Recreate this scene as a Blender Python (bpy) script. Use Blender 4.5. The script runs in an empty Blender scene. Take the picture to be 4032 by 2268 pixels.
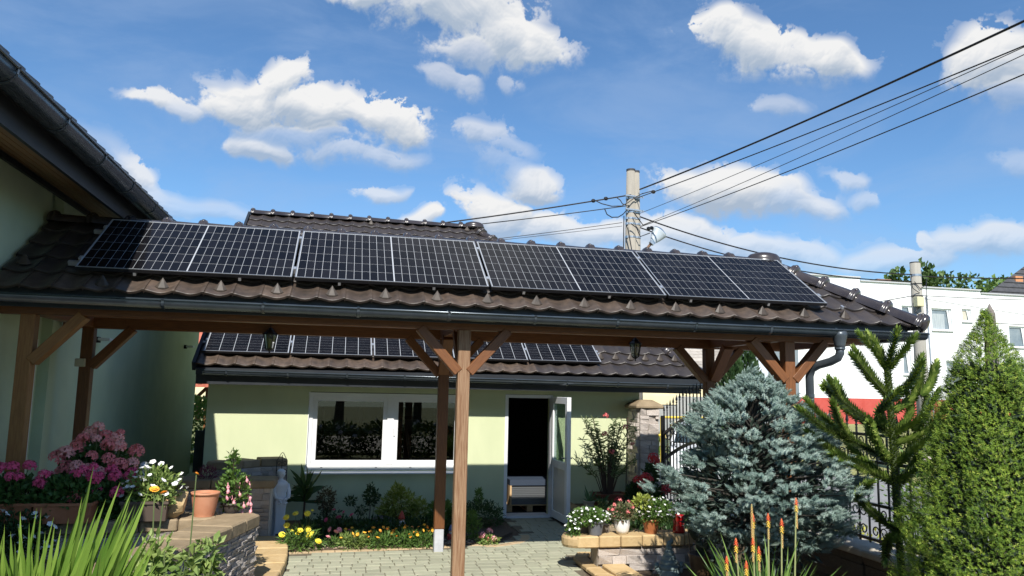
import bpy, bmesh, math, random
import numpy as np
from mathutils import Vector, Matrix, noise as mnoise
R = math.radians
PI = math.pi
rng = random.Random(7)
nrg = np.random.default_rng(7)
scene = bpy.context.scene
COL = scene.collection

# ---------------------------------------------------------------- camera
cam_d = bpy.data.cameras.new('camera')
cam_d.sensor_width = 36.0
cam_d.lens = 27.063
cam_d.clip_start = 0.05
cam_d.clip_end = 2000
cam = bpy.data.objects.new('camera', cam_d)
COL.objects.link(cam)
cr = Vector((0.976108, -0.216346, 0.020183))
cd = Vector((0.047829, 0.123321, -0.991214))
cf = Vector((0.211957, 0.968497, 0.130723))
m = Matrix((cr, -cd, -cf)).transposed().to_4x4()
m.translation = Vector((0, 0, 2.14))
cam.matrix_world = m
scene.camera = cam

# ---------------------------------------------------------------- light
SUN_EL = R(45.8)
SUN_AZ = R(188.7)      # clockwise from +Y: the sun stands behind the camera, a little to the left
world = bpy.data.worlds.new('World')
scene.world = world
world.use_nodes = True
nt = world.node_tree
nt.nodes.clear()


class NB:
    """small node builder"""
    def __init__(self, nt):
        self.nt = nt

    def n(self, t, props=None, **ins):
        nd = self.nt.nodes.new(t)
        for k, v in (props or {}).items():
            setattr(nd, k, v)
        for k, v in ins.items():
            key = int(k[1:]) if k[0] == 'i' and k[1:].isdigit() else k
            s = nd.inputs[key]
            if isinstance(v, bpy.types.NodeSocket):
                self.nt.links.new(v, s)
            else:
                s.default_value = v
        return nd

    def m(self, op, a, b=None, c=None, clamp=False):
        nd = self.nt.nodes.new('ShaderNodeMath')
        nd.operation = op
        nd.use_clamp = clamp
        for i, v in enumerate((a, b, c)):
            if v is None:
                continue
            if isinstance(v, bpy.types.NodeSocket):
                self.nt.links.new(v, nd.inputs[i])
            else:
                nd.inputs[i].default_value = v
        return nd.outputs[0]

    def mr(self, v, a, b, c=0.0, d=1.0, t='SMOOTHSTEP'):
        nd = self.nt.nodes.new('ShaderNodeMapRange')
        nd.interpolation_type = t
        self.nt.links.new(v, nd.inputs[0])
        for i, x in enumerate((a, b, c, d)):
            nd.inputs[i + 1].default_value = x
        return nd.outputs[0]

    def mix(self, f, a, b, blend='MIX'):
        nd = self.nt.nodes.new('ShaderNodeMix')
        nd.data_type = 'RGBA'
        nd.blend_type = blend
        for i, v in ((0, f), (6, a), (7, b)):
            if isinstance(v, bpy.types.NodeSocket):
                self.nt.links.new(v, nd.inputs[i])
            else:
                nd.inputs[i].default_value = v if i == 0 else (*v[:3], 1)
        return nd.outputs[2]


CLOUDS = [(0.1106, 0.4783, 0.1245, 0.039, -0.032, 1.3), (0.2096, 0.4453, 0.0722, 0.0298, -0.318, 1.3), (0.0297, 0.4834, 0.0586, 0.0225, 0.09, 1.1), (0.1502, 0.4318, 0.0701, 0.0262, -0.114, 0.8), (-0.1014, 0.3651, 0.0623, 0.0253, 0.417, 1.3), (-0.0453, 0.3432, 0.1156, 0.0299, -0.032, 1.35), (0.0372, 0.3336, 0.0621, 0.0237, -0.126, 1.1), (-0.1333, 0.3352, 0.0529, 0.028, 0.129, 1.0), (-0.2367, 0.3234, 0.036, 0.0144, 0.06, 0.95), (-0.2084, 0.3151, 0.0258, 0.0129, -0.028, 0.8), (-0.1061, 0.2886, 0.041, 0.0145, -0.031, 0.9), (0.0032, 0.2893, 0.0637, 0.0159, -0.06, 0.7), (-0.0583, 0.3082, 0.0896, 0.0146, -0.004, 0.6), (0.5305, 0.4181, 0.0916, 0.028, -0.232, 1.3), (0.4707, 0.4418, 0.0302, 0.0255, 0.07, 1.15), (0.6116, 0.4063, 0.0518, 0.0219, -0.33, 1.1), (0.559, 0.39, 0.072, 0.0128, -0.109, 0.5), (0.1195, 0.3865, 0.0327, 0.0187, -0.27, 0.7), (0.167, 0.3234, 0.04, 0.015, -0.051, 0.75), (0.2022, 0.3044, 0.0318, 0.0101, -0.31, 0.55), (0.243, 0.2582, 0.0423, 0.0173, -0.074, 0.95), (0.0362, 0.2412, 0.0283, 0.009, 0.145, 0.8), (0.2136, 0.3918, 0.0187, 0.0118, -0.299, 0.6), (0.1946, 0.2866, 0.0316, 0.0173, -0.394, 0.45), (0.7925, 0.3596, 0.045, 0.036, 0.035, 1.2), (0.8057, 0.3257, 0.05, 0.0225, -0.366, 0.55), (0.4926, 0.2453, 0.0906, 0.0255, -0.153, 1.0), (0.5548, 0.2299, 0.0517, 0.0164, -0.166, 0.8), (0.6313, 0.2553, 0.0259, 0.0102, -0.233, 0.7), (0.6523, 0.227, 0.0261, 0.0093, -0.156, 0.6), (0.5411, 0.3492, 0.0315, 0.0112, -0.159, 0.6), (0.8036, 0.2582, 0.0226, 0.0101, -0.336, 0.5), (0.1857, 0.2203, 0.05, 0.0298, -0.146, 1.5), (0.0943, 0.2119, 0.0312, 0.0143, 0.128, 1.1), (0.2728, 0.2023, 0.0628, 0.0236, -0.062, 1.3), (0.3354, 0.2014, 0.0465, 0.0164, -0.006, 1.0), (0.4274, 0.1952, 0.0651, 0.0252, -0.127, 1.3), (0.397, 0.1755, 0.0758, 0.0183, -0.013, 1.1), (0.5108, 0.1771, 0.0335, 0.0148, -0.033, 1.0), (0.5672, 0.1687, 0.0506, 0.0165, -0.15, 0.95), (0.6817, 0.1585, 0.0623, 0.0185, 0.02, 1.1), (0.7216, 0.1756, 0.0112, 0.0154, -0.074, 1.2), (0.774, 0.1659, 0.0453, 0.0166, -0.2, 1.15), (-0.2511, 0.2444, 0.0319, 0.0156, -0.431, 0.9), (-0.212, 0.2169, 0.0441, 0.014, -0.409, 0.75), (-0.1709, 0.2048, 0.0455, 0.0124, -0.268, 0.6), (-0.2964, 0.2602, 0.0326, 0.0116, -0.421, 0.4),
          # the ones outside the frame
          (1.2, 0.42, 0.2, 0.06, 0.1, 1.2), (1.5, 0.22, 0.25, 0.05, 0, 1.1), (-0.9, 0.4, 0.2, 0.06, 0.1, 1.1), (-1.3, 0.2, 0.25, 0.05, 0, 1.2), (0.2, 0.85, 0.25, 0.1, 0.2, 1.0), (2.2, 0.35, 0.3, 0.08, 0, 1.0), (-2.1, 0.35, 0.3, 0.08, 0, 1.0)]


def _hash(ix, iy, k):
    h = (ix.astype(np.int64) * 374761393 + iy.astype(np.int64) * 668265263 + k * 1442695041) & 0x7fffffff
    h = ((h ^ (h >> 13)) * 1274126177) & 0x7fffffff
    h = (h ^ (h >> 16)) & 0xffffff
    return (h / 16777216.0).astype(np.float32)


def vnoise(x, y, k):
    ix, iy = np.floor(x), np.floor(y)
    fx, fy = x - ix, y - iy
    fx, fy = fx * fx * (3 - 2 * fx), fy * fy * (3 - 2 * fy)
    a, b, c, d = _hash(ix, iy, k), _hash(ix + 1, iy, k), _hash(ix, iy + 1, k), _hash(ix + 1, iy + 1, k)
    return (a * (1 - fx) + b * fx) * (1 - fy) + (c * (1 - fx) + d * fx) * fy


def fbm(x, y, sc, octv, k, g=0.52):
    t, a, n = 0.0, 1.0, 0.0
    for i in range(octv):
        t = t + a * vnoise(x * sc + 17.3 * i, y * sc - 9.1 * i, k + i)
        n += a
        a *= g
        sc *= 2.03
    return t / n - 0.5


def worley(x, y, k):
    ix, iy = np.floor(x), np.floor(y)
    best = np.full(x.shape, 9.0, np.float32)
    for dx in (-1, 0, 1):
        for dy in (-1, 0, 1):
            cx, cy = ix + dx, iy + dy
            px, py = cx + _hash(cx, cy, k), cy + _hash(cx, cy, k + 51)
            best = np.minimum(best, (px - x) ** 2 + (py - y) ** 2)
    return np.sqrt(best)


def cloud_maps(a0, a1, e0, e1, W, H):
    """cover and brightness of the clouds over a patch of sky (azimuth, elevation)"""
    u, v = np.meshgrid(np.linspace(a0, a1, W, dtype=np.float32), np.linspace(e0, e1, H, dtype=np.float32))
    wu = u + 0.032 * fbm(u, v, 14, 3, 3) * 2
    wv = v + 0.018 * fbm(u, v, 16, 3, 11) * 2
    F = np.full(u.shape, -9.0, np.float32)
    low = np.zeros(u.shape, np.float32)
    wgt = np.zeros(u.shape, np.float32)
    ww = 0.0
    for az, el, rx, ry, rot, w in CLOUDS:
        c, s = math.cos(rot), math.sin(rot)
        x = ((wu - az) * c + (wv - el) * s) / (rx * 1.08)
        y = (-(wu - az) * s + (wv - el) * c) / (ry * 1.14)
        y2 = np.where(y < 0, y * 1.1, y)
        f = min(w, 1.0) * (1 - np.sqrt(x * x + y2 * y2))
        e = np.exp(np.clip(f * 6, -20, 8))
        low += y * e
        ww = ww + w * e
        wgt += e
        F = np.maximum(F, f)
    low /= wgt
    ww = ww / wgt
    # round billows, larger ones carrying smaller ones
    bil = 0.0
    am, sc = 1.0, 30.0
    for i in range(5):
        d = worley(wu * sc + 3.1 * i + 0.35 * fbm(u, v, sc * .8, 2, 60 + i), wv * sc * 1.15 + 0.35 * fbm(u, v, sc * .8, 2, 70 + i), 90 + 7 * i)
        bil = bil + am * (0.46 - d * d * 0.95)
        am *= 0.56
        sc *= 2.05
    soft = fbm(wu, wv, 20, 8, 29, 0.62)
    fine = fbm(u, v, 70, 6, 41, 0.68)
    top = np.clip(0.5 + low * 0.9, 0, 1)
    T = F * 1.02 + 0.44 * bil * (0.45 + 0.55 * top) + 1.55 * soft + 0.75 * fine + 0.0
    edge = 0.12 + 0.60 * (1 - top) + 0.35 * np.clip(fbm(u, v, 8, 3, 77) + 0.1, 0, 1)
    cover = np.clip((T + 0.02) / edge, 0, 1)
    cover = cover * cover * (3 - 2 * cover)

    def blur(a, k):
        for ax in (0, 1):
            p = np.pad(a, [(k, k) if q == ax else (0, 0) for q in (0, 1)], mode='edge')
            cs = np.cumsum(p, axis=ax, dtype=np.float64)
            if ax == 0:
                a = (cs[2 * k:] - np.vstack([np.zeros((1, cs.shape[1])), cs[:-2 * k - 1]]))[:a.shape[0]] / (2 * k + 1)
            else:
                a = (cs[:, 2 * k:] - np.hstack([np.zeros((cs.shape[0], 1)), cs[:, :-2 * k - 1]]))[:, :a.shape[1]] / (2 * k + 1)
        return a.astype(np.float32)

    hpx = (e1 - e0) / H
    k1 = max(1, int(0.0009 / hpx))
    body = blur(F * 0.40 + 0.50 * bil + 0.75 * soft + 0.15 * fine, k1)
    gy, gx = np.gradient(body, hpx)
    relief = -gy * 0.0085 + gx * 0.0030
    relief = relief / (1 + np.abs(relief) * 1.8)
    k2 = max(1, int(0.006 / hpx))
    big = blur(blur(F * 0.6 + 0.5 * bil, k2), k2)
    gy, gx = np.gradient(big, hpx)
    relief = relief * 0.75 + np.clip(-gy * 0.012 + gx * 0.004, -.6, .6)
    # how much cloud lies above each point
    ab = np.zeros_like(T)
    for st, wt in ((0.008, .25), (0.018, .3), (0.032, .25), (0.05, .2)):
        k = max(1, int(st / hpx))
        sh = np.zeros_like(T)
        sh[:-k] = cover[k:]
        ab += wt * sh
    ab = blur(ab, max(1, int(0.004 / hpx)))
    br = 1.04 - 0.50 * ab * np.clip(0.62 - 0.75 * low, 0.15, 1.2) + 0.30 * relief
    br = np.clip(br + 0.02, 0.5, 1.10)
    hz = np.clip((v - 0.09) / 0.14, 0.32, 1.0)
    thin = hz * np.clip(F * 2.2 + 0.75, 0.15, 1.0) * np.clip(ww, 0.2, 1.0) ** 1.8
    return (cover * thin).astype(np.float32), br.astype(np.float32)


def cloud_image(nm, rect, W, H):
    cov, br = cloud_maps(*rect, W, H)
    im = bpy.data.images.new(nm, W, H, float_buffer=True)
    im.colorspace_settings.name = 'Non-Color'
    buf = np.zeros((H, W, 4), np.float32)
    buf[..., 0] = cov
    buf[..., 1] = br
    buf[..., 3] = 1
    im.pixels.foreach_set(buf.ravel())
    im.update()
    return im


def build_world():
    b = NB(nt)
    sky = b.n('ShaderNodeTexSky', dict(sky_type='NISHITA', sun_disc=False, sun_elevation=SUN_EL, sun_rotation=SUN_AZ,
                                      altitude=200, air_density=1.0, dust_density=0.4, ozone_density=1.5))
    tc = b.n('ShaderNodeTexCoord')
    sp = b.n('ShaderNodeSeparateXYZ', Vector=tc.outputs['Generated'])
    az = b.m('ARCTAN2', sp.outputs[0], sp.outputs[1])
    el = b.m('ARCSINE', sp.outputs[2])
    near = (-0.60, 1.10, 0.0, 0.66)
    wide = (-PI, PI, 0.0, PI / 2)
    outs = []
    for nm, rc, W, H in (('clouds_front', near, 2176, 845), ('clouds_all_round', wide, 1024, 256)):
        im = cloud_image(nm, rc, W, H)
        uv = b.n('ShaderNodeCombineXYZ', X=b.mr(az, rc[0], rc[1], t='LINEAR'), Y=b.mr(el, rc[2], rc[3], t='LINEAR'), Z=0.0).outputs[0]
        tx = b.n('ShaderNodeTexImage', dict(image=im, interpolation='Linear', extension='EXTEND'), Vector=uv)
        outs.append(tx.outputs[0])
    ins = b.m('MULTIPLY', b.m('MULTIPLY', b.m('GREATER_THAN', az, near[0]), b.m('LESS_THAN', az, near[1])), b.m('LESS_THAN', el, near[3]))
    cm = b.mix(ins, outs[1], outs[0])
    cs = b.n('ShaderNodeSeparateColor', Color=cm)
    a = b.m('MULTIPLY', cs.outputs[0], b.m('GREATER_THAN', el, 0.0))
    st = b.n('ShaderNodeCombineXYZ', X=az, Y=b.m('MULTIPLY', el, 2.6), Z=0.0).outputs[0]
    vn = b.n('ShaderNodeTexNoise', Vector=st, Scale=3.4, Detail=6.0, Roughness=0.6, Distortion=0.6)
    veil = b.m('MULTIPLY', b.mr(vn.outputs['Fac'], 0.40, 0.72, 0.0, 0.34), b.mr(el, -0.02, 0.02))
    ccol = b.mix(b.mr(cs.outputs[1], 0.55, 1.05, t='LINEAR'), (0.46, 0.56, 0.70), (1.0, 1.0, 1.0))
    skc = b.mix(1.0, sky.outputs[0], (0.66, 0.92, 1.12), 'MULTIPLY')
    bg1 = b.n('ShaderNodeBackground', Color=skc, Strength=0.102)
    bg2 = b.n('ShaderNodeBackground', Color=ccol, Strength=0.67)
    bg3 = b.n('ShaderNodeBackground', Color=(0.42, 0.58, 0.86, 1), Strength=0.66)
    m0 = b.n('ShaderNodeMixShader', i0=veil, i1=bg1.outputs[0], i2=bg3.outputs[0])
    m1 = b.n('ShaderNodeMixShader', i0=a, i1=m0.outputs[0], i2=bg2.outputs[0])
    b.n('ShaderNodeOutputWorld', Surface=m1.outputs[0])


build_world()
sun_d = bpy.data.lights.new('sun', 'SUN')
sun_d.energy = 5.0
sun_d.angle = R(0.53)
sun_d.color = (1.0, 0.95, 0.86)
sun = bpy.data.objects.new('sun', sun_d)
COL.objects.link(sun)
sd = Vector((math.sin(SUN_AZ) * math.cos(SUN_EL), math.cos(SUN_AZ) * math.cos(SUN_EL), math.sin(SUN_EL)))
sun.rotation_euler = sd.to_track_quat('Z', 'Y').to_euler()
sun.location = sd * 40
scene.view_settings.view_transform = 'Standard'
scene.view_settings.look = 'None'
scene.view_settings.exposure = 0.42
scene.view_settings.gamma = 1.0
scene.view_settings.use_curve_mapping = False
scene.render.engine = 'CYCLES'
scene.cycles.transparent_max_bounces = 12


# ---------------------------------------------------------------- materials
def lin(h):
    h = h.lstrip('#')
    o = []
    for i in (0, 2, 4):
        c = int(h[i:i + 2], 16) / 255
        o.append(c / 12.92 if c <= 0.04045 else ((c + 0.055) / 1.055) ** 2.4)
    return tuple(o)


MATS = {}


def mat(name, c, rough=0.6, c2=None, ns=6.0, nmix=0.5, bump=0.0, bs=60.0, metal=0.0, rnd=0.0, stretch=None, coat=0.0, trans=0.0, spec=0.5, sheen=0.0, detail=5.0):
    """principled material: two colours mixed by noise, per-object brightness change, fine relief"""
    if name in MATS:
        return MATS[name]
    mt = bpy.data.materials.new(name)
    mt.use_nodes = True
    t = mt.node_tree
    bs_ = t.nodes['Principled BSDF']
    b = NB(t)
    c = c if not isinstance(c, str) else lin(c)
    c2 = c if c2 is None else (lin(c2) if isinstance(c2, str) else c2)
    tc = b.n('ShaderNodeTexCoord')
    vec = tc.outputs['Object']
    if stretch:
        vec = b.n('ShaderNodeMapping', Vector=vec, Scale=stretch).outputs[0]
    info = b.n('ShaderNodeObjectInfo')
    offs = b.n('ShaderNodeVectorMath', dict(operation='SCALE'), i0=(13.1, 7.7, 3.3), Scale=info.outputs['Random']).outputs[0]
    vec = b.n('ShaderNodeVectorMath', dict(operation='ADD'), i0=vec, i1=offs).outputs[0]
    no = b.n('ShaderNodeTexNoise', Vector=vec, Scale=ns, Detail=detail, Roughness=0.6)
    f = b.mr(no.outputs['Fac'], 0.5 - nmix * 0.4, 0.5 + nmix * 0.4)
    col = b.mix(f, c, c2)
    if rnd:
        k = b.m('MULTIPLY_ADD', info.outputs['Random'], 2 * rnd, 1 - rnd)
        col = b.n('ShaderNodeHueSaturation', Color=col, Value=k, Saturation=1.0).outputs[0]
    t.links.new(col, bs_.inputs['Base Color'])
    bs_.inputs['Roughness'].default_value = rough
    bs_.inputs['Metallic'].default_value = metal
    bs_.inputs['Specular IOR Level'].default_value = spec
    if coat:
        bs_.inputs['Coat Weight'].default_value = coat
        bs_.inputs['Coat Roughness'].default_value = 0.12
    if sheen:
        bs_.inputs['Sheen Weight'].default_value = sheen
    if bump:
        nb = b.n('ShaderNodeTexNoise', Vector=vec, Scale=bs, Detail=4.0)
        bp = b.n('ShaderNodeBump', Height=nb.outputs['Fac'], Strength=1.0, Distance=bump)
        t.links.new(bp.outputs[0], bs_.inputs['Normal'])
    if trans:
        tr = b.n('ShaderNodeBsdfTranslucent', Color=b.mix(0.35, col, (0.6, 0.9, 0.1)))
        mx = b.n('ShaderNodeMixShader', i0=trans, i1=bs_.outputs[0], i2=tr.outputs[0])
        t.links.new(mx.outputs[0], t.nodes['Material Output'].inputs['Surface'])
    MATS[name] = mt
    return mt


def glass(name, tint=(0.9, 0.95, 0.95), rough=0.0, clear=0.9, k=1.3):
    if name in MATS:
        return MATS[name]
    mt = bpy.data.materials.new(name)
    mt.use_nodes = True
    t = mt.node_tree
    t.nodes.clear()
    b = NB(t)
    fr = b.n('ShaderNodeFresnel', IOR=1.5)
    tr = b.n('ShaderNodeBsdfTransparent', Color=(*[x * clear for x in tint], 1))
    gl = b.n('ShaderNodeBsdfGlossy', Color=(1, 1, 1, 1), Roughness=rough)
    k = b.m('MULTIPLY', fr.outputs[0], k, clamp=True)
    mx = b.n('ShaderNodeMixShader', i0=k, i1=tr.outputs[0], i2=gl.outputs[0])
    b.n('ShaderNodeOutputMaterial', Surface=mx.outputs[0])
    MATS[name] = mt
    return mt


# ---------------------------------------------------------------- object helpers
def link(name, me, mt=None, parent=None, kind=None, label=None):
    o = bpy.data.objects.new(name, me)
    COL.objects.link(o)
    if mt is not None and len(me.materials) == 0:
        me.materials.append(mt)
    if parent is not None:
        o.parent = parent
    if kind:
        o['kind'] = kind
    if label:
        o['label'] = label
    return o


def thing(name, label, cat, loc=(0, 0, 0), rz=0.0, group=None):
    o = bpy.data.objects.new(name, None)
    o.empty_display_size = 0.1
    COL.objects.link(o)
    o.location = loc
    o.rotation_euler = (0, 0, rz)
    o['label'] = label
    o['category'] = cat
    if group:
        o['group'] = group
    return o


def tag(o, label, cat, group=None):
    o['label'] = label
    o['category'] = cat
    if group:
        o['group'] = group
    return o


def mesh(name, vs, fs, smooth=False):
    me = bpy.data.meshes.new(name)
    me.from_pydata([tuple(v) for v in vs], [], fs)
    me.update()
    if smooth:
        me.polygons.foreach_set('use_smooth', [True] * len(me.polygons))
    return me


class MB:
    """collects shapes of ONE mesh"""
    def __init__(self):
        self.v = []
        self.f = []

    def add(self, vs, fs):
        o = len(self.v)
        self.v += [tuple(v) for v in vs]
        self.f += [tuple(i + o for i in f) for f in fs]
        return self

    def box(self, x0, x1, y0, y1, z0, z1):
        v = [(x, y, z) for z in (z0, z1) for y in (y0, y1) for x in (x0, x1)]
        f = [(0, 2, 3, 1), (4, 5, 7, 6), (0, 1, 5, 4), (2, 6, 7, 3), (0, 4, 6, 2), (1, 3, 7, 5)]
        return self.add(v, f)

    def bar(self, p0, p1, w, h=None, up=(0, 0, 1)):
        p0, p1 = Vector(p0), Vector(p1)
        h = h or w
        d = (p1 - p0).normalized()
        u = Vector(up)
        if abs(d.dot(u)) > 0.98:
            u = Vector((0, 1, 0))
        s = d.cross(u).normalized()
        u = s.cross(d)
        v = []
        for p in (p0, p1):
            for a, c in ((-1, -1), (1, -1), (1, 1), (-1, 1)):
                v.append(p + s * a * w / 2 + u * c * h / 2)
        return self.add(v, [(0, 1, 2, 3), (7, 6, 5, 4), (0, 4, 5, 1), (1, 5, 6, 2), (2, 6, 7, 3), (3, 7, 4, 0)])

    def tube(self, pts, rad, n=8, cap=True):
        pts = [Vector(p) for p in pts]
        rs = rad if isinstance(rad, (list, tuple)) else [rad] * len(pts)
        o = []
        prev = None
        for i, p in enumerate(pts):
            d = (pts[min(i + 1, len(pts) - 1)] - pts[max(i - 1, 0)])
            d = d.normalized() if d.length > 1e-9 else Vector((0, 0, 1))
            if prev is None:
                u = Vector((0, 0, 1)) if abs(d.z) < 0.9 else Vector((1, 0, 0))
                s = d.cross(u).normalized()
            else:
                s = (prev - d * prev.dot(d)).normalized()
            prev = s
            t = d.cross(s)
            for k in range(n):
                a = 2 * PI * k / n
                o.append(p + (s * math.cos(a) + t * math.sin(a)) * rs[i])
        f = []
        for i in range(len(pts) - 1):
            for k in range(n):
                k2 = (k + 1) % n
                f.append((i * n + k, i * n + k2, (i + 1) * n + k2, (i + 1) * n + k))
        if cap:
            f.append(tuple(range(n))[::-1])
            f.append(tuple((len(pts) - 1) * n + k for k in range(n)))
        return self.add(o, f)

    def lathe(self, prof, n=16, c=(0, 0, 0), sx=1.0, sy=1.0):
        v = []
        for r, z in prof:
            for k in range(n):
                a = 2 * PI * k / n
                v.append((c[0] + r * sx * math.cos(a), c[1] + r * sy * math.sin(a), c[2] + z))
        f = []
        for i in range(len(prof) - 1):
            for k in range(n):
                k2 = (k + 1) % n
                f.append((i * n + k, i * n + k2, (i + 1) * n + k2, (i + 1) * n + k))
        if prof[0][0] > 1e-6:
            f.append(tuple(range(n))[::-1])
        if prof[-1][0] > 1e-6:
            f.append(tuple((len(prof) - 1) * n + k for k in range(n)))
        return self.add(v, f)

    def ball(self, c, rx, ry=None, rz=None, n=10, m_=6):
        ry = ry or rx
        rz = rz or rx
        prof = [(math.sin(PI * i / m_), -math.cos(PI * i / m_)) for i in range(m_ + 1)]
        v = []
        for r, z in prof:
            for k in range(n):
                a = 2 * PI * k / n
                v.append((c[0] + r * rx * math.cos(a), c[1] + r * ry * math.sin(a), c[2] + z * rz))
        f = []
        for i in range(m_):
            for k in range(n):
                k2 = (k + 1) % n
                f.append((i * n + k, i * n + k2, (i + 1) * n + k2, (i + 1) * n + k))
        return self.add(v, f)

    def prism(self, poly, z0, z1):
        """horizontal polygon (counter-clockwise) extruded in z"""
        n = len(poly)
        v = [(x, y, z0) for x, y in poly] + [(x, y, z1) for x, y in poly]
        f = [tuple(range(n))[::-1], tuple(range(n, 2 * n))]
        f += [(i, (i + 1) % n, n + (i + 1) % n, n + i) for i in range(n)]
        return self.add(v, f)

    def me(self, name, smooth=False):
        return mesh(name, self.v, self.f, smooth)

    def obj(self, name, mt, parent=None, smooth=False, bevel=0.0, **k):
        me = self.me(name, smooth)
        if bevel:
            bm = bmesh.new()
            bm.from_mesh(me)
            es = [e for e in bm.edges if len(e.link_faces) == 2 and e.calc_face_angle(0) > 0.5]
            bmesh.ops.bevel(bm, geom=es, offset=bevel, segments=1, affect='EDGES', profile=0.5)
            bm.to_mesh(me)
            bm.free()
        return link(name, me, mt, parent, **k)


def beam(name, p0, p1, w, h, mt, parent, up=(0, 0, 1), bevel=0.006):
    """a timber whose own z axis runs along the grain"""
    p0, p1 = Vector(p0), Vector(p1)
    d = p1 - p0
    L = d.length
    z = d.normalized()
    u = Vector(up)
    if abs(z.dot(u)) > 0.98:
        u = Vector((0, 1, 0))
    x = z.cross(u).normalized()
    y = z.cross(x) * -1
    y = z.cross(x)
    o = MB().box(-w / 2, w / 2, -h / 2, h / 2, 0, L).obj(name, mt, parent, bevel=bevel)
    M = Matrix((x, y, z)).transposed().to_4x4()
    M.translation = p0
    o.matrix_local = M
    return o


def place(name, me, parent, loc, rot=None, scale=None, mt=None, **k):
    o = link(name, me, mt, parent, **k)
    if isinstance(rot, Matrix):
        M = rot.to_4x4()
        M.translation = Vector(loc)
        o.matrix_local = M
        if scale:
            o.scale = scale
    else:
        o.location = loc
        if rot:
            o.rotation_euler = rot
        if scale:
            o.scale = scale
    return o


def copy_tree(o, parent=None):
    c = o.copy()
    COL.objects.link(c)
    c.parent = parent
    for ch in list(o.children):
        copy_tree(ch, c)
    return c

# ---------------------------------------------------------------- shared materials
M_tile = mat('roof_tile', (0.026, 0.021, 0.020), 0.42, (0.046, 0.037, 0.033), ns=9, nmix=0.9, bump=0.0015, bs=90, rnd=0.22, spec=0.7)
M_tile_old = mat('roof_tile_brown', (0.024, 0.017, 0.013), 0.5, (0.098, 0.068, 0.050), ns=11, nmix=1.0, bump=0.002, bs=70, rnd=0.3, spec=0.6)
M_ridge = mat('ridge_tile_glazed', (0.035, 0.029, 0.030), 0.26, (0.05, 0.042, 0.04), ns=6, bump=0.0006, bs=40, rnd=0.15, spec=0.8)
M_gutter = mat('gutter_metal', (0.060, 0.078, 0.096), 0.25, (0.085, 0.105, 0.125), ns=5, metal=0.45, spec=0.8)
M_fascia = mat('fascia_dark', (0.012, 0.016, 0.024), 0.5, (0.02, 0.024, 0.03), ns=4)
M_wood = mat('stained_timber', (0.105, 0.036, 0.011), 0.5, (0.22, 0.086, 0.026), ns=9, nmix=0.9, stretch=(9, 9, 0.7), bump=0.002, bs=22, rnd=0.12)
M_wood_w = mat('weathered_timber', (0.16, 0.065, 0.024), 0.7, (0.38, 0.25, 0.15), ns=10, nmix=0.75, stretch=(14, 14, 0.45), bump=0.004, bs=20)
M_wood_l = mat('honey_timber', (0.20, 0.080, 0.022), 0.55, (0.33, 0.155, 0.048), ns=9, nmix=0.8, stretch=(9, 9, 0.7), bump=0.002, bs=22)
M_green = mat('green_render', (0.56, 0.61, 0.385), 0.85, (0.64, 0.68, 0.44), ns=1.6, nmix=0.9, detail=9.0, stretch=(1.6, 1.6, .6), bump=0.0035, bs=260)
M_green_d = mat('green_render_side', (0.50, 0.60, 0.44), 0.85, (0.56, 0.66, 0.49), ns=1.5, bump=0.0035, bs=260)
M_white = mat('white_plastic', (0.80, 0.81, 0.82), 0.32, (0.76, 0.77, 0.79), ns=3)
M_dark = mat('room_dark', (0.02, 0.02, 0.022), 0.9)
M_floor = mat('room_floor', (0.10, 0.085, 0.07), 0.8)
M_zinc = mat('zinc', (0.55, 0.57, 0.60), 0.35, (0.42, 0.45, 0.48), ns=20, metal=0.8)
M_alu = mat('aluminium', (0.72, 0.74, 0.76), 0.34, metal=0.8)
M_black = mat('black_metal', (0.012, 0.012, 0.014), 0.4, (0.03, 0.028, 0.03), ns=30, metal=0.3)
M_soil = mat('soil', (0.060, 0.040, 0.026), 0.95, (0.13, 0.095, 0.065), ns=28, nmix=1.0, bump=0.02, bs=45)
M_grass = mat('grass_ground', (0.10, 0.14, 0.035), 0.9, (0.22, 0.21, 0.08), ns=3, nmix=1.0, bump=0.03, bs=30)
M_paver = mat('paver_concrete', (0.30, 0.315, 0.225), 0.85, (0.37, 0.36, 0.27), ns=8, nmix=1.0, bump=0.0025, bs=160, rnd=0.12)
M_paver_w = mat('paver_warm', (0.42, 0.31, 0.18), 0.85, (0.50, 0.38, 0.24), ns=7, nmix=1.0, bump=0.003, bs=120, rnd=0.12)
M_joint = mat('joint_sand', (0.10, 0.085, 0.06), 0.95, (0.15, 0.13, 0.09), ns=30)
M_sand = mat('sandstone_cap', (0.42, 0.285, 0.13), 0.75, (0.55, 0.41, 0.225), ns=6, nmix=1.0, bump=0.006, bs=26, rnd=0.14)
M_sand_d = mat('sandstone_weathered', (0.20, 0.15, 0.09), 0.85, (0.34, 0.26, 0.165), ns=6, nmix=1.0, bump=0.006, bs=26, rnd=0.12)
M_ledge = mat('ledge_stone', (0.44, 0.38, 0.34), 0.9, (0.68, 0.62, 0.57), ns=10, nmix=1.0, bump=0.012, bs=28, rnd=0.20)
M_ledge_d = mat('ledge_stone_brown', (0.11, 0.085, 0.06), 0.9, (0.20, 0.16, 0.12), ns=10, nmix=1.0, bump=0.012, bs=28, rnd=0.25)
M_mortar = mat('mortar', (0.26, 0.23, 0.20), 0.95, (0.34, 0.31, 0.27), ns=20)
M_conc = mat('pole_concrete', (0.24, 0.22, 0.185), 0.9, (0.36, 0.33, 0.28), ns=3, nmix=1.0, stretch=(3, 3, 0.5), bump=0.004, bs=40)
M_terra = mat('terracotta', (0.44, 0.17, 0.085), 0.75, (0.56, 0.27, 0.16), ns=7, nmix=0.9, bump=0.001, bs=60)
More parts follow.
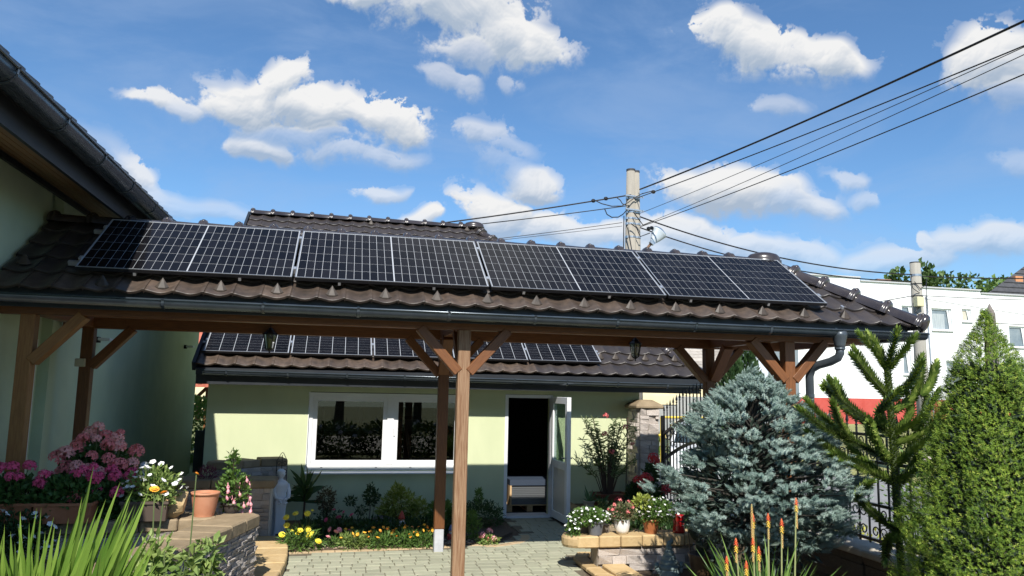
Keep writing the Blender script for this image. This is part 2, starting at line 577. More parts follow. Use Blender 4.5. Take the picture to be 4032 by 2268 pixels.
M_glass = glass('window_glass', clear=0.55)
M_asph = mat('road_asphalt', (0.20, 0.20, 0.205), 0.9, (0.27, 0.27, 0.27), ns=2, nmix=1, bump=0.004, bs=140)

TH = R(33.2)
CT, ST = math.cos(TH), math.sin(TH)

# ---------------------------------------------------------------- ground
g = MB()
g.add([(-400, -60, -0.06), (400, -60, -0.06), (400, 40, -0.06), (400, 400, 3), (-400, 400, 3), (-400, 40, -0.06)], [(0, 1, 2, 5), (5, 2, 3, 4)])
g.obj('ground', M_grass, kind='structure')
g = MB().prism([(-7, 2), (5.4, 2), (5.4, 13.6), (-7, 13.6)], -0.05, -0.012)
g.obj('garden_soil', M_soil, kind='structure')
MB().prism([(-3.3, -8), (7.5, -8), (7.5, 0.4), (-3.3, 0.4)], -0.05, 0.03).obj('bounce_terrace', mat('bounce_stone', (0.46, 0.42, 0.34), 0.85, (0.54, 0.50, 0.42), ns=3, bump=0.003), kind='structure')  # unseen pale paving, added to bounce light up into shaded walls and eaves
RD = [(4.5, 6.2), (40, -16), (44, -10), (15.2, 14.2), (13.9, 19.0), (13.0, 24), (12.4, 60), (5.2, 60), (7.0, 26), (7.4, 14), (5.6, 9)]
g = MB().prism([(5.62, 3.0), (30, -20), (38, -14), (14.6, 15.6), (13.75, 19.4), (12.9, 30), (12, 60), (7.6, 60), (8.2, 30), (8.2, 20), (5.62, 14)], -0.04, -0.008)
g.obj('road', M_asph, kind='structure')
# verge rising beyond the road
g = MB()
ed = [(36, -12), (14.6, 15.7), (13.8, 19.5), (13.0, 30), (12.1, 60)]
hi = [(60, 6), (22, 24), (19, 30), (20, 43), (20, 60)]
vs = [(x, y, 0.0) for x, y in ed] + [(x, y, 0.42) for x, y in hi] + [(90, 44.6, 0.45), (90, 10, 0.45)]
g.add(vs, [(i, i + 1, 5 + i + 1, 5 + i) for i in range(4)] + [(5, 6, 7, 8, 10, 11)])
g.obj('grass_verge', mat('verge_grass', (0.16, 0.19, 0.05), 0.95, (0.36, 0.33, 0.13), ns=1.2, nmix=1, bump=0.03, bs=25), kind='structure')

# patio: sand bed with single pavers
PAT = [(-0.62, 7.6), (2.9, 7.6), (2.92, 8.9), (3.02, 9.6), (3.1, 9.95), (3.5, 10.2), (3.62, 11.9), (3.60, 12.95), (2.75, 12.95), (2.75, 11.6), (2.3, 10.95), (1.9, 10.72), (-0.62, 10.52)]
g = MB().prism(PAT, -0.04, 0.0)
patio = g.obj('patio', M_joint, kind='structure')


def in_poly(x, y, P):
    c = False
    for i in range(len(P)):
        x1, y1 = P[i]
        x2, y2 = P[i - 1]
        if (y1 > y) != (y2 > y) and x < (x2 - x1) * (y - y1) / (y2 - y1) + x1:
            c = not c
    return c


def paver_mesh(nm, w, d, h=0.03):
    mb = MB()
    e = 0.006
    mb.add([(-w / 2, -d / 2, 0), (w / 2, -d / 2, 0), (w / 2, d / 2, 0), (-w / 2, d / 2, 0),
            (-w / 2, -d / 2, h - e), (w / 2, -d / 2, h - e), (w / 2, d / 2, h - e), (-w / 2, d / 2, h - e),
            (-w / 2 + e, -d / 2 + e, h), (w / 2 - e, -d / 2 + e, h), (w / 2 - e, d / 2 - e, h), (-w / 2 + e, d / 2 - e, h)],
           [(0, 1, 5, 4), (1, 2, 6, 5), (2, 3, 7, 6), (3, 0, 4, 7), (4, 5, 9, 8), (5, 6, 10, 9), (6, 7, 11, 10), (7, 4, 8, 11), (8, 9, 10, 11)])
    me = mb.me(nm)
    me.materials.append(M_paver)
    return me


PV = {w: paver_mesh('paver', w - 0.008, 0.168 - 0.008) for w in (0.12, 0.168, 0.21, 0.25)}
spots = []
y = 7.7
while y < 12.9:
    x = -0.7 + rng.random() * 0.15
    while x < 3.7:
        w = rng.choice((0.12, 0.168, 0.168, 0.21, 0.25))
        cx, cy = x + w / 2, y + 0.084
        if in_poly(cx, cy, PAT) and in_poly(cx - w * 0.35, cy, PAT) and in_poly(cx + w * 0.35, cy, PAT) and in_poly(cx, cy + .07, PAT):
            spots.append((cx, cy, w))
        x += w
    y += 0.168
spots = [s for s in spots if s[1] > 8.55] + [s for s in spots if s[1] <= 8.55]
far = MB()
cnt = 0
for cx, cy, w in spots:
    dz = -0.022 + rng.random() * 0.004
    if cnt < 296 and 8.55 < cy < 11.3:
        place('paver', PV[w], patio, (cx, cy, dz), (rng.uniform(-.012, .012), rng.uniform(-.012, .012), rng.uniform(-.01, .01)))
        cnt += 1
    else:
        far.box(cx - w / 2 + .004, cx + w / 2 - .004, cy - .08, cy + .08, dz, dz + 0.03)
o = far.obj('paver_field', M_paver, patio, bevel=0.004, kind='stuff')
# warm border stones along the bed
for i in range(17):
    x = -0.62 + i * 0.165
    if x > 1.95:
        break
    yy = 10.55 + 0.085 * max(0, x) ** 1.2
    place('border_stone', PV[0.168], patio, (x + 0.08, yy + 0.07, -0.016), (0, 0, rng.uniform(-.02, .05)), scale=(1, 0.8, 1)).data = PV[0.168]
bst = paver_mesh('border_stone', 0.16, 0.13)
bst.materials[0] = M_paver_w
for o in patio.children:
    if o.name.startswith('border_stone'):
        o.data = bst
for k in range(9):                       # border curving to the door
    t = k / 8
    a = R(-80 + 75 * t)
    place('border_stone', bst, patio, (1.98 + 0.78 * math.cos(a), 11.42 + 0.72 * math.sin(a), -0.016), (0, 0, a + PI / 2))

# ---------------------------------------------------------------- roofs
TW, TE = 0.28, 0.358    # tile cover width, exposure


def tile_mesh(nm, old=False, guard=False):
    """one flat interlocking tile with a shallow pan and a raised right lip; x across, y up the slope"""
    mb = MB()
    us = [0.0, 0.04, 0.14, 0.28, 0.42, 0.56, 0.70, 0.82, 0.90, 0.97, 1.0]
    def zz(u):
        return 0.015 * math.cos(2 * PI * (u - 0.02)) + (0.008 if u > 0.86 else 0) - (0.020 if u < 0.03 else 0)
    L = TE + 0.05
    n = len(us)
    v = []
    for yy, dz in ((0.0, 0.036), (0.012, 0.042), (L, 0.006)):
        for u in us:
            v.append((u * (TW + 0.012), yy, zz(u) + dz))
    for u in us:
        v.append((u * (TW + 0.012), 0.0, zz(u) + 0.014))
    for u in us:
        v.append((u * (TW + 0.012), 0.05, zz(u) + 0.010))
    f = []
    for r in range(2):
        for i in range(n - 1):
            f.append((r * n + i, r * n + i + 1, (r + 1) * n + i + 1, (r + 1) * n + i))
    for i in range(n - 1):
        f.append((3 * n + i, 3 * n + i + 1, i + 1, i))
        f.append((4 * n + i, 4 * n + i + 1, 3 * n + i + 1, 3 * n + i))
    f.append((0, n, 3 * n))
    f.append((n - 1, 4 * n - 1, 2 * n - 1))
    f.append((n - 1, 2 * n - 1, 3 * n - 1, 5 * n - 1, 4 * n - 1))
    mb.add(v, f)
    me = mb.me(nm, smooth=False)
    me.materials.append(M_tile_old if old else M_tile)
    # smooth the pan only
    for p in me.polygons:
        p.use_smooth = p.index < 2 * (n - 1)
    return me


def guard_mesh():
    mb = MB()
    a = 0.066
    mb.add([(-a, 0, 0), (-a * .5, -0.026, 0), (a * .5, -0.026, 0), (a, 0, 0), (0, 0.066, 0.086), (0, 0.13, 0.0), (-a * .5, -0.02, 0.012), (a * .5, -0.02, 0.012), (-a, 0, 0.012), (a, 0, 0.012)],
           [(0, 1, 6, 8), (1, 2, 7, 6), (2, 3, 9, 7), (8, 6, 4), (6, 7, 4), (7, 9, 4), (3, 5, 4, 9), (5, 0, 8, 4)])
    me = mb.me('snow_guard')
    me.materials.append(mat('snow_guard_glaze', (0.035, 0.028, 0.023), 0.5, (0.065, 0.05, 0.04), ns=12, spec=0.3))
    return me


ME_TILE = tile_mesh('tile')
ME_TILE_OLD = tile_mesh('tile_old', True)
ME_GUARD = guard_mesh()


def ridge_mesh(nm='ridge_tile', L=0.42, r=0.105, knob=True):
    """half-round ridge tile along +x with a collar at its start"""
    mb = MB()
    st = [(0.0, r + 0.024), (0.012, r + 0.040), (0.032, r + 0.042), (0.046, r + 0.020), (0.062, r + 0.040), (0.084, r + 0.042), (0.102, r + 0.008), (L + 0.03, r - 0.004)]
    K = 12
    v = []
    for x, q in st:
        for k in range(K + 1):
            a = PI * (k / K)
            v.append((x, -q * math.cos(a) * 1.05, q * math.sin(a) * 0.92 - 0.03))
    f = []
    for i in range(len(st) - 1):
        for k in range(K):
            f.append((i * (K + 1) + k, (i + 1) * (K + 1) + k, (i + 1) * (K + 1) + k + 1, i * (K + 1) + k + 1))
    f.append(tuple(range(K + 1)))
    mb.add(v, f)
    if knob:
        mb.ball((0.046, 0, r * 0.92 - 0.008), 0.034, 0.055, 0.030, 10, 6)
    me = mb.me(nm, smooth=True)
    me.materials.append(M_ridge)
    return me


ME_RIDGE = ridge_mesh()


def slope_matrix():
    return Matrix(((1, 0, 0), (0, CT, -ST), (0, ST, CT)))


SM = slope_matrix()


def put_tile(parent, x, s, org, old, sub=None, clip=None, part='roof_tile'):
    """tile whose lower left corner is at (x, s) of a south slope; clip = plane (co, no) in slope coordinates"""
    base = ME_TILE_OLD if old else ME_TILE
    if clip:
        co, no = clip
        cs = [((x + dx) - co[0]) * no[0] + ((s + dy) - co[1]) * no[1] for dx in (0, TW) for dy in (0, TE)]
        if min(cs) > -0.01:
            return None
        if max(cs) > 0:
            bm = bmesh.new()
            bm.from_mesh(base)
            bmesh.ops.bisect_plane(bm, geom=bm.verts[:] + bm.edges[:] + bm.faces[:], plane_co=(co[0] - x, co[1] - s, 0), plane_no=(no[0], no[1], 0), clear_outer=True)
            base = bpy.data.meshes.new('tile_cut')
            bm.to_mesh(base)
            bm.free()
            base.materials.append(M_tile_old if old else M_tile)
    loc = Vector((x, org[1], org[2])) + SM @ Vector((0, s, 0))
    return place(part, base, parent, loc, SM)


def slope_pt(org, x, s, n=0.0):
    return Vector((x, org[1], org[2])) + SM @ Vector((0, s, n))


def gutter(parent, p0, p1, rad=0.068, spacing=0.75, lip=1, bracket_off=0.3, nm='gutter'):
    """half-round gutter between two points (level); brackets are parts"""
    p0, p1 = Vector(p0), Vector(p1)
    d = (p1 - p0).normalized()
    s = Vector((d.y, -d.x, 0))          # outward for d = +x is -y
    K = 12
    prof = []
    for k in range(K + 1):
        a = PI + PI * k / K
        prof.append((rad * math.cos(a), rad * math.sin(a)))
    prof = [(-rad - 0.0, 0.012), *prof, (rad, 0.006), (rad + 0.004, 0.016)]
    # rolled bead on the outer edge
    bead = [(rad + 0.004 + 0.011 * math.cos(a), 0.012 + 0.011 * math.sin(a)) for a in [PI / 2 * i - PI / 2 for i in range(4)]]
    inner = [(q[0] * 0.95, q[1] * 0.95 + 0.003) for q in prof[::-1]]
    loop = prof + inner
    mb = MB()
    n = len(loop)
    v = []
    for p in (p0, p1):
        for a, z in loop:
            v.append(p + s * a + Vector((0, 0, z)))
    f = [(i, (i + 1) % n, n + (i + 1) % n, n + i) for i in range(n)]
    f += [tuple(range(K + 3)) + (), tuple(n + i for i in range(K + 3))[::-1]]
    mb.add(v, f)
    mb.tube([p0 + s * (rad + 0.004) + Vector((0, 0, 0.012)), p1 + s * (rad + 0.004) + Vector((0, 0, 0.012))], 0.012, 8)
    g_ = mb.obj(nm, M_gutter, parent, smooth=False)
    for p in g_.data.polygons:
        p.use_smooth = len(p.vertices) == 4
    # brackets
    bm_ = MB()
    br = rad + 0.007
    pts = [s * (br * math.cos(PI + PI * k / 10)) + Vector((0, 0, br * math.sin(PI + PI * k / 10))) for k in range(11)]
    pts = [s * (-br) + Vector((0, 0, 0.05))] + pts + [s * (br + 0.012) + Vector((0, 0, 0.02))]
    for i in range(len(pts) - 1):
        bm_.bar(pts[i], pts[i + 1], 0.028, 0.006, up=d.cross(pts[i + 1] - pts[i]))
    me = bm_.me('gutter_bracket')
    me.materials.append(M_gutter)
    L = (p1 - p0).length
    q = bracket_off
    while q < L - 0.05:
        place('gutter_bracket', me, parent, p0 + d * q)
        q += spacing
    return g_

# ---------------------------------------------------------------- timber porch with tiled hip roof
EY, EZ = 8.25, 3.008          # eave edge of the front slope
RY = 9.68
RZ = EZ + (RY - EY) * ST / CT
XL, XR, XRR = -3.36, 7.03, 5.75
SL = (RY - EY) / CT
porch = thing('timber_porch', 'long brown timber porch with dark tiled roof spanning from the green house to the fence', 'porch', (0, 0, 0))
org = (0, EY, EZ)
hipn = Vector((SL, XR - XRR)).normalized()
clip = ((XR, 0), (hipn.x, hipn.y))
# roof deck below the tiles
d = MB()
o_ = 0.03
YB = 10.60
roofz = lambda y: RZ - abs(y - RY) * ST / CT
ZB = roofz(YB)
XQ = XRR + (XR - XRR) * (YB - RY) / (RY - EY)
A = [(XL, EY + .13, roofz(EY + .13) - o_), (XR - .16, EY + .13, roofz(EY + .13) - o_), (XRR, RY, RZ - o_), (XL, RY, RZ - o_), (XL, YB, ZB - o_), (XQ - .06, YB, ZB - o_)]
B = [(x, y, z - 0.035) for x, y, z in A]
d.add(A + B, [(0, 1, 2, 3), (3, 2, 5, 4), (1, 5, 2), (6, 9, 8, 7), (9, 10, 11, 8), (7, 8, 11), (0, 6, 7, 1), (1, 7, 11, 5), (5, 11, 10, 4), (4, 10, 9, 3), (3, 9, 6, 0)])
d.obj('roof_deck', mat('deck_boards', (0.10, 0.045, 0.02), 0.7, (0.16, 0.08, 0.035), ns=4, stretch=(1, 8, 1)), porch)
# back and end slopes covered by one tiled sheet each (never in view), ribbed like tiles
bk = MB()
for r_ in range(4):
    y0, y1 = YB - (YB - RY) * r_ / 4, YB - (YB - RY) * (r_ + 1) / 4
    xa, xb = XQ - (XQ - XRR) * r_ / 4, XQ - (XQ - XRR) * (r_ + 1) / 4
    bk.add([(XL, y0, roofz(y0) + .04), (xa, y0, roofz(y0) + .04), (xb, y1, roofz(y1)), (XL, y1, roofz(y1)), (XL, y0, roofz(y0) - .02), (xa, y0, roofz(y0) - .02)], [(0, 3, 2, 1), (0, 1, 5, 4)])
bk.add([(XR - .02, EY, EZ), (XR - .02, YB, EZ), (XQ, YB, ZB), (XRR, RY, RZ), (XR - .02, EY, EZ - .03), (XR - .02, YB, EZ - .03)], [(0, 1, 2, 3), (4, 5, 1, 0)])
for k_ in range(18):
    o = place('snow_guard', ME_GUARD, porch, (-2.6 + k_ * .56, YB - .06, roofz(YB - .06) + .03), (0, 0, PI))
bk.obj('rear_slope_tiling', M_tile, porch, kind='stuff')
nrow = 5
tiles = []
for r_ in range(nrow):
    x = XL
    k = 0
    while x < XR:
        s = r_ * TE
        old = r_ == 0 and x < 5.6 or (r_ == 0 and rng.random() < 0.1)
        if r_ == nrow - 1:
            pass
        if s > SL - 0.18:
            x += TW
            k += 1
            continue
        o = put_tile(porch, x, s, org, old, clip=clip)
        if o and r_ == 0 and k % 2 == 1 and -2.9 < x < 5.9:
            place('snow_guard', ME_GUARD, o, (0.15, 0.11, 0.026))
        if o and r_ == 1 and k % 2 == 0 and x < -2.2:
            place('snow_guard', ME_GUARD, o, (0.15, 0.15, 0.034))
        x += TW
        k += 1
# ridge caps
x = XL
while x < XRR - 0.3:
    place('ridge_tile', ME_RIDGE, porch, (x, RY, RZ + 0.035))
    x += 0.405
# domed end cap
ec = MB()
ec.lathe([(0.0, 0.115), (0.10, 0.11), (0.17, 0.085), (0.205, 0.04), (0.205, 0.01), (0.222, 0.0), (0.222, -0.045), (0.19, -0.06)], 20, sx=1.15)
o = ec.obj('ridge_end_cap', M_ridge, porch, smooth=True)
o.location = (XRR - 0.02, RY, RZ + 0.06)
# hip caps
P0_, P1_ = Vector((XR + 0.02, EY - 0.02, EZ + 0.03)), Vector((XRR, RY, RZ + 0.03))
hd = P1_ - P0_
HL = hd.length
hd.normalize()
hs = Vector((0, 0, 1)).cross(hd).normalized()
hu = hd.cross(hs)
HM = Matrix((hd, hs, hu)).transposed()
q = 0.0
while q < HL - 0.2:
    place('hip_tile', ME_RIDGE, porch, P0_ + hd * q, HM, scale=(1, 1.14, 1.18))
    q += 0.42
fc = MB().ball((0, 0, 0.02), 0.06, 0.13, 0.12, 12, 6)
o = fc.obj('hip_end_cap', M_ridge, porch, smooth=True)
o.matrix_local = HM.to_4x4()
o.location = P0_ + hd * 0.0

# fascia boards, gutters
MB().box(XL, XR - 0.14, EY + 0.075, EY + 0.10, EZ - 0.16, EZ + 0.035).obj('fascia_board', M_fascia, porch)
MB().box(XR - 0.15, XR - 0.125, EY + 0.08, YB - 0.1, EZ - 0.16, EZ - 0.04).obj('fascia_board', M_fascia, porch)
GZ = 2.945
gutter(porch, (XL - 0.05, EY - 0.015, GZ), (XR + 0.03, EY - 0.015, GZ - 0.03), 0.066, 0.955, bracket_off=1.65)
gutter(porch, (XR + 0.02, EY - 0.03, GZ - 0.03), (XR + 0.02, YB, GZ - 0.03), 0.066, 0.9)
# downpipe with outlet funnel and swan neck
dp = MB()
dpx, dpy = 5.87, EY - 0.015
dp.lathe([(0.088, -0.03), (0.09, -0.075), (0.085, -0.10), (0.062, -0.19), (0.058, -0.24)], 18, (dpx, dpy, GZ))
dp.lathe([(0.062, 0.0), (0.062, -0.02), (0.058, -0.025)], 18, (dpx, dpy, GZ - 0.225))
ctrl = [(dpx, dpy, GZ - 0.22), (dpx, dpy, GZ - 0.29), (dpx - 0.01, dpy + 0.03, GZ - 0.345), (dpx - 0.05, dpy + 0.12, GZ - 0.39), (dpx - 0.12, dpy + 0.27, GZ - 0.43), (dpx - 0.155, dpy + 0.355, GZ - 0.48), (dpx - 0.165, dpy + 0.39, GZ - 0.57), (dpx - 0.165, dpy + 0.39, 0.02)]
dp.tube(ctrl, 0.05, 16)
dp.obj('downpipe', mat('downpipe_metal', (0.06, 0.075, 0.09), 0.33, (0.08, 0.095, 0.11), ns=4, metal=0.3), porch, smooth=True)
o = MB().tube([(dpx - 0.165, dpy + 0.39, 2.12), (dpx - 0.165, dpy + 0.39, 2.16)], 0.055, 16).obj('pipe_collar', M_gutter, porch)

# timbers
FY, BY = 8.57, 10.47          # front and rear post rows
posts_f = (-3.07, 1.335, 5.37)
posts_b = (-3.07, 1.365, 5.27)
for i, x in enumerate(posts_f):
    mt_ = (M_wood_l, M_wood_w, M_wood)[i]
    beam('post', (x, FY, 0.08), (x, FY, 2.79), 0.135, 0.135, mt_, porch, up=(0, 1, 0))
for i, x in enumerate(posts_b):
    beam('post', (x, BY, 0.30), (x, BY, 2.79), 0.135, 0.135, M_wood, porch, up=(0, 1, 0))
    MB().box(x - 0.062, x + 0.062, BY - 0.062, BY + 0.062, 0, 0.30).obj('post_footing', mat('footing_concrete', (0.42, 0.43, 0.46), 0.85, (0.5, 0.51, 0.54), ns=10, bump=0.002), porch, bevel=0.008)
for x in posts_f:
    MB().box(x - 0.06, x + 0.06, FY - 0.06, FY + 0.06, 0, 0.08).obj('post_footing', MATS['footing_concrete'], porch)
beam('front_beam', (XL, FY, 2.862), (6.55, FY, 2.862), 0.135, 0.145, M_wood, porch)
beam('rear_beam', (XL, BY, 2.862), (6.55, BY, 2.862), 0.135, 0.145, M_wood, porch)
for x in (-3.07, 1.35, 5.32):
    beam('tie_beam', (x, FY + 0.068, 2.865), (x, BY - 0.068, 2.865), 0.12, 0.13, M_wood, porch)
beam('end_beam', (6.49, FY + 0.068, 2.865), (6.49, BY - 0.068, 2.865), 0.12, 0.13, M_wood, porch)
x = -3.0
while x < 6.6:                     # rafters, tails showing under the gutter
    for sgn in (1, -1):
        yy0 = EY + 0.13 if sgn == 1 else YB - 0.08
        rl = RY if x < XRR else RY - (x - XRR) / (XR - XRR) * (RY - EY)
        rl = rl if sgn == 1 else max(RY, 2 * RY - rl)
        if abs(rl - yy0) < 0.3 or (sgn == -1 and x > XRR):
            continue
        z0, z1 = roofz(yy0) - 0.125, roofz(rl) - 0.125
        beam('rafter', (x, yy0, z0), (x, rl - 0.02 * sgn, z1), 0.075, 0.11, M_wood, porch, up=(0, 0, 1))
    x += 0.93


def brace(p, q, mt_=None, w=0.105, nm='brace'):
    return beam(nm, p, q, w, 0.145, mt_ or M_wood, porch, up=(0, 1, 0) if abs(p[1] - q[1]) < .01 else (1, 0, 0))


bl = 0.44
for row, ps in ((FY, posts_f), (BY, posts_b)):
    for i, x in enumerate(ps):
        w_ = M_wood if not (row == FY and i == 0) else M_wood_l
        for sg in ((1,) if i == 0 else (-1, 1)):
            brace((x + sg * 0.06, row - 0.004, 2.79 - bl - 0.03), (x + sg * (0.06 + bl), row - 0.004, 2.80), w_)
for i in (1, 2):
    x = (posts_f[i] + posts_b[i]) / 2
    brace((x, FY + 0.06, 2.79 - bl), (x, FY + 0.06 + bl, 2.80))
    brace((x, BY - 0.06, 2.79 - bl), (x, BY - 0.06 - bl, 2.80))
# small junction box on the rear left post
jb = MB().box(-0.055, 0.055, -0.03, 0.03, -0.05, 0.05).obj('junction_box', mat('box_cream', (0.5, 0.47, 0.36), 0.5), porch, bevel=0.006)
jb.location = (-3.115, BY - 0.10, 2.36)


# ---------------------------------------------------------------- solar panels
M_cell = mat('solar_cell', (0.005, 0.005, 0.006), 0.16, (0.011, 0.010, 0.011), ns=60, nmix=1.0, spec=0.16, rnd=0.4)
M_back = mat('solar_backsheet', (0.40, 0.42, 0.45), 0.3)
M_frame = mat('solar_frame', (0.55, 0.57, 0.59), 0.3, metal=0.75)
M_fblk = mat('solar_frame_side', (0.015, 0.015, 0.018), 0.4, metal=0.2)


def panel_proto(loc_):
    """long module: 24 x 6 half cut cells; x along the long side, y up the slope"""
    PW, PH = 2.094, 1.305
    t = thing('solar_panel', 'x', 'solar panel', loc_, group='solar panels on the two roofs')
    f = MB()
    for a in ((0, PW, 0, 0.010), (0, PW, PH - 0.010, PH), (0, 0.010, 0.010, PH - 0.010), (PW - 0.010, PW, 0.010, PH - 0.010)):
        f.box(a[0], a[1], a[2], a[3], -0.003, 0.0035)
    f.obj('frame', M_frame, t)
    f = MB()
    for a in ((0, PW, 0, 0.03), (0, PW, PH - 0.03, PH), (0, 0.03, 0.03, PH - 0.03), (PW - 0.03, PW, 0.03, PH - 0.03)):
        f.box(a[0], a[1], a[2], a[3], -0.040, -0.0035)
    f.obj('frame_side', M_fblk, t)
    MB().box(0.010, PW - 0.010, 0.010, PH - 0.010, -0.008, -0.002).obj('backsheet', M_back, t)
    cw = (PW - 0.02 - 0.012 - 0.010) / 24
    ch = (PH - 0.02 - 0.012) / 6
    g_, gy = 0.0042, 0.0075
    me = MB().box(0, cw - g_, 0, ch - gy, -0.0015, 0.0).me('cell')
    me.materials.append(M_cell)
    for i in range(24):
        for j in range(6):
            x = 0.010 + 0.006 + g_ / 2 + i * cw + (0.010 if i >= 12 else 0)
            place('cell', me, t, (x, 0.016 + gy / 2 + j * ch, 0))
    return t


RV = SM.to_4x4()
lab = ['solar panel at the left end of the porch roof, partly in shadow',
       'second solar panel from the left on the porch roof',
       'third solar panel from the left on the porch roof',
       'solar panel at the right end of the porch roof beside the sloping hip']
proto = panel_proto((0, 0, 0))
for i in range(4):
    t = proto if i == 0 else copy_tree(proto)
    M = RV.copy()
    M.translation = Vector((-2.647 + i * (2.094 + 0.03), 8.38, 3.274))
    t.matrix_world = M
    t['label'] = lab[i]
# rails and clamps belong to the porch
for s_, nm in ((0.22, 'mounting_rail'), (1.08, 'mounting_rail')):
    p = slope_pt((0, 8.38, 3.274), -2.78, s_, -0.065)
    o = MB().box(0, 8.62, -0.02, 0.02, -0.025, 0.02).obj(nm, M_alu, porch)
    o.matrix_local = SM.to_4x4()
    o.location = p
    for i in range(5):
        xx = -2.647 + i * 2.124 - (0.015 if i else 0.012)
        o = MB().box(-0.014, 0.014, -0.03, 0.03, -0.05, 0.008).obj('clamp', M_alu, porch)
        o.matrix_local = SM.to_4x4()
        o.location = slope_pt((0, 8.38, 3.274), xx, s_, 0)
for i in range(9):
    o = MB().box(-0.014, 0.014, 0, 0.05, -0.075, -0.041).obj('rail_foot', M_alu, porch)
    o.matrix_local = SM.to_4x4()
    o.location = slope_pt((0, 8.38, 3.274), -2.1 + i * 1.02, 0.0, 0)

# ---------------------------------------------------------------- garage
GX0, GX1 = -2.15, 6.25
GEY, GEZ = 12.5, 2.404
GRY = 17.9
GRZ = GEZ + (GRY - GEY) * ST / CT
GRX = 2.95
garage = thing('garage', 'pale green garage with wide white window, open door and dark tiled roof', 'garage')
GS = (GRY - GEY) / CT
hn = Vector((GS, GX1 - GRX)).normalized()
gclip = ((GX1, 0), (hn.x, hn.y))
gorg = (0, GEY, GEZ)
d = MB()
GYB = 2 * GRY - GEY
A = [(GX0, GEY + .02, GEZ - .03), (GX1 - .06, GEY + .02, GEZ - .03), (GRX, GRY, GRZ - .03), (GX0, GRY, GRZ - .03), (GX0, GYB, GEZ - .03), (GX1 - .06, GYB, GEZ - .03)]
B = [(x, y, z - 0.10) for x, y, z in A]
d.add(A + B, [(0, 1, 2, 3), (3, 2, 5, 4), (1, 5, 2), (6, 9, 8, 7), (9, 10, 11, 8), (7, 8, 11), (0, 6, 7, 1), (1, 7, 11, 5), (5, 11, 10, 4), (4, 10, 9, 3), (3, 9, 6, 0)])
d.obj('roof_deck', M_fascia, garage)
nr = int(GS / TE + 0.5)
field = MB()
for r_ in range(nr):
    x = GX0
    k = 0
    while x < GX1:
        s = r_ * TE
        if r_ < 5 or r_ >= nr - 3:
            o = put_tile(garage, x, s, gorg, r_ == 0 and x < 3.0, clip=gclip)
            if o and r_ == 1 and x > 3.2 and k >= 20:
                place('snow_guard', ME_GUARD, o, (0.15, 0.15, 0.034))
            if o and r_ == nr - 1 and k in (9, 17):
                place('snow_guard', ME_GUARD, o, (0.15, 0.15, 0.034))
        else:
            hx = GX1 - (GX1 - GRX) * (s + TE * .5) / GS
            if x + TW < hx + 0.1:
                me = ME_TILE
                vs = [slope_pt(gorg, x, s) + SM @ v.co for v in me.vertices]
                field.add(vs, [tuple(p.vertices) for p in me.polygons])
        x += TW
        k += 1
field.obj('roof_tile_field', M_tile, garage, kind='stuff')
bk = MB()
for r_ in range(12):
    t0, t1 = r_ / 12, (r_ + 1) / 12
    y0, y1 = GYB - (GRY - GEY) * t0, GYB - (GRY - GEY) * t1
    e0, e1 = GEY + (GRY - GEY) * t0, GEY + (GRY - GEY) * t1
    z0, z1 = GEZ + (GRZ - GEZ) * t0, GEZ + (GRZ - GEZ) * t1
    xa, xb = GX1 - (GX1 - GRX) * t0, GX1 - (GX1 - GRX) * t1
    bk.add([(GX0, y0, z0 + .04), (xa, y0, z0 + .04), (xb, y1, z1), (GX0, y1, z1), (GX0, y0, z0 - .02), (xa, y0, z0 - .02)], [(0, 3, 2, 1), (0, 1, 5, 4)])
    bk.add([(xa, e0, z0 + .04), (xa, y0, z0 + .04), (xb, y1, z1), (xb, e1, z1), (xa, e0, z0 - .02), (xa, y0, z0 - .02)], [(0, 1, 2, 3), (4, 5, 1, 0)])
bk.obj('rear_slope_tiling', M_tile, garage, kind='stuff')
x = GX0
while x < GRX - 0.3:
    place('ridge_tile', ME_RIDGE, garage, (x, GRY, GRZ + 0.04))
    x += 0.43
o = link('ridge_end_cap', ec.me('ridge_end_cap', True), M_ridge, garage)
o.location = (GRX, GRY, GRZ + 0.05)
P0_, P1_ = Vector((GX1 + 0.02, GEY - 0.02, GEZ + 0.03)), Vector((GRX, GRY, GRZ + 0.03))
hd = P1_ - P0_
HL = hd.length
hd.normalize()
hs = Vector((0, 0, 1)).cross(hd).normalized()
hu = hd.cross(hs)
HM2 = Matrix((hd, hs, hu)).transposed()
q = 0.0
while q < HL - 0.2:
    place('hip_tile', ME_RIDGE, garage, P0_ + hd * q, HM2)
    q += 0.43
# verge strip on the left gable edge
vb = MB()
vb.bar(slope_pt(gorg, GX0 - 0.03, -0.02, 0.0), slope_pt(gorg, GX0 - 0.03, GS, 0.0), 0.05, 0.14, up=(0, 0, 1))
vb.obj('verge_board', M_fascia, garage)
MB().box(GX0, GX1 - 0.1, GEY + 0.06, GEY + 0.085, 2.13, GEZ - 0.05).obj('fascia_board', M_fascia, garage)
MB().box(GX0, GX1 - 0.1, GEY + 0.085, 13.0, 2.13, 2.15).obj('soffit', M_fascia, garage)
gutter(garage, (GX0 + 0.1, GEY + 0.0, 2.325), (GX1, GEY + 0.0, 2.27), 0.062, 0.9, bracket_off=0.35)
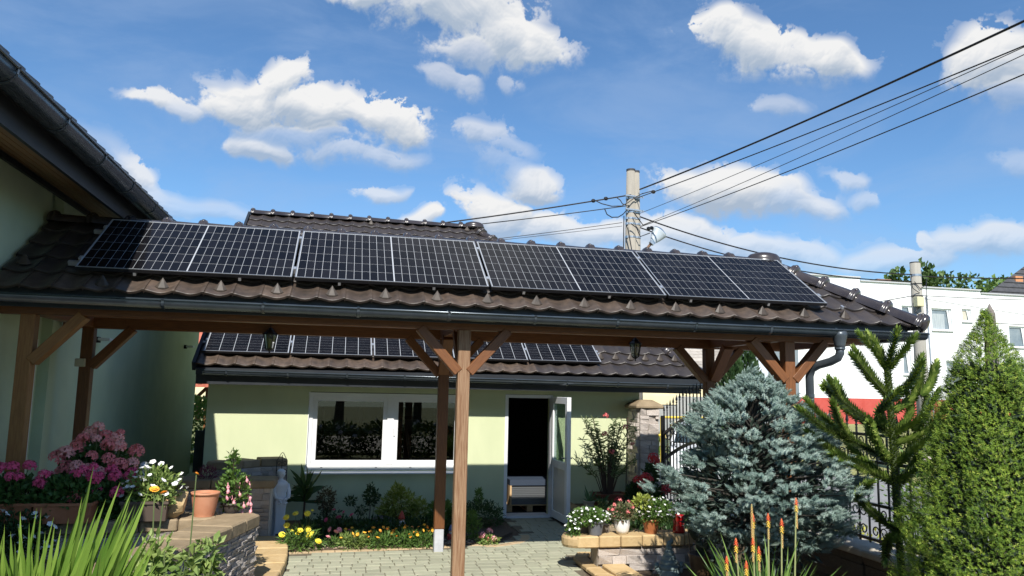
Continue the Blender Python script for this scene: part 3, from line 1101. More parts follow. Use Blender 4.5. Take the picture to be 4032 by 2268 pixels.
# drip of a cable clip on the gutter
# walls with openings: window (-0.43..2.02, 0.80..2.03), door (2.78..3.60, 0..2.05)
w = MB()
WT = 0.32
y0, y1 = 13.0, 13.0 + WT
XA, XB = -2.03, 5.2
w.box(XA, -0.48, y0, y1, 0, 2.13)
w.box(-0.48, 2.06, y0, y1, 0, 0.79)
w.box(-0.48, 2.06, y0, y1, 2.04, 2.13)
w.box(2.06, 2.77, y0, y1, 0, 2.13)
w.box(2.77, 3.61, y0, y1, 2.06, 2.13)
w.box(3.61, XB, y0, y1, 0, 2.13)
w.box(XA, XB, y0 + 0.001, y1, 2.131, 2.5)
w.box(XA, XA + 0.3, y1, 22.6, 0, 2.5)
w.box(XB - 0.3, XB, y1, 22.6, 0, 2.4)
w.add([(XA, 13.0, 2.4), (XA, 22.8, 2.4), (XA, GRY, 5.8)], [(0, 1, 2)])
w.obj('wall', M_green, garage)
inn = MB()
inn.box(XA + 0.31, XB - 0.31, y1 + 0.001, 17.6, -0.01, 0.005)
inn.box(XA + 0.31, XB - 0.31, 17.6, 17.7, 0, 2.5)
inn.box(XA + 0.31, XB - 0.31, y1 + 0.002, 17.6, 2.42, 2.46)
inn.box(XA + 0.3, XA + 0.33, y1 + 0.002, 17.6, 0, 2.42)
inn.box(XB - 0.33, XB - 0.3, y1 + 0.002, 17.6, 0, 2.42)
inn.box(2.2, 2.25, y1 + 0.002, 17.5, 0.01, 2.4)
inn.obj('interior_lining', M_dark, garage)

# window: outer frame, two sashes, panes, sill, inside blind
win = MB()
wx0, wx1, wz0, wz1 = -0.47, 2.05, 0.80, 2.03
yf = 13.05
win.box(wx0, wx1, yf, yf + 0.08, wz0, wz0 + 0.075)
win.box(wx0, wx1, yf, yf + 0.08, wz1 - 0.065, wz1)
win.box(wx0, wx0 + 0.065, yf + .001, yf + 0.08, wz0 + 0.075, wz1 - 0.065)
win.box(wx1 - 0.065, wx1, yf + .001, yf + 0.08, wz0 + 0.075, wz1 - 0.065)
win.box(0.79, 0.90, yf - 0.004, yf + 0.08, wz0 + 0.075, wz1 - 0.065)
wo = win.obj('window', M_white, garage, bevel=0.005)
for a, b_ in ((wx0 + 0.065, 0.79), (0.90, wx1 - 0.065)):
    s_ = MB()
    q = 0.07
    z0, z1 = wz0 + 0.075, wz1 - 0.065
    s_.box(a, b_, yf + 0.018, yf + 0.07, z0, z0 + q)
    s_.box(a, b_, yf + 0.018, yf + 0.07, z1 - q, z1)
    s_.box(a, a + q, yf + 0.019, yf + 0.07, z0 + q, z1 - q)
    s_.box(b_ - q, b_, yf + 0.019, yf + 0.07, z0 + q, z1 - q)
    s_.obj('sash', M_white, wo, bevel=0.004)
    MB().box(a + q, b_ - q, yf + 0.04, yf + 0.046, z0 + q, z1 - q).obj('pane', M_glass, wo)
MB().box(0.905, 0.925, yf + 0.002, yf + 0.018, 1.34, 1.46).obj('window_handle', M_white, wo)
for xx in (-0.25, 0.62, 1.18, 1.93):
    MB().box(xx, xx + 0.035, yf - 0.003, yf + 0.001, 0.825, 0.835).obj('drain_slot', M_dark, wo)
sb = MB().add([(-0.52, 12.93, 0.735), (2.08, 12.93, 0.735), (2.08, 12.93, 0.755), (-0.52, 12.93, 0.755), (-0.52, 13.06, 0.798), (2.08, 13.06, 0.798), (-0.52, 13.06, 0.76), (2.08, 13.06, 0.76)],
              [(0, 1, 2, 3), (3, 2, 5, 4), (0, 6, 7, 1), (0, 3, 4, 6), (1, 7, 5, 2), (4, 5, 7, 6)])
sb.obj('window_sill', mat('sill_white', (0.72, 0.75, 0.80), 0.35), garage)
# white reveal strips around the window
rv = MB()
rv.box(-0.481, -0.47, 12.995, 13.32, 0.79, 2.035)
rv.box(2.05, 2.061, 12.995, 13.32, 0.79, 2.035)
rv.obj('window_reveal', M_white, garage)
# blinds behind the left pane and a smaller one behind the right pane
for a, b_, z0_, z1_ in ((-0.24, 0.33, 1.40, 1.86), (0.40, 0.68, 1.40, 1.86), (1.0, 1.32, 1.66, 1.82), (1.0, 1.30, 1.40, 1.60)):
    bl_ = MB()
    z = z0_
    while z < z1_:
        bl_.add([(a, 13.34, z), (b_, 13.34, z), (b_, 13.355, z + 0.016), (a, 13.355, z + 0.016)], [(0, 1, 2, 3)])
        z += 0.021
    bl_.obj('blind', mat('blind_green', (0.10, 0.16, 0.14), 0.6), garage)
beam('leaning_board', (1.30, 13.5, 0.5), (1.12, 13.42, 1.55), 0.06, 0.02, mat('pale_board', (0.3, 0.26, 0.2), 0.8), garage)

# door: frame and open leaf
df = MB()
df.box(2.77, 2.825, 12.99, 13.10, 0.0, 2.055)
df.box(3.575, 3.61, 12.99, 13.10, 0.0, 2.055)
df.box(2.825, 3.575, 12.99, 13.10, 2.0, 2.055)
df.box(2.825, 3.575, 12.97, 13.32, 0.0, 0.035)
df.obj('door_frame', M_white, garage)
dl = thing('x', 'x', 'x')
bpy.data.objects.remove(dl)
LW = 0.86
leaf = MB()
T_ = 0.07
leaf.box(0, 0.10, 0, T_, 0.03, 2.03)
leaf.box(LW - 0.10, LW, 0, T_, 0.03, 2.03)
leaf.box(0.10, LW - 0.10, 0.001, T_ - .001, 0.03, 0.15)
leaf.box(0.10, LW - 0.10, 0.001, T_ - .001, 1.92, 2.03)
leaf.box(0.10, LW - 0.10, 0.001, T_ - .001, 0.86, 0.98)
lo = leaf.obj('door', M_white, garage, bevel=0.004)
MB().box(0.10, LW - 0.10, 0.03, 0.037, 0.98, 1.92).obj('pane', glass('door_glass', (0.85, 0.95, 0.9), clear=0.85, k=0.35), lo)
MB().box(0.10, LW - 0.10, 0.02, 0.05, 0.15, 0.86).obj('panel', mat('frosted_panel', (0.62, 0.60, 0.55), 0.35), lo)
h = MB()
for sgn, yy in ((1, T_ + 0.03), (-1, -0.03)):
    h.box(LW - 0.06, LW - 0.035, min(yy, T_ / 2), max(yy, T_ / 2), 1.05, 1.07)
    h.box(LW - 0.17, LW - 0.035, yy - 0.008, yy + 0.008, 1.05, 1.07)
h.obj('handle', M_zinc, lo)
lo.location = (3.575, 12.97, 0)
lo.rotation_euler = (0, 0, R(-88))
for zz in (0.25, 1.0, 1.8):
    MB().tube([(3.59, 12.975, zz), (3.59, 12.975, zz + 0.09)], 0.012, 8).obj('hinge', M_white, garage)

# back row of solar panels (portrait) on the garage roof
lab = ['solar panel at the left edge of the garage roof, seen below the porch beam', 'second solar panel from the left on the garage roof',
       'third solar panel from the left on the garage roof', 'fourth solar panel on the garage roof, behind the porch braces', 'solar panel at the right end of the garage roof row']
for i in range(5):
    t = copy_tree(proto)
    k_ = 0.97
    # turned by 90 degrees in the roof plane: long side up the slope
    Rz = Matrix(((0, -1, 0), (1, 0, 0), (0, 0, 1)))
    M = (SM @ Rz).to_4x4() @ Matrix.Scale(k_, 4)
    M.translation = slope_pt((0, 12.65, 2.64), -2.08 + 1.266 + i * 1.296, 0, 0)
    t.matrix_world = M
    t['label'] = lab[i]
for s_ in (0.35, 1.6):
    o = MB().box(0, 6.6, -0.02, 0.02, -0.06, -0.04).obj('mounting_rail', M_alu, garage)
    o.matrix_local = SM.to_4x4()
    o.location = slope_pt((0, 12.65, 2.64), -2.15, s_, 0)
    for i in range(6):
        o = MB().box(-0.013, 0.013, -0.03, 0.03, -0.05, 0.008).obj('clamp', M_alu, garage)
        o.matrix_local = SM.to_4x4()
        o.location = slope_pt((0, 12.65, 2.64), -2.095 + i * 1.296 + (0.0 if i else 0.003), s_, 0)

# ---------------------------------------------------------------- left house
house = thing('green_house', 'tall green rendered house with overhanging dark eaves at the left edge', 'house')
HX = -3.40
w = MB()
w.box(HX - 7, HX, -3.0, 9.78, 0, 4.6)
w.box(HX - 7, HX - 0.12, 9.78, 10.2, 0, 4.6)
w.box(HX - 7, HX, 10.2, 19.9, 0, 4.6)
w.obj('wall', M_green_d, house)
MB().box(HX - 0.11, HX + 0.012, 9.70, 9.76, 0.0, 2.6).obj('corner_trim', M_white, house)
# sloping roof body
EX = -2.40
ez = 4.31
rf = MB()
v = []
for yy in (-3.2, 20.3):
    v += [(EX + 0.03, yy, ez - 0.06), (EX + 0.03, yy, ez), (HX - 3.5, yy, ez + 3.0), (HX - 3.5, yy, ez + 2.9), (HX, yy, 4.37)]
rf.add(v, [(0, 1, 2, 3, 4), (9, 8, 7, 6, 5), (1, 6, 7, 2), (0, 5, 6, 1), (0, 4, 9, 5), (4, 3, 8, 9)])
rf.obj('roof_deck', M_fascia, house)
# soffit boards
M_soff = mat('soffit_boards', (0.20, 0.09, 0.035), 0.55, (0.30, 0.15, 0.06), ns=5, nmix=0.9, stretch=(9, 0.7, 9), rnd=0.12)
n_ = 6
for i in range(n_):
    t0, t1 = i / n_, (i + 1) / n_ - 0.02
    xa, za = -2.62 + (HX + 2.62) * t0, 4.095 + 0.29 * t0
    xb, zb = -2.62 + (HX + 2.62) * t1, 4.095 + 0.29 * t1
    MB().add([(xa, -3.1, za), (xb, -3.1, zb), (xb, 20.1, zb), (xa, 20.1, za), (xa, -3.1, za + .02), (xb, -3.1, zb + .02), (xb, 20.1, zb + .02), (xa, 20.1, za + .02)],
             [(0, 1, 2, 3), (7, 6, 5, 4), (0, 4, 5, 1), (1, 5, 6, 2), (2, 6, 7, 3), (3, 7, 4, 0)]).obj('soffit_board', M_soff, house)
MB().box(-2.62, -2.585, -3.1, 20.1, 4.05, 4.33).obj('fascia_board', M_fascia, house)
MB().box(HX - 0.001, HX + 0.04, -3.1, 20.1, 4.31, 4.40).obj('wall_batten', M_fascia, house)
gutter(house, (-2.425, -3.1, 4.30), (-2.425, 20.2, 4.30), 0.108, 1.05, bracket_off=0.5)
# the gutter runs toward -y so its outer side faces +x: eave tiles, one by one where near
et = MB()
et.add([(0, 0, 0), (0, TW - 0.01, 0), (-0.42, TW - 0.01, 0.27), (-0.42, 0, 0.27), (0, 0, 0.03), (0, TW - 0.01, 0.03), (-0.42, TW - 0.01, 0.29), (-0.42, 0, 0.29),
        (0.0, TW - 0.04, 0.045), (0.0, TW - 0.01, 0.045), (-0.42, TW - 0.01, 0.305), (-0.42, TW - 0.04, 0.305)],
       [(0, 3, 2, 1), (4, 5, 6, 7), (0, 1, 5, 4), (1, 2, 6, 5), (3, 0, 4, 7), (8, 9, 10, 11), (4, 8, 11, 7), (9, 5, 6, 10), (8, 4, 5, 9)])
ete = et.me('roof_tile')
ete.materials.append(M_tile)
yy = -3.0
while yy < 20.1:
    place('roof_tile', ete, house, (-2.325, yy, 4.32))
    yy += TW
# outdoor wall lamps on the shaded wall
for yy, zz in ((18.2, 2.93), (11.9, 2.72)):
    t = thing('wall_lamp', 'small flat wall lamp ' + ('far down the shaded green wall' if yy > 15 else 'on the green wall behind the rear left porch post'), 'lamp', (HX, yy, zz))
    MB().box(0.0, 0.05, -0.05, 0.05, -0.04, 0.04).obj('base', M_dark, t)
    MB().box(0.05, 0.20, -0.09, 0.09, -0.01, 0.025).obj('shade', mat('lamp_pale', (0.6, 0.62, 0.6), 0.4), t)


# ---------------------------------------------------------------- hanging lanterns
def lantern(loc, lab_):
    t = thing('hanging_lantern', lab_, 'lantern', loc, group='lanterns hanging from the porch beam')
    b = MB()
    b.tube([(0, 0, 0.30), (0, 0, 0.20)], 0.004, 6)
    b.lathe([(0.010, 0.205), (0.022, 0.20), (0.03, 0.185), (0.045, 0.175), (0.055, 0.155), (0.10, 0.125), (0.102, 0.118), (0.075, 0.115)], 6)
    b.obj('lantern_cap', M_black, t)
    b = MB()
    b.lathe([(0.0, -0.13), (0.012, -0.115), (0.006, -0.10), (0.045, -0.075), (0.05, -0.065), (0.0, -0.064)], 6)
    b.obj('lantern_finial', M_black, t)
    b = MB()
    for k in range(6):
        a = 2 * PI * k / 6
        b.bar((0.085 * math.cos(a), 0.085 * math.sin(a), 0.118), (0.05 * math.cos(a), 0.05 * math.sin(a), -0.068), 0.009)
    b.obj('lantern_cage', M_black, t)
    b = MB().lathe([(0.08, 0.115), (0.047, -0.063)], 6)
    b.obj('glass', glass('lantern_glass', (0.8, 0.8, 0.75), clear=0.75), t)
    b = MB().lathe([(0.02, -0.06), (0.022, 0.06), (0.0, 0.065)], 8)
    b.obj('bulb', mat('bulb_white', (0.7, 0.68, 0.6), 0.4), t)
    return t


lantern((-0.905, 10.32, 2.66), 'black hanging lantern on the left, in front of the solar panels of the garage')
lantern((4.07, 10.32, 2.70), 'black hanging lantern on the right, in front of the bare garage tiles')

# ================================================================ background
# ---------------------------------------------------------------- white building
WY = 45.0
M_wr = mat('white_render', (0.74, 0.75, 0.77), 0.85, (0.80, 0.81, 0.82), ns=0.5, nmix=1.0, bump=0.01, bs=6)
M_red = mat('red_paint', (0.44, 0.055, 0.04), 0.8, (0.52, 0.10, 0.08), ns=2, nmix=1.0, bump=0.02, bs=5)
wb = thing('white_building', 'long white flat-roofed two-storey building with a red base and stepped parapet', 'building')


def hgt(x):
    for x1, z in ((33.77, 10.05), (38.4, 9.82), (43.3, 9.62), (99, 9.42)):
        if x < x1:
            return z


WINS = [(39.25, 40.85, 6.72, 8.25), (41.7, 42.45, 7.40, 8.30), (40.2, 41.65, 3.15, 4.70), (45.5, 46.9, 5.75, 7.25), (36.9, 37.8, 7.0, 8.33), (36.85, 37.45, 3.65, 5.40), (45.6, 47.0, 2.4, 4.2), (48.5, 50.0, 6.5, 8.0)]
xs = sorted(set([29.0, 33.77, 38.4, 43.3, 54.0] + [w_[0] for w_ in WINS] + [w_[1] for w_ in WINS]))
w = MB()
for a, b_ in zip(xs[:-1], xs[1:]):
    mid = (a + b_) / 2
    holes = sorted([(q[2], q[3]) for q in WINS if q[0] <= mid <= q[1]])
    z = 2.02
    for h0, h1 in holes:
        w.box(a, b_, WY, WY + 0.4, z, h0)
        z = h1
    w.box(a, b_, WY, WY + 0.4, z, hgt(mid))
w.box(29.0, 29.4, WY + 0.4, WY + 12, 2.02, 10.05)
w.obj('wall', M_wr, wb)
MB().box(29.0, 54, WY - 0.03, WY + 0.4, 0.2, 2.02).obj('red_base', M_red, wb)
MB().box(29.3, 54, WY + 0.41, WY + 12, 0.3, 9.3).obj('inner_block', mat('inner_grey', (0.10, 0.11, 0.12), 0.9), wb)
for a, b_ in ((28.9, 33.77), (33.77, 38.4), (38.4, 43.3), (43.3, 54.1)):
    z = hgt((a + b_) / 2)
    MB().box(a, b_, WY - 0.1, WY + 0.5, z + 0.002, z + 0.09).obj('parapet_cap', mat('cap_grey', (0.45, 0.46, 0.48), 0.6), wb)
for i, (a, b_, z0, z1) in enumerate(WINS):
    f = MB()
    t_ = 0.11
    y0, y1 = WY + 0.10, WY + 0.22
    f.box(a, b_, y0, y1, z0, z0 + t_)
    f.box(a, b_, y0, y1, z1 - t_, z1)
    f.box(a, a + t_, y0 + .002, y1, z0 + t_, z1 - t_)
    f.box(b_ - t_, b_, y0 + .002, y1, z0 + t_, z1 - t_)
    fo = f.obj('window', M_white, wb)
    p = MB().box(a + t_, b_ - t_, WY + 0.16, WY + 0.18, z0 + t_, z1 - t_).obj('pane', mat('far_pane', (0.16, 0.20, 0.235), 0.12, (0.24, 0.28, 0.31), ns=1.5, spec=0.6), fo)
    if i in (0, 2):
        MB().add([(a + t_, WY + 0.155, z0 + t_), (b_ - 0.45, WY + 0.155, z0 + t_), (b_ - 0.45, WY + 0.155, z1 - 0.35), (a + t_, WY + 0.155, z1 - 0.35)], [(0, 1, 2, 3)]).obj('curtain', mat('curtain', (0.42, 0.46, 0.48), 0.9, (0.3, 0.34, 0.37), ns=6, stretch=(3, 1, .2)), fo)
    if i in (1,):
        MB().box(a + t_, b_ - 0.22, WY + 0.15, WY + 0.158, z0 + t_, z1 - t_).obj('curtain', mat('curtain_beige', (0.5, 0.47, 0.4), 0.9), fo)
    # tilted open sash
    MB().add([(b_ - t_ - 0.02, WY + 0.10, z0 + t_), (b_ - t_ - 0.22, WY + 0.06, z1 - t_), (b_ - t_ - 0.10, WY + 0.06, z1 - t_), (b_ - t_ + 0.01, WY + 0.10, z0 + t_), (b_ - t_ - 0.02, WY + 0.13, z0 + t_), (b_ - t_ - 0.22, WY + 0.09, z1 - t_), (b_ - t_ - 0.10, WY + 0.09, z1 - t_), (b_ - t_ + 0.01, WY + 0.13, z0 + t_)],
             [(0, 3, 2, 1), (4, 5, 6, 7), (0, 1, 5, 4), (2, 3, 7, 6), (1, 2, 6, 5), (3, 0, 4, 7)]).obj('sash', M_white, fo)
    MB().box(a - 0.06, b_ + 0.06, WY - 0.1, WY + 0.1, z0 - 0.05, z0 - 0.003).obj('window_sill', mat('cap_grey', (0.45, 0.46, 0.48), 0.6), fo)
MB().box(35.9, 37.0, WY + 1, WY + 1.8, 9.6, 10.25).obj('chimney', mat('brick_dull', (0.25, 0.14, 0.10), 0.9), wb)

# dark-roofed house further right with a brick chimney
bh = thing('dark_roofed_house', 'house with a dark grey tiled roof and small brick chimney behind the white building', 'house')
M_dr = mat('far_dark_roof', (0.045, 0.046, 0.052), 0.7, (0.07, 0.07, 0.075), ns=3)
r = MB()
LA, LB, LC = (54.6, 56.0, 11.26), (66.2, 68.0, 11.26), (70.0, 62.0, 18.4)
RA, RC = (90.0, 56.0, 11.26), (90.0, 62.0, 18.4)
r.add([LA, RA, RC, LC, LB, (90.0, 68.0, 11.26)], [(0, 1, 2, 3), (3, 2, 5, 4), (0, 3, 4), (1, 5, 2)])
r.obj('roof', M_dr, bh)
for k in range(14):
    t_ = (k + 0.5) / 14
    MB().bar((54.6 + 15.4 * t_ + 0.1, 56 + 6 * t_ - 0.02, 11.29 + 7.14 * t_), (90, 56 + 6 * t_ - 0.02, 11.29 + 7.14 * t_), 0.12, 0.06).obj('tile_course', M_dr, bh)
MB().box(66.5, 89.5, 56.6, 67.5, 0.5, 11.2).obj('wall', M_wr, bh)
MB().box(58.9, 59.7, 57.2, 58, 12.0, 13.2).obj('chimney', mat('brick_orange', (0.55, 0.25, 0.12), 0.9), bh)

# cream house behind the gate
ch_ = thing('cream_house', 'cream house with grey plinth and weathered slate roof behind the garage', 'house')
CY = 24.0
MB().box(8.4, 13.0, CY, CY + 7, 2.03, 3.1).obj('wall', mat('cream_render', (0.72, 0.62, 0.38), 0.85, (0.76, 0.67, 0.43), ns=1.5, bump=.004), ch_)
MB().box(8.38, 13.02, CY - 0.06, CY + 7, 0.0, 2.03).obj('plinth', mat('plinth_grey', (0.30, 0.30, 0.29), 0.9, (0.38, 0.38, 0.36), ns=2, bump=.006), ch_)
MB().box(8.9, 10.9, CY - 0.09, CY - 0.061, 1.75, 2.04).obj('wall_band', mat('cream_render', (0.72, 0.62, 0.38)), ch_)
M_slate = mat('slate_shingle', (0.30, 0.27, 0.24), 0.8, (0.46, 0.42, 0.37), ns=5, nmix=1.0, bump=.01, bs=20, rnd=0.25)
sr = MB().box(-0.21, 0.20, -0.02, 0.25, 0, 0.022).me('shingle')
sr.materials.append(M_slate)
MB().add([(8.2, CY - 0.4, 2.93), (13.2, CY - 0.4, 2.93), (13.2, CY + 3.4, 5.3), (8.2, CY + 3.4, 5.3), (8.2, CY + 7.4, 2.93), (13.2, CY + 7.4, 2.93)], [(0, 1, 2, 3), (3, 2, 5, 4), (0, 3, 4), (1, 5, 2)]).obj('roof', M_slate, ch_)
sa = math.atan2(2.37, 3.8)
for rw in range(9):
    for k in range(12):
        xx = 8.4 + k * 0.415 + (0.2 if rw % 2 else 0)
        if xx > 13.1:
            continue
        place('shingle', sr, ch_, (xx, CY - 0.4 + rw * 0.2, 2.95 + rw * 0.2 * 2.37 / 3.8), (sa - 0.05, 0, rng.uniform(-.04, .04)))
MB().box(13.05, 13.7, CY - 1.0, CY + 3, 0, 3.9).obj('annex_wall', mat('pale_blue_render', (0.55, 0.60, 0.66), 0.85), ch_)
MB().tube([(13.0, CY - 1.05, 0), (13.0, CY - 1.05, 3.2)], 0.045, 8).obj('downpipe', M_gutter, ch_)

# shed with red tiled roof seen in the gap at the left
sh = thing('red_roofed_shed', 'small timber shed with red tiles seen through the gap beside the garage', 'shed')
SY = 26.0
r = MB()
r.add([(-7, SY - 0.5, 2.12), (-3.8, SY - 0.5, 2.12), (-3.8, SY + 1.5, 3.0), (-7, SY + 1.5, 3.0), (-7, SY - 0.5, 2.02), (-3.8, SY - 0.5, 2.02), (-3.8, SY + 1.5, 2.9), (-7, SY + 1.5, 2.9)], [(0, 1, 2, 3), (7, 6, 5, 4), (0, 4, 5, 1), (1, 5, 6, 2), (2, 6, 7, 3), (3, 7, 4, 0)])
r.obj('roof', mat('red_tiles', (0.42, 0.10, 0.06), 0.8, (0.5, 0.16, 0.1), ns=6), sh)
for k in range(10):
    MB().tube([(-6.8 + k * .32, SY - 0.52, 2.14), (-6.8 + k * .32, SY + 1.48, 3.02)], 0.07, 6).obj('tile_row', MATS['red_tiles'], sh)
for xx in (-6.6, -5.2, -4.05):
    beam('post', (xx, SY, 0), (xx, SY, 2.1), 0.14, 0.14, M_wood, sh)
beam('brace', (-4.7, SY, 1.35), (-4.1, SY, 2.0), 0.1, 0.1, M_wood, sh, up=(0, 1, 0))
for k in range(12):
    MB().box(-6.9 + k * .25, -6.72 + k * .25, SY + 1.5, SY + 1.53, 0.9, 1.7).obj('slat', mat('old_slat', (0.28, 0.17, 0.10), 0.9), sh)
fw = thing('far_pale_house', 'distant pale house with a red roof in the gap at the left', 'house')
MB().box(-14, -8.6, 60, 66, 0, 4.3).obj('wall', mat('cream_render', (0.72, 0.62, 0.38)), fw)
MB().add([(-14.3, 59.5, 4.3), (-8.3, 59.5, 4.3), (-8.3, 63, 6.3), (-14.3, 63, 6.3), (-14.3, 66.5, 4.3), (-8.3, 66.5, 4.3)], [(0, 1, 2, 3), (3, 2, 5, 4), (0, 3, 4), (1, 5, 2)]).obj('roof', MATS['red_tiles'], fw)

# hill
h = MB()
N = 60
M_ = 14
v = []
for i in range(N + 1):
    a = R(-75 + 150 * i / N)
    for j in range(M_ + 1):
        t_ = j / M_
        rad = 150 + 180 * t_
        prof = math.sin(min(1, t_ * 1.2) * PI / 2)
        hh = (11 + 5 * math.sin(i * 0.31) + 3 * math.sin(i * 0.77 + 1) + (13 if a > R(30) else 0) * min(1, max(0, (math.degrees(a) - 30) / 8))) * prof
        v.append((rad * math.sin(a), rad * math.cos(a), hh - 0.5 + mnoise.noise((i * .7, j * .8, 0)) * 1.5 * prof))
f = [(i * (M_ + 1) + j, (i + 1) * (M_ + 1) + j, (i + 1) * (M_ + 1) + j + 1, i * (M_ + 1) + j + 1) for i in range(N) for j in range(M_)]
h.add(v, f)
h.obj('hill', mat('hill_wood', (0.05, 0.085, 0.04), 0.95, (0.09, 0.13, 0.05), ns=0.15, nmix=1.0, bump=0.8, bs=0.5), kind='structure')


# ---------------------------------------------------------------- foliage tools
def leafy(n, sampler, size, aspect=0.45, up=0.3, jit=0.6, fold=0.25):
    """n small folded leaves; sampler() -> (point, outward normal)"""
    V, F = [], []
    for i in range(n):
        p, nr = sampler()
        p, nr = Vector(p), Vector(nr)
        d = (nr + Vector((rng.gauss(0, jit), rng.gauss(0, jit), rng.gauss(0, jit) + up)))
        if d.length < 1e-4:
            continue
        d.normalize()
        s = d.cross(Vector((rng.gauss(0, 1), rng.gauss(0, 1), rng.gauss(0, 1)))).normalized()
        t = d.cross(s)
        L = size * rng.uniform(0.65, 1.3)
        W = L * aspect * 0.5
        o = len(V)
        mid = p + d * L * 0.45
        V += [p, mid + s * W + t * W * fold, p + d * L - t * L * 0.12, mid - s * W + t * W * fold, mid - t * W * 0.2]
        F += [(o, o + 1, o + 4), (o + 1, o + 2, o + 4), (o, o + 4, o + 3), (o + 4, o + 2, o + 3)]
    return V, F


def vary(me, amt=0.3, attr='tint', per=4, seed=1):
    """per-leaf tint attribute"""
    nf = len(me.polygons)
    r_ = np.random.default_rng(seed)
    a = me.attributes.new(attr, 'FLOAT', 'FACE')
    k = (nf + per - 1) // per
    vals = np.repeat(r_.random(k), per)[:nf].astype(np.float32)
    a.data.foreach_set('value', vals)


def leafmat(name, c1, c2, c3=None, rough=0.5, trans=0.25, spec=0.35):
    if name in MATS:
        return MATS[name]
    mt = bpy.data.materials.new(name)
    mt.use_nodes = True
    t = mt.node_tree
    bsdf = t.nodes['Principled BSDF']
    b = NB(t)
    at = b.n('ShaderNodeAttribute', dict(attribute_name='tint'))
    tc = b.n('ShaderNodeTexCoord')
    no = b.n('ShaderNodeTexNoise', Vector=tc.outputs['Object'], Scale=5.0, Detail=2.0)
    f = b.m('MULTIPLY_ADD', no.outputs['Fac'], 0.8, b.m('MULTIPLY_ADD', at.outputs['Fac'], 0.9, -0.35), clamp=True)
    col = b.mix(f, c1, c2)
    if c3:
        col = b.mix(b.mr(at.outputs['Fac'], 0.90, 0.93), col, c3)
    t.links.new(col, bsdf.inputs['Base Color'])
    bsdf.inputs['Roughness'].default_value = rough
    bsdf.inputs['Specular IOR Level'].default_value = spec
    if trans:
        tr = b.n('ShaderNodeBsdfTranslucent', Color=b.mix(0.4, col, (0.35, 0.5, 0.04)))
        mx = b.n('ShaderNodeMixShader', i0=trans, i1=bsdf.outputs[0], i2=tr.outputs[0])
        t.links.new(mx.outputs[0], t.nodes['Material Output'].inputs['Surface'])
    MATS[name] = mt
    return mt


def ell(cx, cy, cz, rx, ry, rz, inner=0.55, top=None):
    def s():
        while True:
            d = Vector((rng.gauss(0, 1), rng.gauss(0, 1), rng.gauss(0, 1))).normalized()
            if top is not None and d.z < top:
                continue
            q = rng.uniform(inner, 1.0) ** 0.6
            return (cx + d.x * rx * q, cy + d.y * ry * q, cz + d.z * rz * q), d
    return s


def leaf_obj(name, n, sampler, size, mt, parent=None, kind=None, seed=1, **k):
    V, F = leafy(n, sampler, size, **k)
    me = mesh(name, V, F)
    vary(me, seed=seed)
    return link(name, me, mt, parent, kind)


# wood on the hill and single trees behind the white building
ML_far = leafmat('far_leaves', (0.04, 0.08, 0.025), (0.12, 0.19, 0.055), trans=0.15)
ML_far2 = leafmat('far_leaves_light', (0.07, 0.14, 0.03), (0.19, 0.29, 0.07), trans=0.2)


def broad_tree(x, y, z0, H, rad, label, mt, n=900, lobes=7, ls=0.5, group='trees behind the white building'):
    t = thing('broadleaf_tree', label, 'tree', (x, y, z0), group=group)
    tr = MB().tube([(0, 0, 0), (0.1, 0, H * 0.35), (0.0, 0.1, H * 0.7)], [rad * .10, rad * .07, rad * .03], 7)
    for k in range(4):
        a = k * 1.7
        tr.tube([(0.05, 0, H * (.3 + .08 * k)), (rad * .5 * math.cos(a), rad * .5 * math.sin(a), H * (.5 + .1 * k))], [rad * .05, rad * .015], 5)
    tr.obj('trunk', mat('bark', (0.08, 0.06, 0.045), 0.9, (0.13, 0.10, 0.075), ns=8, bump=.01), t)
    ss = []
    for k in range(lobes):
        a = rng.random() * 2 * PI
        q = rng.random() ** 0.5 * rad * 0.6
        ss.append(ell(q * math.cos(a), q * math.sin(a), H * rng.uniform(.45, .85), rad * rng.uniform(.35, .6), rad * rng.uniform(.35, .6), H * rng.uniform(.12, .2), inner=.4))
    leaf_obj('crown', n, lambda: rng.choice(ss)(), ls, mt, t, aspect=.8, up=.2)
    return t


TL = ['tall thin dark tree directly right of the grey pole, over the white parapet', 'dark green tree over the white parapet, first broad crown right of the pole',
      'dark green tree over the white parapet, second broad crown right of the pole', 'dark green tree in the middle of the row over the white parapet',
      'lower bright green tree in the middle of the row over the parapet', 'bright green tree over the parapet left of the dark roof', 'tallest bright green tree over the parapet where the dark roof begins',
      'bright green tree showing above the dark roof slope', 'tiny tree top peeping over the parapet left of the grey pole']
for i, (ra, y, zt, rd, kind_) in enumerate([(.868, 74, 17.2, 1.8, 0), (.885, 78, 16.4, 3.6, 0), (.915, 80, 16.6, 4.2, 0), (.942, 78, 16.0, 3.8, 0), (.956, 84, 16.4, 4.0, 1), (.980, 82, 17.3, 4.6, 1), (1.008, 82, 18.2, 5.0, 1), (1.035, 84, 18.6, 4.6, 1), (.805, 74, 15.8, 1.6, 0)]):
    broad_tree(ra * y, y, 0.5, (zt - .5) / 0.95, rd, TL[i], (ML_far, ML_far2)[kind_], n=1500, ls=0.62)

# two dark cypresses behind the porch
ML_cyp = leafmat('cypress_leaves', (0.018, 0.045, 0.014), (0.05, 0.10, 0.03), trans=0.1)


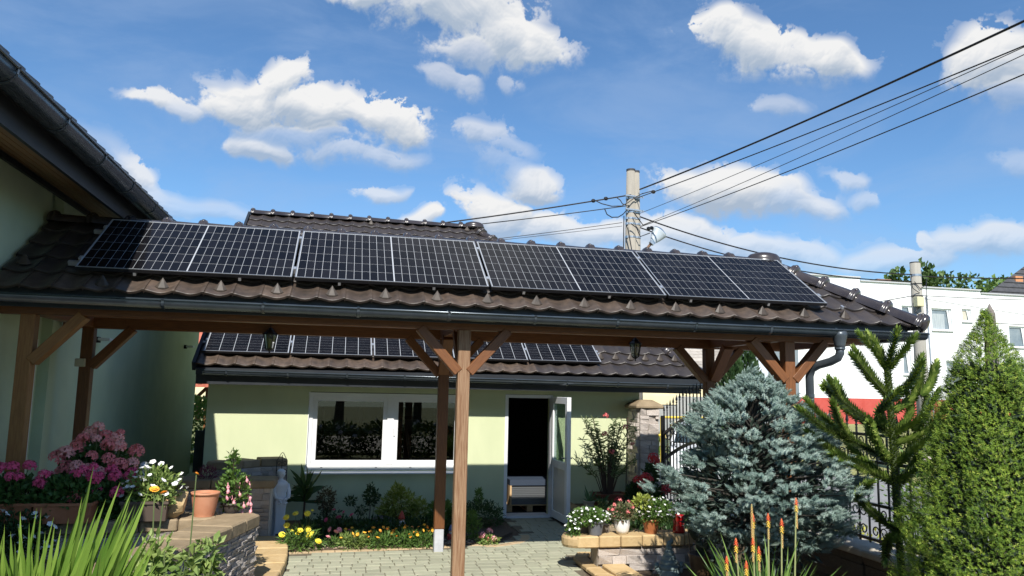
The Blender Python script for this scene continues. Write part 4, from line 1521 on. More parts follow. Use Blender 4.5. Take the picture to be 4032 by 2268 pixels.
def cypress(x, y, H, rad, label):
    t = thing('cypress', label, 'tree', (x, y, 0.0), group='two dark columnar cypresses')
    MB().tube([(0, 0, 0), (0, 0, H * .8)], [0.08, 0.02], 7).obj('trunk', MATS['bark'], t)

    def s():
        z = rng.random() ** 0.8
        a = rng.random() * 2 * PI
        r_ = rad * min(1, (1 - z) * 3.2) ** 0.6 * (0.75 + 0.25 * z) * (0.8 + .22 * math.sin(a * 5 + z * 9)) * rng.uniform(.75, 1)
        return (r_ * math.cos(a), r_ * math.sin(a), H * z), (math.cos(a) * .5, math.sin(a) * .5, 1.2)
    leaf_obj('crown', 4200, s, 0.13, ML_cyp, t, aspect=.35, up=.8, jit=.3)


cypress(8.55, 15.9, 3.33, 0.40, 'left one of two dark columnar cypresses behind the porch')
cypress(9.05, 16.2, 3.38, 0.50, 'right one of two dark columnar cypresses, the wider, behind the porch')

# shrubs in the gap at the left
ML_bush = leafmat('bush_leaves', (0.07, 0.14, 0.025), (0.18, 0.28, 0.06), trans=0.25)
t = thing('shrub', 'bright green shrub in the gap between the green house and the garage', 'shrub', (-4.0, 23.0, 0))
leaf_obj('foliage', 2600, ell(0, 0, 0.85, 0.9, 0.7, 0.95), 0.12, ML_bush, t, aspect=.6)
MB().tube([(0, 0, 0), (0, 0, 0.8)], 0.04, 6).obj('stem', MATS['bark'], t)
tg = MB()
tg.box(-3.38, -2.05, 20.2, 20.26, 0, 1.0)
tag(tg.obj('low_dark_wall', M_fascia), 'low dark wall closing the passage beside the garage', 'wall')
t = thing('metal_strut', 'dark slanting metal strut over the low wall in the gap', 'strut', (0, 0, 0))
beam('rod', (-3.15, 20.0, 1.0), (-2.6, 20.0, 1.7), 0.05, 0.05, M_black, t)

# ---------------------------------------------------------------- poles and cables
def pole1():
    t = thing('double_concrete_pole', 'tall twin concrete power pole carrying cables and a street lamp above the ridge', 'pole', (7.0, 18, 0))
    for dx, top, r0, r1 in ((-0.02, 7.72, 0.25, 0.108), (0.125, 7.69, 0.20, 0.082)):
        MB().tube([(dx, 0.04 if dx > 0 else 0, 0), (dx, 0, top)], [r0, r1], 20).obj('shaft', M_conc, t, smooth=True)
        MB().tube([(dx, 0, top), (dx, 0, top + 0.05)], r1 + 0.006, 20).obj('pole_cap', mat('cap_dark', (0.05, 0.05, 0.055), 0.6), t)
    for z, r_ in ((6.98, 0.128), (6.62, 0.134), (6.46, 0.137), (6.32, 0.14), (5.98, 0.146)):
        b = MB()
        b.lathe([(r_, 0), (r_, 0.045)], 20, (-0.02, 0, z))
        b.lathe([(r_ * .78, 0), (r_ * .78, 0.045)], 20, (0.125, 0, z))
        b.box(-0.17, -0.13, -0.1, -0.05, z - 0.01, z + 0.05)
        b.obj('clamp_band', M_zinc, t, kind='stuff')
    for z, p in ((7.05, 0), (6.7, 1)):
        b = MB()
        b.bar((-0.22, -0.14, z), (0.27, -0.14, z - 0.03), 0.035, 0.035)
        b.obj('cross_arm', M_zinc, t)
    # jumper cables
    for pts in ([(-1.0, -.1, 6.86), (-0.85, -.15, 6.78), (-0.6, -.2, 6.72), (-0.35, -.22, 6.74), (-0.18, -.22, 6.84), (0.0, -.2, 6.98), (0.2, -.2, 7.1), (0.5, -.2, 7.2)],
                [(-0.45, -.12, 6.98), (-0.36, -.16, 6.9), (-0.32, -.2, 6.8), (-0.22, -.2, 6.78)], [(-0.75, -.1, 6.66), (-0.70, -.13, 6.52), (-0.58, -.15, 6.45), (-0.42, -.18, 6.46), (-0.3, -.2, 6.54), (-0.2, -.2, 6.66)],
                [(-0.05, -.25, 6.6), (0.1, -.27, 6.4), (0.2, -.27, 6.28), (0.5, -.2, 6.42)], [(-0.12, -.26, 6.3), (0.02, -.28, 6.2), (0.12, -.28, 5.98), (0.4, -.22, 6.1)],
                [(-0.2, -.25, 6.2), (-0.1, -.28, 5.6), (0.0, -.3, 5.0)], [(-0.28, -.2, 6.5), (-0.3, -.22, 5.4), (-0.3, -.24, 4.5)]):
        MB().tube(pts, 0.013, 6).obj('jumper_cable', M_black, t)
    for x_, z in ((-1.05, 6.85), (-0.72, 6.93), (0.55, 7.2), (0.42, 6.24), (0.5, 6.26)):
        MB().ball((x_, -.1, z), 0.06, 0.05, 0.05, 8, 5).obj('connector', M_black, t)
    b = MB().tube([(0.20, 0, 5.45), (0.38, -0.05, 5.72), (0.5, -0.1, 5.88)], 0.035, 8)
    b.obj('lamp_arm', mat('rusty_steel', (0.2, 0.12, 0.08), 0.8), t)
    return t


pole1()
sl = thing('street_lamp', 'white street lamp head on a short arm at the twin pole', 'street lamp', (7.52, 17.88, 5.9))
o = MB().lathe([(0.03, -0.04), (0.07, 0.0), (0.10, 0.06), (0.15, 0.18), (0.20, 0.34), (0.215, 0.36)], 16, sy=0.6).obj('lamp_shade', mat('lamp_white', (0.42, 0.47, 0.50), 0.3), sl, smooth=True)
o.rotation_euler = (R(-15), R(38), 0)
o = MB().lathe([(0.0, 0.47), (0.12, 0.45), (0.2, 0.40), (0.21, 0.362)], 16, sy=0.6).obj('lamp_glass', glass('lamp_clear', (0.9, 0.95, 1), clear=0.9), sl, smooth=True)
o.rotation_euler = (R(-15), R(38), 0)
o = MB().box(-0.06, 0.06, -0.05, 0.05, -0.07, 0.02).obj('lamp_base', M_zinc, sl)
o.rotation_euler = (0, R(38), 0)

p2 = thing('wooden_pole', 'single grey pole with a pale box standing before the white building', 'pole', (15.45, 18.15, 0))
MB().tube([(0, 0, 0), (-0.07, 0, 5.83)], [0.19, 0.135], 16).obj('shaft', mat('grey_pole', (0.27, 0.255, 0.22), 0.9, (0.36, 0.345, 0.30), ns=4, nmix=1, stretch=(3, 3, .4), bump=.004, bs=30), p2, smooth=True)
MB().tube([(-0.07, 0, 5.83), (-0.07, 0, 5.86)], 0.137, 16).obj('pole_cap', mat('cap_dark', (0.05, 0.05, 0.055), 0.6), p2)
MB().lathe([(0.145, 0), (0.145, 0.06)], 16, (-0.065, 0, 5.46)).obj('clamp_band', M_zinc, p2)
MB().lathe([(0.15, 0), (0.15, 0.02)], 16, (-0.06, 0, 5.24)).obj('clamp_band', M_black, p2)
MB().lathe([(0.155, 0), (0.155, 0.025)], 16, (-0.055, 0, 4.9)).obj('clamp_band', M_black, p2)
MB().box(-0.30, -0.08, -0.30, -0.13, 4.60, 4.86).obj('meter_box', mat('box_yellowish', (0.62, 0.58, 0.36), 0.5), p2, bevel=.01)
MB().tube([(0.14, -0.1, 4.9), (0.14, -0.12, 4.3), (0.15, -0.15, 3.0), (0.16, -0.15, 0.3)], 0.022, 7).obj('conduit', M_zinc, p2)
for pts in ([(-0.27, -.1, 5.5), (-0.36, -.15, 5.3), (-0.3, -.15, 5.1), (-0.1, -.16, 4.98)], [(-0.2, -.1, 5.3), (-0.1, -.18, 5.1), (0.1, -.16, 5.2)], [(0.2, -.1, 5.4), (0.12, -.16, 5.2), (0.1, -.16, 4.9)],
            [(-0.15, -.2, 4.6), (-0.3, -.2, 4.45), (-0.1, -.22, 4.3), (0.1, -.2, 4.45), (0.12, -.16, 4.9)]):
    MB().tube(pts, 0.011, 6).obj('jumper_cable', M_black, p2)
p3 = thing('tapered_pole', 'thin dark pole with a pointed tip rising behind the conical conifer', 'pole', (17.6, 18.0, 0))
MB().tube([(0, 0, 0), (0, 0, 4.5), (0, 0, 4.78)], [0.17, 0.13, 0.012], 10).obj('shaft', mat('dark_pole', (0.13, 0.11, 0.10), 0.9, (0.19, 0.165, 0.15), ns=6), p3)


def cable(label, a, b_, sag=0.3, r_=0.012, twist=False, n=26, group='overhead cables', col=None):
    a, b_ = Vector(a), Vector(b_)
    pts = []
    for i in range(n + 1):
        t_ = i / n
        p = a.lerp(b_, t_)
        p.z -= 4 * sag * t_ * (1 - t_)
        pts.append(p)
    mb = MB().tube(pts, r_, 6)
    o = mb.obj('overhead_cable', col or M_black)
    tag(o, label, 'cable', group)
    return o


def ext(p, q, k):
    p, q = Vector(p), Vector(q)
    return tuple(p + (q - p) * k)


cable('thick twisted cable, the uppermost from the twin pole to the upper right', (7.16, 17.85, 7.22), ext((7.2, 18, 7.2), (9.136, 8.458, 7.56), 1.5), 0.18, 0.019)
cable('second highest cable from the twin pole to the upper right', (7.1, 17.85, 7.0), ext((7.15, 18, 7.0), (9.397, 8.728, 7.30), 1.5), 0.12, 0.011)
cable('thin cable just under the second highest one at the right', (7.16, 17.85, 6.6), ext((7.3, 18, 6.6), (8.528, 7.923, 6.80), 1.5), 0.12, 0.006)
cable('thin cable in the middle of the right-hand fan of cables', (7.18, 17.85, 6.28), ext((7.3, 18, 6.28), (8.156, 7.585, 6.50), 1.5), 0.11, 0.006)
cable('lowest cable of the fan running to the upper right', (7.18, 17.85, 6.26), ext((7.3, 18, 6.26), (8.445, 7.873, 6.42), 1.5), 0.14, 0.009)
cable('thick cable leaving the twin pole to the left over the garage ridge', (6.95, 17.9, 7.08), (-2.5, 17.9, 5.2), 0.10, 0.018)
cable('thinner cable leaving the twin pole to the left below the thick one', (6.9, 17.9, 6.8), (-2.5, 18.3, 5.3), 0.10, 0.012)
cable('thin wire going left from the twin pole under two cables', (6.75, 18, 6.37), (-2.5, 18.6, 4.9), 0.08, 0.008)
cable('faint lower wire going left from the twin pole', (6.75, 18, 6.28), (-2.5, 20.6, 5.2), 0.05, 0.006)
cable('cable from the twin pole down to the grey pole, the upper one', (7.2, 18, 6.56), (15.2, 18.1, 5.5), 0.30, 0.018)
cable('cable from the twin pole down to the grey pole, the lower one', (7.2, 18, 6.28), (15.2, 18.1, 5.31), 0.32, 0.016)
cable('cable from the grey pole to the right edge of the picture', (15.55, 18.1, 5.47), (24.0, 18.6, 6.05), 0.10, 0.018)
cable('thin wire on the right of the grey pole at box height', (15.5, 18.1, 4.93), (24, 18.5, 5.2), 0.06, 0.010)
cable('thin grey wire sloping from the grey pole past the pointed pole', (15.55, 18.1, 4.85), (24.0, 18.1, 4.2), 0.06, 0.007)
cable('wire to the left of the grey pole behind the hip tiles', (15.3, 18.1, 4.93), (9.0, 18.1, 4.0), 0.1, 0.012)
cable('wire at the right running from the pointed pole', (17.65, 18.0, 4.25), (24.0, 18.4, 4.35), 0.04, 0.010)

# ================================================================ garden walls
def stone_unit(seed):
    r_ = random.Random(seed)
    bm = bmesh.new()
    bmesh.ops.create_cube(bm, size=1.0)
    for v in bm.verts:
        v.co.x += 0.5
        v.co.z += 0.5
        if v.co.y < 0:
            v.co.y += r_.uniform(-.35, .25)
            v.co.x += r_.uniform(-.02, .02)
            v.co.z += r_.uniform(-.05, .05)
    bmesh.ops.bevel(bm, geom=bm.edges[:], offset=0.035, segments=1, affect='EDGES')
    me = bpy.data.meshes.new('stone')
    bm.to_mesh(me)
    bm.free()
    return me


def stone_set(mt):
    o = []
    for s_ in range(5):
        me = stone_unit(s_)
        me.materials.append(mt)
        o.append(me)
    return o


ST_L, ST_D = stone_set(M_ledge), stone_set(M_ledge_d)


def clad(parent, p0, p1, z0, z1, units, hs=(0.05, 0.07, 0.09, 0.045), ls=(0.13, 0.34), dep=0.03, skip=None):
    """stacked ledge stones on a vertical face from p0 to p1 (outward normal to the right of p0->p1 turned -90)"""
    a, b_ = Vector((p0[0], p0[1], 0)), Vector((p1[0], p1[1], 0))
    d = b_ - a
    L = d.length
    d.normalize()
    ang = math.atan2(d.y, d.x)
    z = z0
    while z < z1 - 0.015:
        h_ = min(rng.choice(hs), z1 - z)
        if z1 - z - h_ < 0.02:
            h_ = z1 - z
        x = 0.0
        while x < L - 0.01:
            l_ = min(rng.uniform(*ls), L - x)
            if L - x - l_ < 0.05:
                l_ = L - x
            dd = dep + rng.uniform(-.4, .9) * dep * .6
            p = a + d * (x + 0.002)
            if not (skip and skip(x + l_ / 2, z + h_ / 2)):
                place('stone', rng.choice(units), parent, (p.x, p.y, z + 0.001), (0, 0, ang), scale=(l_ - 0.004, dd * 2, h_ - 0.003))
            x += l_
        z += h_


def cap_row(parent, pts, width, z0, z1, mt, ln=0.33, nm='cap_stone'):
    """cap stones along a polyline; pts is the front edge, the cap lies to its left"""
    P = [Vector((x, y, 0)) for x, y in pts]
    for a, b_ in zip(P[:-1], P[1:]):
        d = b_ - a
        L = d.length
        n = max(1, round(L / ln))
        d.normalize()
        ang = math.atan2(d.y, d.x)
        for i in range(n):
            s_ = L / n
            g_ = 0.004
            hh = (z1 - z0) + rng.uniform(-.006, .006)
            o = MB().box(g_, s_ - g_, rng.uniform(-.008, .008), width, 0, hh).obj(nm, mt, parent, bevel=0.014)
            p = a + d * (s_ * i)
            o.location = (p.x, p.y, z0)
            o.rotation_euler = (0, 0, ang)


# left wall behind the iris
t = thing('stone_garden_wall', 'low stone-clad wall with sandstone cap carrying the geranium boxes', 'garden wall')
MB().box(-3.36, -0.86, 8.42, 8.78, 0.0, 0.68).obj('core', M_mortar, t)
clad(t, (-3.3, 8.42), (-0.9, 8.42), 0.44, 0.68, ST_L, hs=(0.08, 0.12, 0.06), ls=(0.2, 0.4))
clad(t, (-3.3, 8.40), (-0.9, 8.40), 0.0, 0.42, stone_set(M_sand_d), hs=(0.21,), ls=(0.3, 0.45), dep=0.05)
cap_row(t, [(-3.36, 8.32), (-2.2, 8.30), (-1.15, 8.42)], 0.48, 0.68, 0.80, M_sand_d, 0.42)
# curved arm of the same height toward the viewer
t = thing('curved_stone_wall', 'raised curved wall faced with rough pale ledge stone under a brown cap, ahead of the patio', 'garden wall')
arm = [(-1.62, 5.2), (-1.42, 6.2), (-1.16, 7.3), (-0.98, 7.9), (-0.79, 8.62)]
for (a, b_) in zip(arm[:-1], arm[1:]):
    n_ = Vector((b_[1] - a[1], a[0] - b_[0])).normalized()
    q = [a, b_, (b_[0] - n_.x * .4, b_[1] - n_.y * .4), (a[0] - n_.x * .4, a[1] - n_.y * .4)]
    MB().prism(q, 0, 0.679).obj('core', M_mortar, t)
    fine = b_[1] > 7
    clad(t, (a[0] + .0, a[1]), (b_[0] + .0, b_[1]), 0.0, 0.68, ST_L, hs=(0.035, 0.05, 0.04) if fine else (.08, .1), ls=(0.07, 0.18) if fine else (.2, .4), dep=0.020)
cap_row(t, [(x + .05, y) for x, y in arm], 0.40, 0.68, 0.80, M_sand_d, 0.34)
cap_row(t, [(-0.76, 8.62), (-0.84, 8.78)], 0.40, 0.681, 0.80, M_sand_d, 0.5)
# soil in the raised bed in front
MB().prism([(-3.36, 2.5), (-1.9, 2.5), (-1.85, 5.2), (-1.65, 6.2), (-1.4, 7.3), (-1.2, 8.38), (-3.36, 8.38)], -0.01, 0.33).obj('raised_bed_soil', M_soil, kind='structure')

# far wall and the curved one behind it
t = thing('far_stone_wall', 'stone-clad wall with brown cap beside the white statue, left of the flower bed', 'garden wall')
MB().box(-2.9, -0.87, 11.33, 11.72, 0.0, 0.73).obj('core', M_mortar, t)
MB().box(-0.869, -0.85, 11.335, 11.72, 0.0, 0.73).obj('corner_bead', mat('bead_pale', (0.55, 0.53, 0.48), 0.8), t)
clad(t, (-2.7, 11.33), (-0.87, 11.33), 0.0, 0.73, ST_L, hs=(0.05, 0.07, 0.09, 0.06), ls=(0.14, 0.32))
cap_row(t, [(-2.9, 11.24), (-0.80, 11.24)], 0.52, 0.731, 0.85, M_sand_d, 0.42)
t = thing('rear_curved_wall', 'highest brown-capped stone wall curving to the garage wall behind the statue', 'garden wall')
arc = [(-1.42, 11.76), (-1.32, 12.02), (-1.1, 12.24), (-0.72, 12.34)]
for (a, b_) in zip(arc[:-1], arc[1:]):
    n_ = Vector((b_[1] - a[1], a[0] - b_[0])).normalized()
    MB().prism([a, b_, (b_[0] - n_.x * .3, b_[1] - n_.y * .3), (a[0] - n_.x * .3, a[1] - n_.y * .3)], 0, 0.92).obj('core', M_mortar, t)
    clad(t, a, b_, 0.55, 0.92, ST_L, hs=(0.05, 0.07), ls=(0.1, 0.22))
cap_row(t, arc, 0.42, 0.921, 1.03, M_sand_d, 0.36)
# sandstone quarter step left of the patio
t = thing('sandstone_step', 'flat curved sandstone step at the left edge of the patio', 'step')
for i in range(7):
    y0, y1 = 8.3 + i * 0.42, 8.3 + (i + 1) * 0.42 - 0.012
    bulge = lambda y: -0.62 + 0.10 * math.sin((y - 8.3) / 2.94 * PI)
    MB().prism([(-1.1, y0), (bulge(y0), y0), (bulge(y1), y1), (-1.1, y1)], 0, 0.11 + .003 * (i % 2)).obj('step_slab', M_sand, t, bevel=0.012)

# right wall with the flower pots
t = thing('low_wall_with_pots', 'low sandstone-capped wall of pale ledge stone carrying four flower pots', 'garden wall')
MB().box(3.12, 4.55, 9.16, 9.40, 0.0, 0.29).obj('core', M_mortar, t)
clad(t, (3.12, 9.16), (4.55, 9.16), 0.0, 0.285, ST_L, hs=(0.06, 0.08, 0.10), ls=(0.16, 0.42), skip=lambda x, z: x < 0.35 and z < 0.09)
cap_row(t, [(2.84, 9.05), (4.5, 9.07)], 0.36, 0.285, 0.42, M_sand, 0.29)
o = MB().lathe([(0.0, 0), (0.165, 0), (0.18, 0.03), (0.18, 0.10), (0.16, 0.134), (0.0, 0.135)], 18, (2.88, 9.235, 0.2855)).obj('cap_stone', M_sand, t)
t = thing('sandstone_kerb', 'light brown curved sandstone kerb bordering the patio below the pots', 'step')
for i in range(6):
    y0 = 8.2 + i * 0.30
    bx = lambda y: 2.97 + 0.16 * max(0, (8.9 - y) / .7) ** 2 + 0.20 * max(0, (y - 9.55) / .5) ** 2
    MB().prism([(bx(y0), y0), (bx(y0) + .19, y0), (bx(y0 + .294) + .19, y0 + .294), (bx(y0 + .294), y0 + .294)], 0, 0.05 + .003 * (i % 2)).obj('kerb_slab', M_sand, t, bevel=0.01)
for x0, x1, y0, y1 in ((3.17, 3.46, 8.2, 8.62), (3.17, 3.46, 8.627, 9.125)):
    MB().box(x0, x1, y0, y1, 0, 0.085).obj('kerb_slab', M_sand, t, bevel=0.012)
t = thing('stone_pillar', 'short stone-clad pillar with pale corner bead under the blue spruce', 'pillar')
MB().box(4.33, 4.66, 8.62, 9.0, 0, 0.56).obj('core', M_mortar, t)
clad(t, (4.34, 8.62), (4.55, 8.62), 0, 0.56, ST_L, hs=(0.06, 0.08), ls=(0.1, 0.2))
clad(t, (4.33, 8.98), (4.33, 8.63), 0, 0.56, ST_L, hs=(0.06, 0.08), ls=(0.1, 0.2))
MB().box(4.555, 4.58, 8.57, 8.62, 0, 0.57).obj('corner_bead', MATS['bead_pale'], t)
MB().box(4.28, 4.72, 8.57, 9.05, 0.561, 0.63).obj('cap_stone', M_sand_d, t, bevel=.012)

# raised bed right of the door
t = thing('raised_bed', 'dark stone-edged raised bed right of the open door', 'raised bed')
MB().prism([(3.78, 9.5), (5.28, 9.5), (5.28, 12.9), (3.78, 12.9)], 0, 0.24).obj('soil', M_soil, t)
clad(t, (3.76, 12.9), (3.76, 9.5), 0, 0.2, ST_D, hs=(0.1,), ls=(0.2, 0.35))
cap_row(t, [(3.70, 12.92), (3.70, 9.48)], 0.22, 0.2, 0.27, M_sand_d, 0.34)
# bed soil below the window
bed = [(-0.72, 10.62), (1.85, 10.80), (2.25, 11.05), (2.62, 11.6), (2.66, 12.93), (-1.0, 12.93), (-0.8, 11.8)]
MB().prism(bed, -0.01, 0.03).obj('flower_bed_soil', M_soil, kind='structure')
gv = MB()
for i in range(700):
    x, y = rng.uniform(-.75, 2.5), rng.uniform(10.62, 11.1)
    if in_poly(x, y, bed):
        r_ = rng.uniform(.008, .022)
        gv.ball((x, y, .03 + r_ * .3), r_, r_ * rng.uniform(.6, 1), r_ * .6, 5, 3)
gv.obj('bark_chips', mat('bark_chip', (0.22, 0.15, 0.10), 0.9, (0.42, 0.33, 0.26), ns=30, nmix=1), kind='stuff')

# ---------------------------------------------------------------- gate pillar, fence and gate
t = thing('gate_pillar', 'stone-clad gate pillar with a rounded sandstone cap at the garage corner', 'pillar')
MB().box(5.0, 5.34, 12.5, 12.92, 0, 1.86).obj('core', M_mortar, t)
clad(t, (5.0, 12.5), (5.34, 12.5), 0, 1.86, ST_L, hs=(0.06, 0.08, 0.11), ls=(0.1, 0.22))
clad(t, (5.0, 12.92), (5.0, 12.5), 0, 1.86, ST_L, hs=(0.06, 0.08, 0.11), ls=(0.1, 0.22))
cp_ = MB()
cp_.add([(4.92, 12.42, 1.862), (5.42, 12.42, 1.862), (5.42, 13.0, 1.862), (4.92, 13.0, 1.862), (4.92, 12.42, 1.92), (5.42, 12.42, 1.92), (5.42, 13.0, 1.92), (4.92, 13.0, 1.92), (5.06, 12.58, 2.01), (5.28, 12.58, 2.01), (5.28, 12.84, 2.01), (5.06, 12.84, 2.01)],
        [(3, 2, 1, 0), (0, 1, 5, 4), (1, 2, 6, 5), (2, 3, 7, 6), (3, 0, 4, 7), (4, 5, 9, 8), (5, 6, 10, 9), (6, 7, 11, 10), (7, 4, 8, 11), (8, 9, 10, 11)])
cp_.obj('cap_stone', M_sand_d, t, bevel=.015)

M_iron = mat('wrought_iron', (0.014, 0.014, 0.016), 0.4, (0.035, 0.033, 0.035), ns=25, metal=0.4)
tip = MB().lathe([(0.0, 0), (0.010, 0.0), (0.010, 0.02), (0.018, 0.03), (0.008, 0.045), (0.020, 0.075), (0.0, 0.17)], 6).me('spear_tip')
tip.materials.append(M_iron)


def scroll_me(r_, nm='scroll'):
    mb = MB()
    pts = []
    for k in range(16):
        a = k / 15 * 2.1 * PI
        q = r_ * (1 - 0.55 * k / 15)
        pts.append((0, q * math.cos(a) - r_, q * math.sin(a)))
    mb.tube(pts, 0.007, 5)
    me = mb.me(nm)
    me.materials.append(M_iron)
    return me


SC = scroll_me(0.055)
fx = lambda y: 5.42 - (12.5 - y) * 0.006


def bar_me(L):
    me = MB().box(-0.008, 0.008, -0.008, 0.008, 0, L).me('bar')
    me.materials.append(M_iron)
    return me


t = thing('iron_fence', 'black wrought iron fence with spear tips and scrolls along the road', 'fence')
ys = 3.3
BT = bar_me(1.16)
for z_, hh in ((0.70, 0.03), (1.05, 0.03), (1.48, 0.03), (1.75, 0.03)):
    MB().bar((fx(3.2), 3.2, z_), (fx(9.0), 9.0, z_), 0.035, hh).obj('rail', M_iron, t)
k = 0
y = 3.3
while y < 9.0:
    b = place('bar', BT, t, (fx(y), y, 0.66))
    place('spear_tip', tip, b, (0, 0, 1.155))
    if k % 2 == 0:
        for sy_ in (1, -1):
            for sz_, zz in ((1, 1.54), (-1, 1.69), (1, 0.78), (-1, 0.97)):
                place('scroll', SC, t, (fx(y), y + sy_ * 0.008, zz), (0, 0, 0), scale=(1, -sy_, sz_))
    y += 0.155
    k += 1
for y in (3.25, 6.15, 9.02):
    MB().box(fx(y) - .03, fx(y) + .03, y - .03, y + .03, 0.6, 1.95).obj('fence_post', M_iron, t)
# plinth of the fence: dark stones inside, pale cap
t = thing('fence_plinth', 'dark stone plinth wall with pale cap slabs under the iron fence', 'garden wall')
MB().box(5.28, 5.56, 3.0, 9.1, 0, 0.54).obj('core', M_mortar, t)
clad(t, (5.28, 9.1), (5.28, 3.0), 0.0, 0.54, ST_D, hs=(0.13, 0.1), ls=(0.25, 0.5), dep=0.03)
cap_row(t, [(5.20, 9.12), (5.20, 3.0)], 0.44, 0.541, 0.61, mat('pale_cap', (0.34, 0.31, 0.26), 0.85, (0.46, 0.43, 0.37), ns=5, nmix=1, bump=.004, bs=30), 0.5)

# arched gate
t = thing('iron_gate', 'black wrought iron double gate with arched top and curled ornaments', 'gate')
gy0, gy1 = 9.15, 12.45
zarch = lambda y, base, hgt_: base + hgt_ * math.sin(PI * min(1, max(0, (12.45 - y) / 3.3)) ** 1.0)
y = 12.38
k = 0
while y > 9.2:
    ztop = zarch(y, 1.62, 0.42)
    Lb = ztop + 0.10 - 0.10
    b = MB().box(-0.008, 0.008, -0.008, 0.008, 0, ztop).obj('bar', M_iron, t)
    b.location = (5.40, y, 0.12)
    place('spear_tip', tip, b, (0, 0, ztop))
    y -= 0.125
    k += 1
for base, hg in ((1.42, 0.42), (0.98 + .02, 0.42)):
    pts = [(5.40, 12.42 - 3.2 * i / 20, zarch(12.42 - 3.2 * i / 20, base, hg)) for i in range(21)]
    g_ = MB()
    for a, b_ in zip(pts[:-1], pts[1:]):
        g_.bar(a, b_, 0.04, 0.045, up=(1, 0, 0))
    g_.obj('arched_rail', M_iron, t)
for z_ in (0.82, 0.52, 0.16):
    MB().bar((5.40, 12.42, z_), (5.40, 9.2, z_), 0.04, 0.04).obj('rail', M_iron, t)
for y in (12.43, 10.82, 10.76, 9.18):
    MB().box(5.37, 5.43, y - .025, y + .025, 0.05, 1.75 if y in (12.43, 9.18) else 1.75).obj('gate_stile', M_iron, t)
for i in range(12):
    y = 12.25 - i * 0.26
    zc = zarch(y, 1.0, 0.42)
    for sy_ in (1, -1):
        for dz, sz_ in ((0.12, 1), (0.33, -1)):
            place('scroll', SC, t, (5.40, y + sy_ * 0.008, zc + dz), (0, 0, 0), scale=(1, -sy_, sz_))
        place('scroll', SC, t, (5.40, y + sy_ * 0.008, 0.66), (0, 0, 0), scale=(1, -sy_, 1))

# ---------------------------------------------------------------- car behind the gate
M_car = mat('car_white', (0.72, 0.74, 0.76), 0.25, coat=0.6)
M_cg = mat('car_glass', (0.03, 0.045, 0.05), 0.08, spec=0.8)
M_tyre = mat('tyre', (0.02, 0.02, 0.02), 0.85)
t = thing('parked_car', 'white parked car seen through the bars of the iron gate', 'car', (8.55, 17.3, 0), R(68))
prof = [(-2.1, .32), (-2.15, .55), (-2.08, .86), (-1.85, .95), (-1.35, 1.02), (-0.75, 1.38), (-0.3, 1.47), (0.5, 1.47), (1.05, 1.38), (1.65, 1.12), (2.0, 1.02), (2.1, .8), (2.08, .4), (2.0, .28)]
secs = [(0.86, 0.0), (0.84, 0.02), (0.70, 1.0)]
mb = MB()
v = []
hw = lambda z: 0.86 if z < .95 else 0.86 - (z - .95) * 0.42
for s_ in (-1, 1):
    for x, z in prof:
        v.append((x, s_ * hw(z), z))
n = len(prof)
f = [tuple(range(n)), tuple(range(2 * n - 1, n - 1, -1))] + [(i, i + n, (i + 1) % n + n, (i + 1) % n) for i in range(n)]
mb.add(v, f)
mb.obj('body', M_car, t, bevel=0.03)
wsh = MB().add([(-1.33, -.76, 1.045), (-1.33, .76, 1.045), (-0.78, .64, 1.385), (-0.78, -.64, 1.385)], [(0, 3, 2, 1)])
for s_ in (-1, 1):
    wsh.add([(-1.1, s_ * .86, 1.0), (1.5, s_ * .86, 1.03), (1.0, s_ * .72, 1.36), (-0.6, s_ * .70, 1.38)], [(0, 1, 2, 3) if s_ < 0 else (3, 2, 1, 0)])
wo_ = MB()
o = MB().add([(-1.36, -.74, 1.05), (-1.36, .74, 1.05), (-0.80, .63, 1.40), (-0.80, -.63, 1.40)], [(0, 3, 2, 1)]).obj('windscreen', M_cg, t)
o = MB().add([(1.62, -.70, 1.16), (1.62, .70, 1.16), (1.10, .64, 1.40), (1.10, -.64, 1.40)], [(0, 1, 2, 3)]).obj('rear_window', M_cg, t)
for s_ in (-1, 1):
    for xa, xb, xc, xd in ((-1.05, 0.0, 0.0, -0.55), (0.06, 1.35, 0.98, 0.06)):
        MB().add([(xa, s_ * .865, 1.0), (xb, s_ * .865, 1.0), (xc, s_ * .725, 1.36), (xd, s_ * .725, 1.36)], [(0, 1, 2, 3)]).obj('side_window', M_cg, t)
    for xw in (-1.35, 1.3):
        w_ = MB().tube([(xw, s_ * .70, .31), (xw, s_ * .89, .31)], 0.31, 18).obj('wheel', M_tyre, t)
        MB().tube([(xw, s_ * .88, .31), (xw, s_ * .90, .31)], 0.19, 12).obj('rim', M_zinc, w_)
    MB().box(-2.13, -1.98, s_ * .62 - .12, s_ * .62 + .12, .62, .78).obj('headlight', mat('headlight', (.7, .75, .8), .1), t)
t = thing('yellow_frame', 'yellow tubular frame standing behind the gate and car', 'frame', (8.9, 20.6, 0))
for a, b_ in (((0, 0, 0), (0, 0, 1.45)), ((1.3, 0, 0), (1.3, 0, 1.45)), ((0, 0, 1.45), (1.3, 0, 1.45)), ((-.1, 0, .95), (1.6, 0, .95))):
    MB().tube([a, b_], 0.035, 8).obj('tube', mat('yellow_paint', (0.75, 0.55, 0.06), 0.5), t)
# hedge strip behind the car
V_, F_ = leafy(2600, lambda: ((rng.uniform(8.3, 13.8), rng.uniform(22.4, 23.3), rng.uniform(0.0, 0.85)), (0, -0.4, 1)), 0.16)
me = mesh('hedge_row', V_, F_)
vary(me)
tag(link('low_hedge', me, ML_bush), 'low bright green hedge in front of the grey plinth of the cream house', 'hedge')


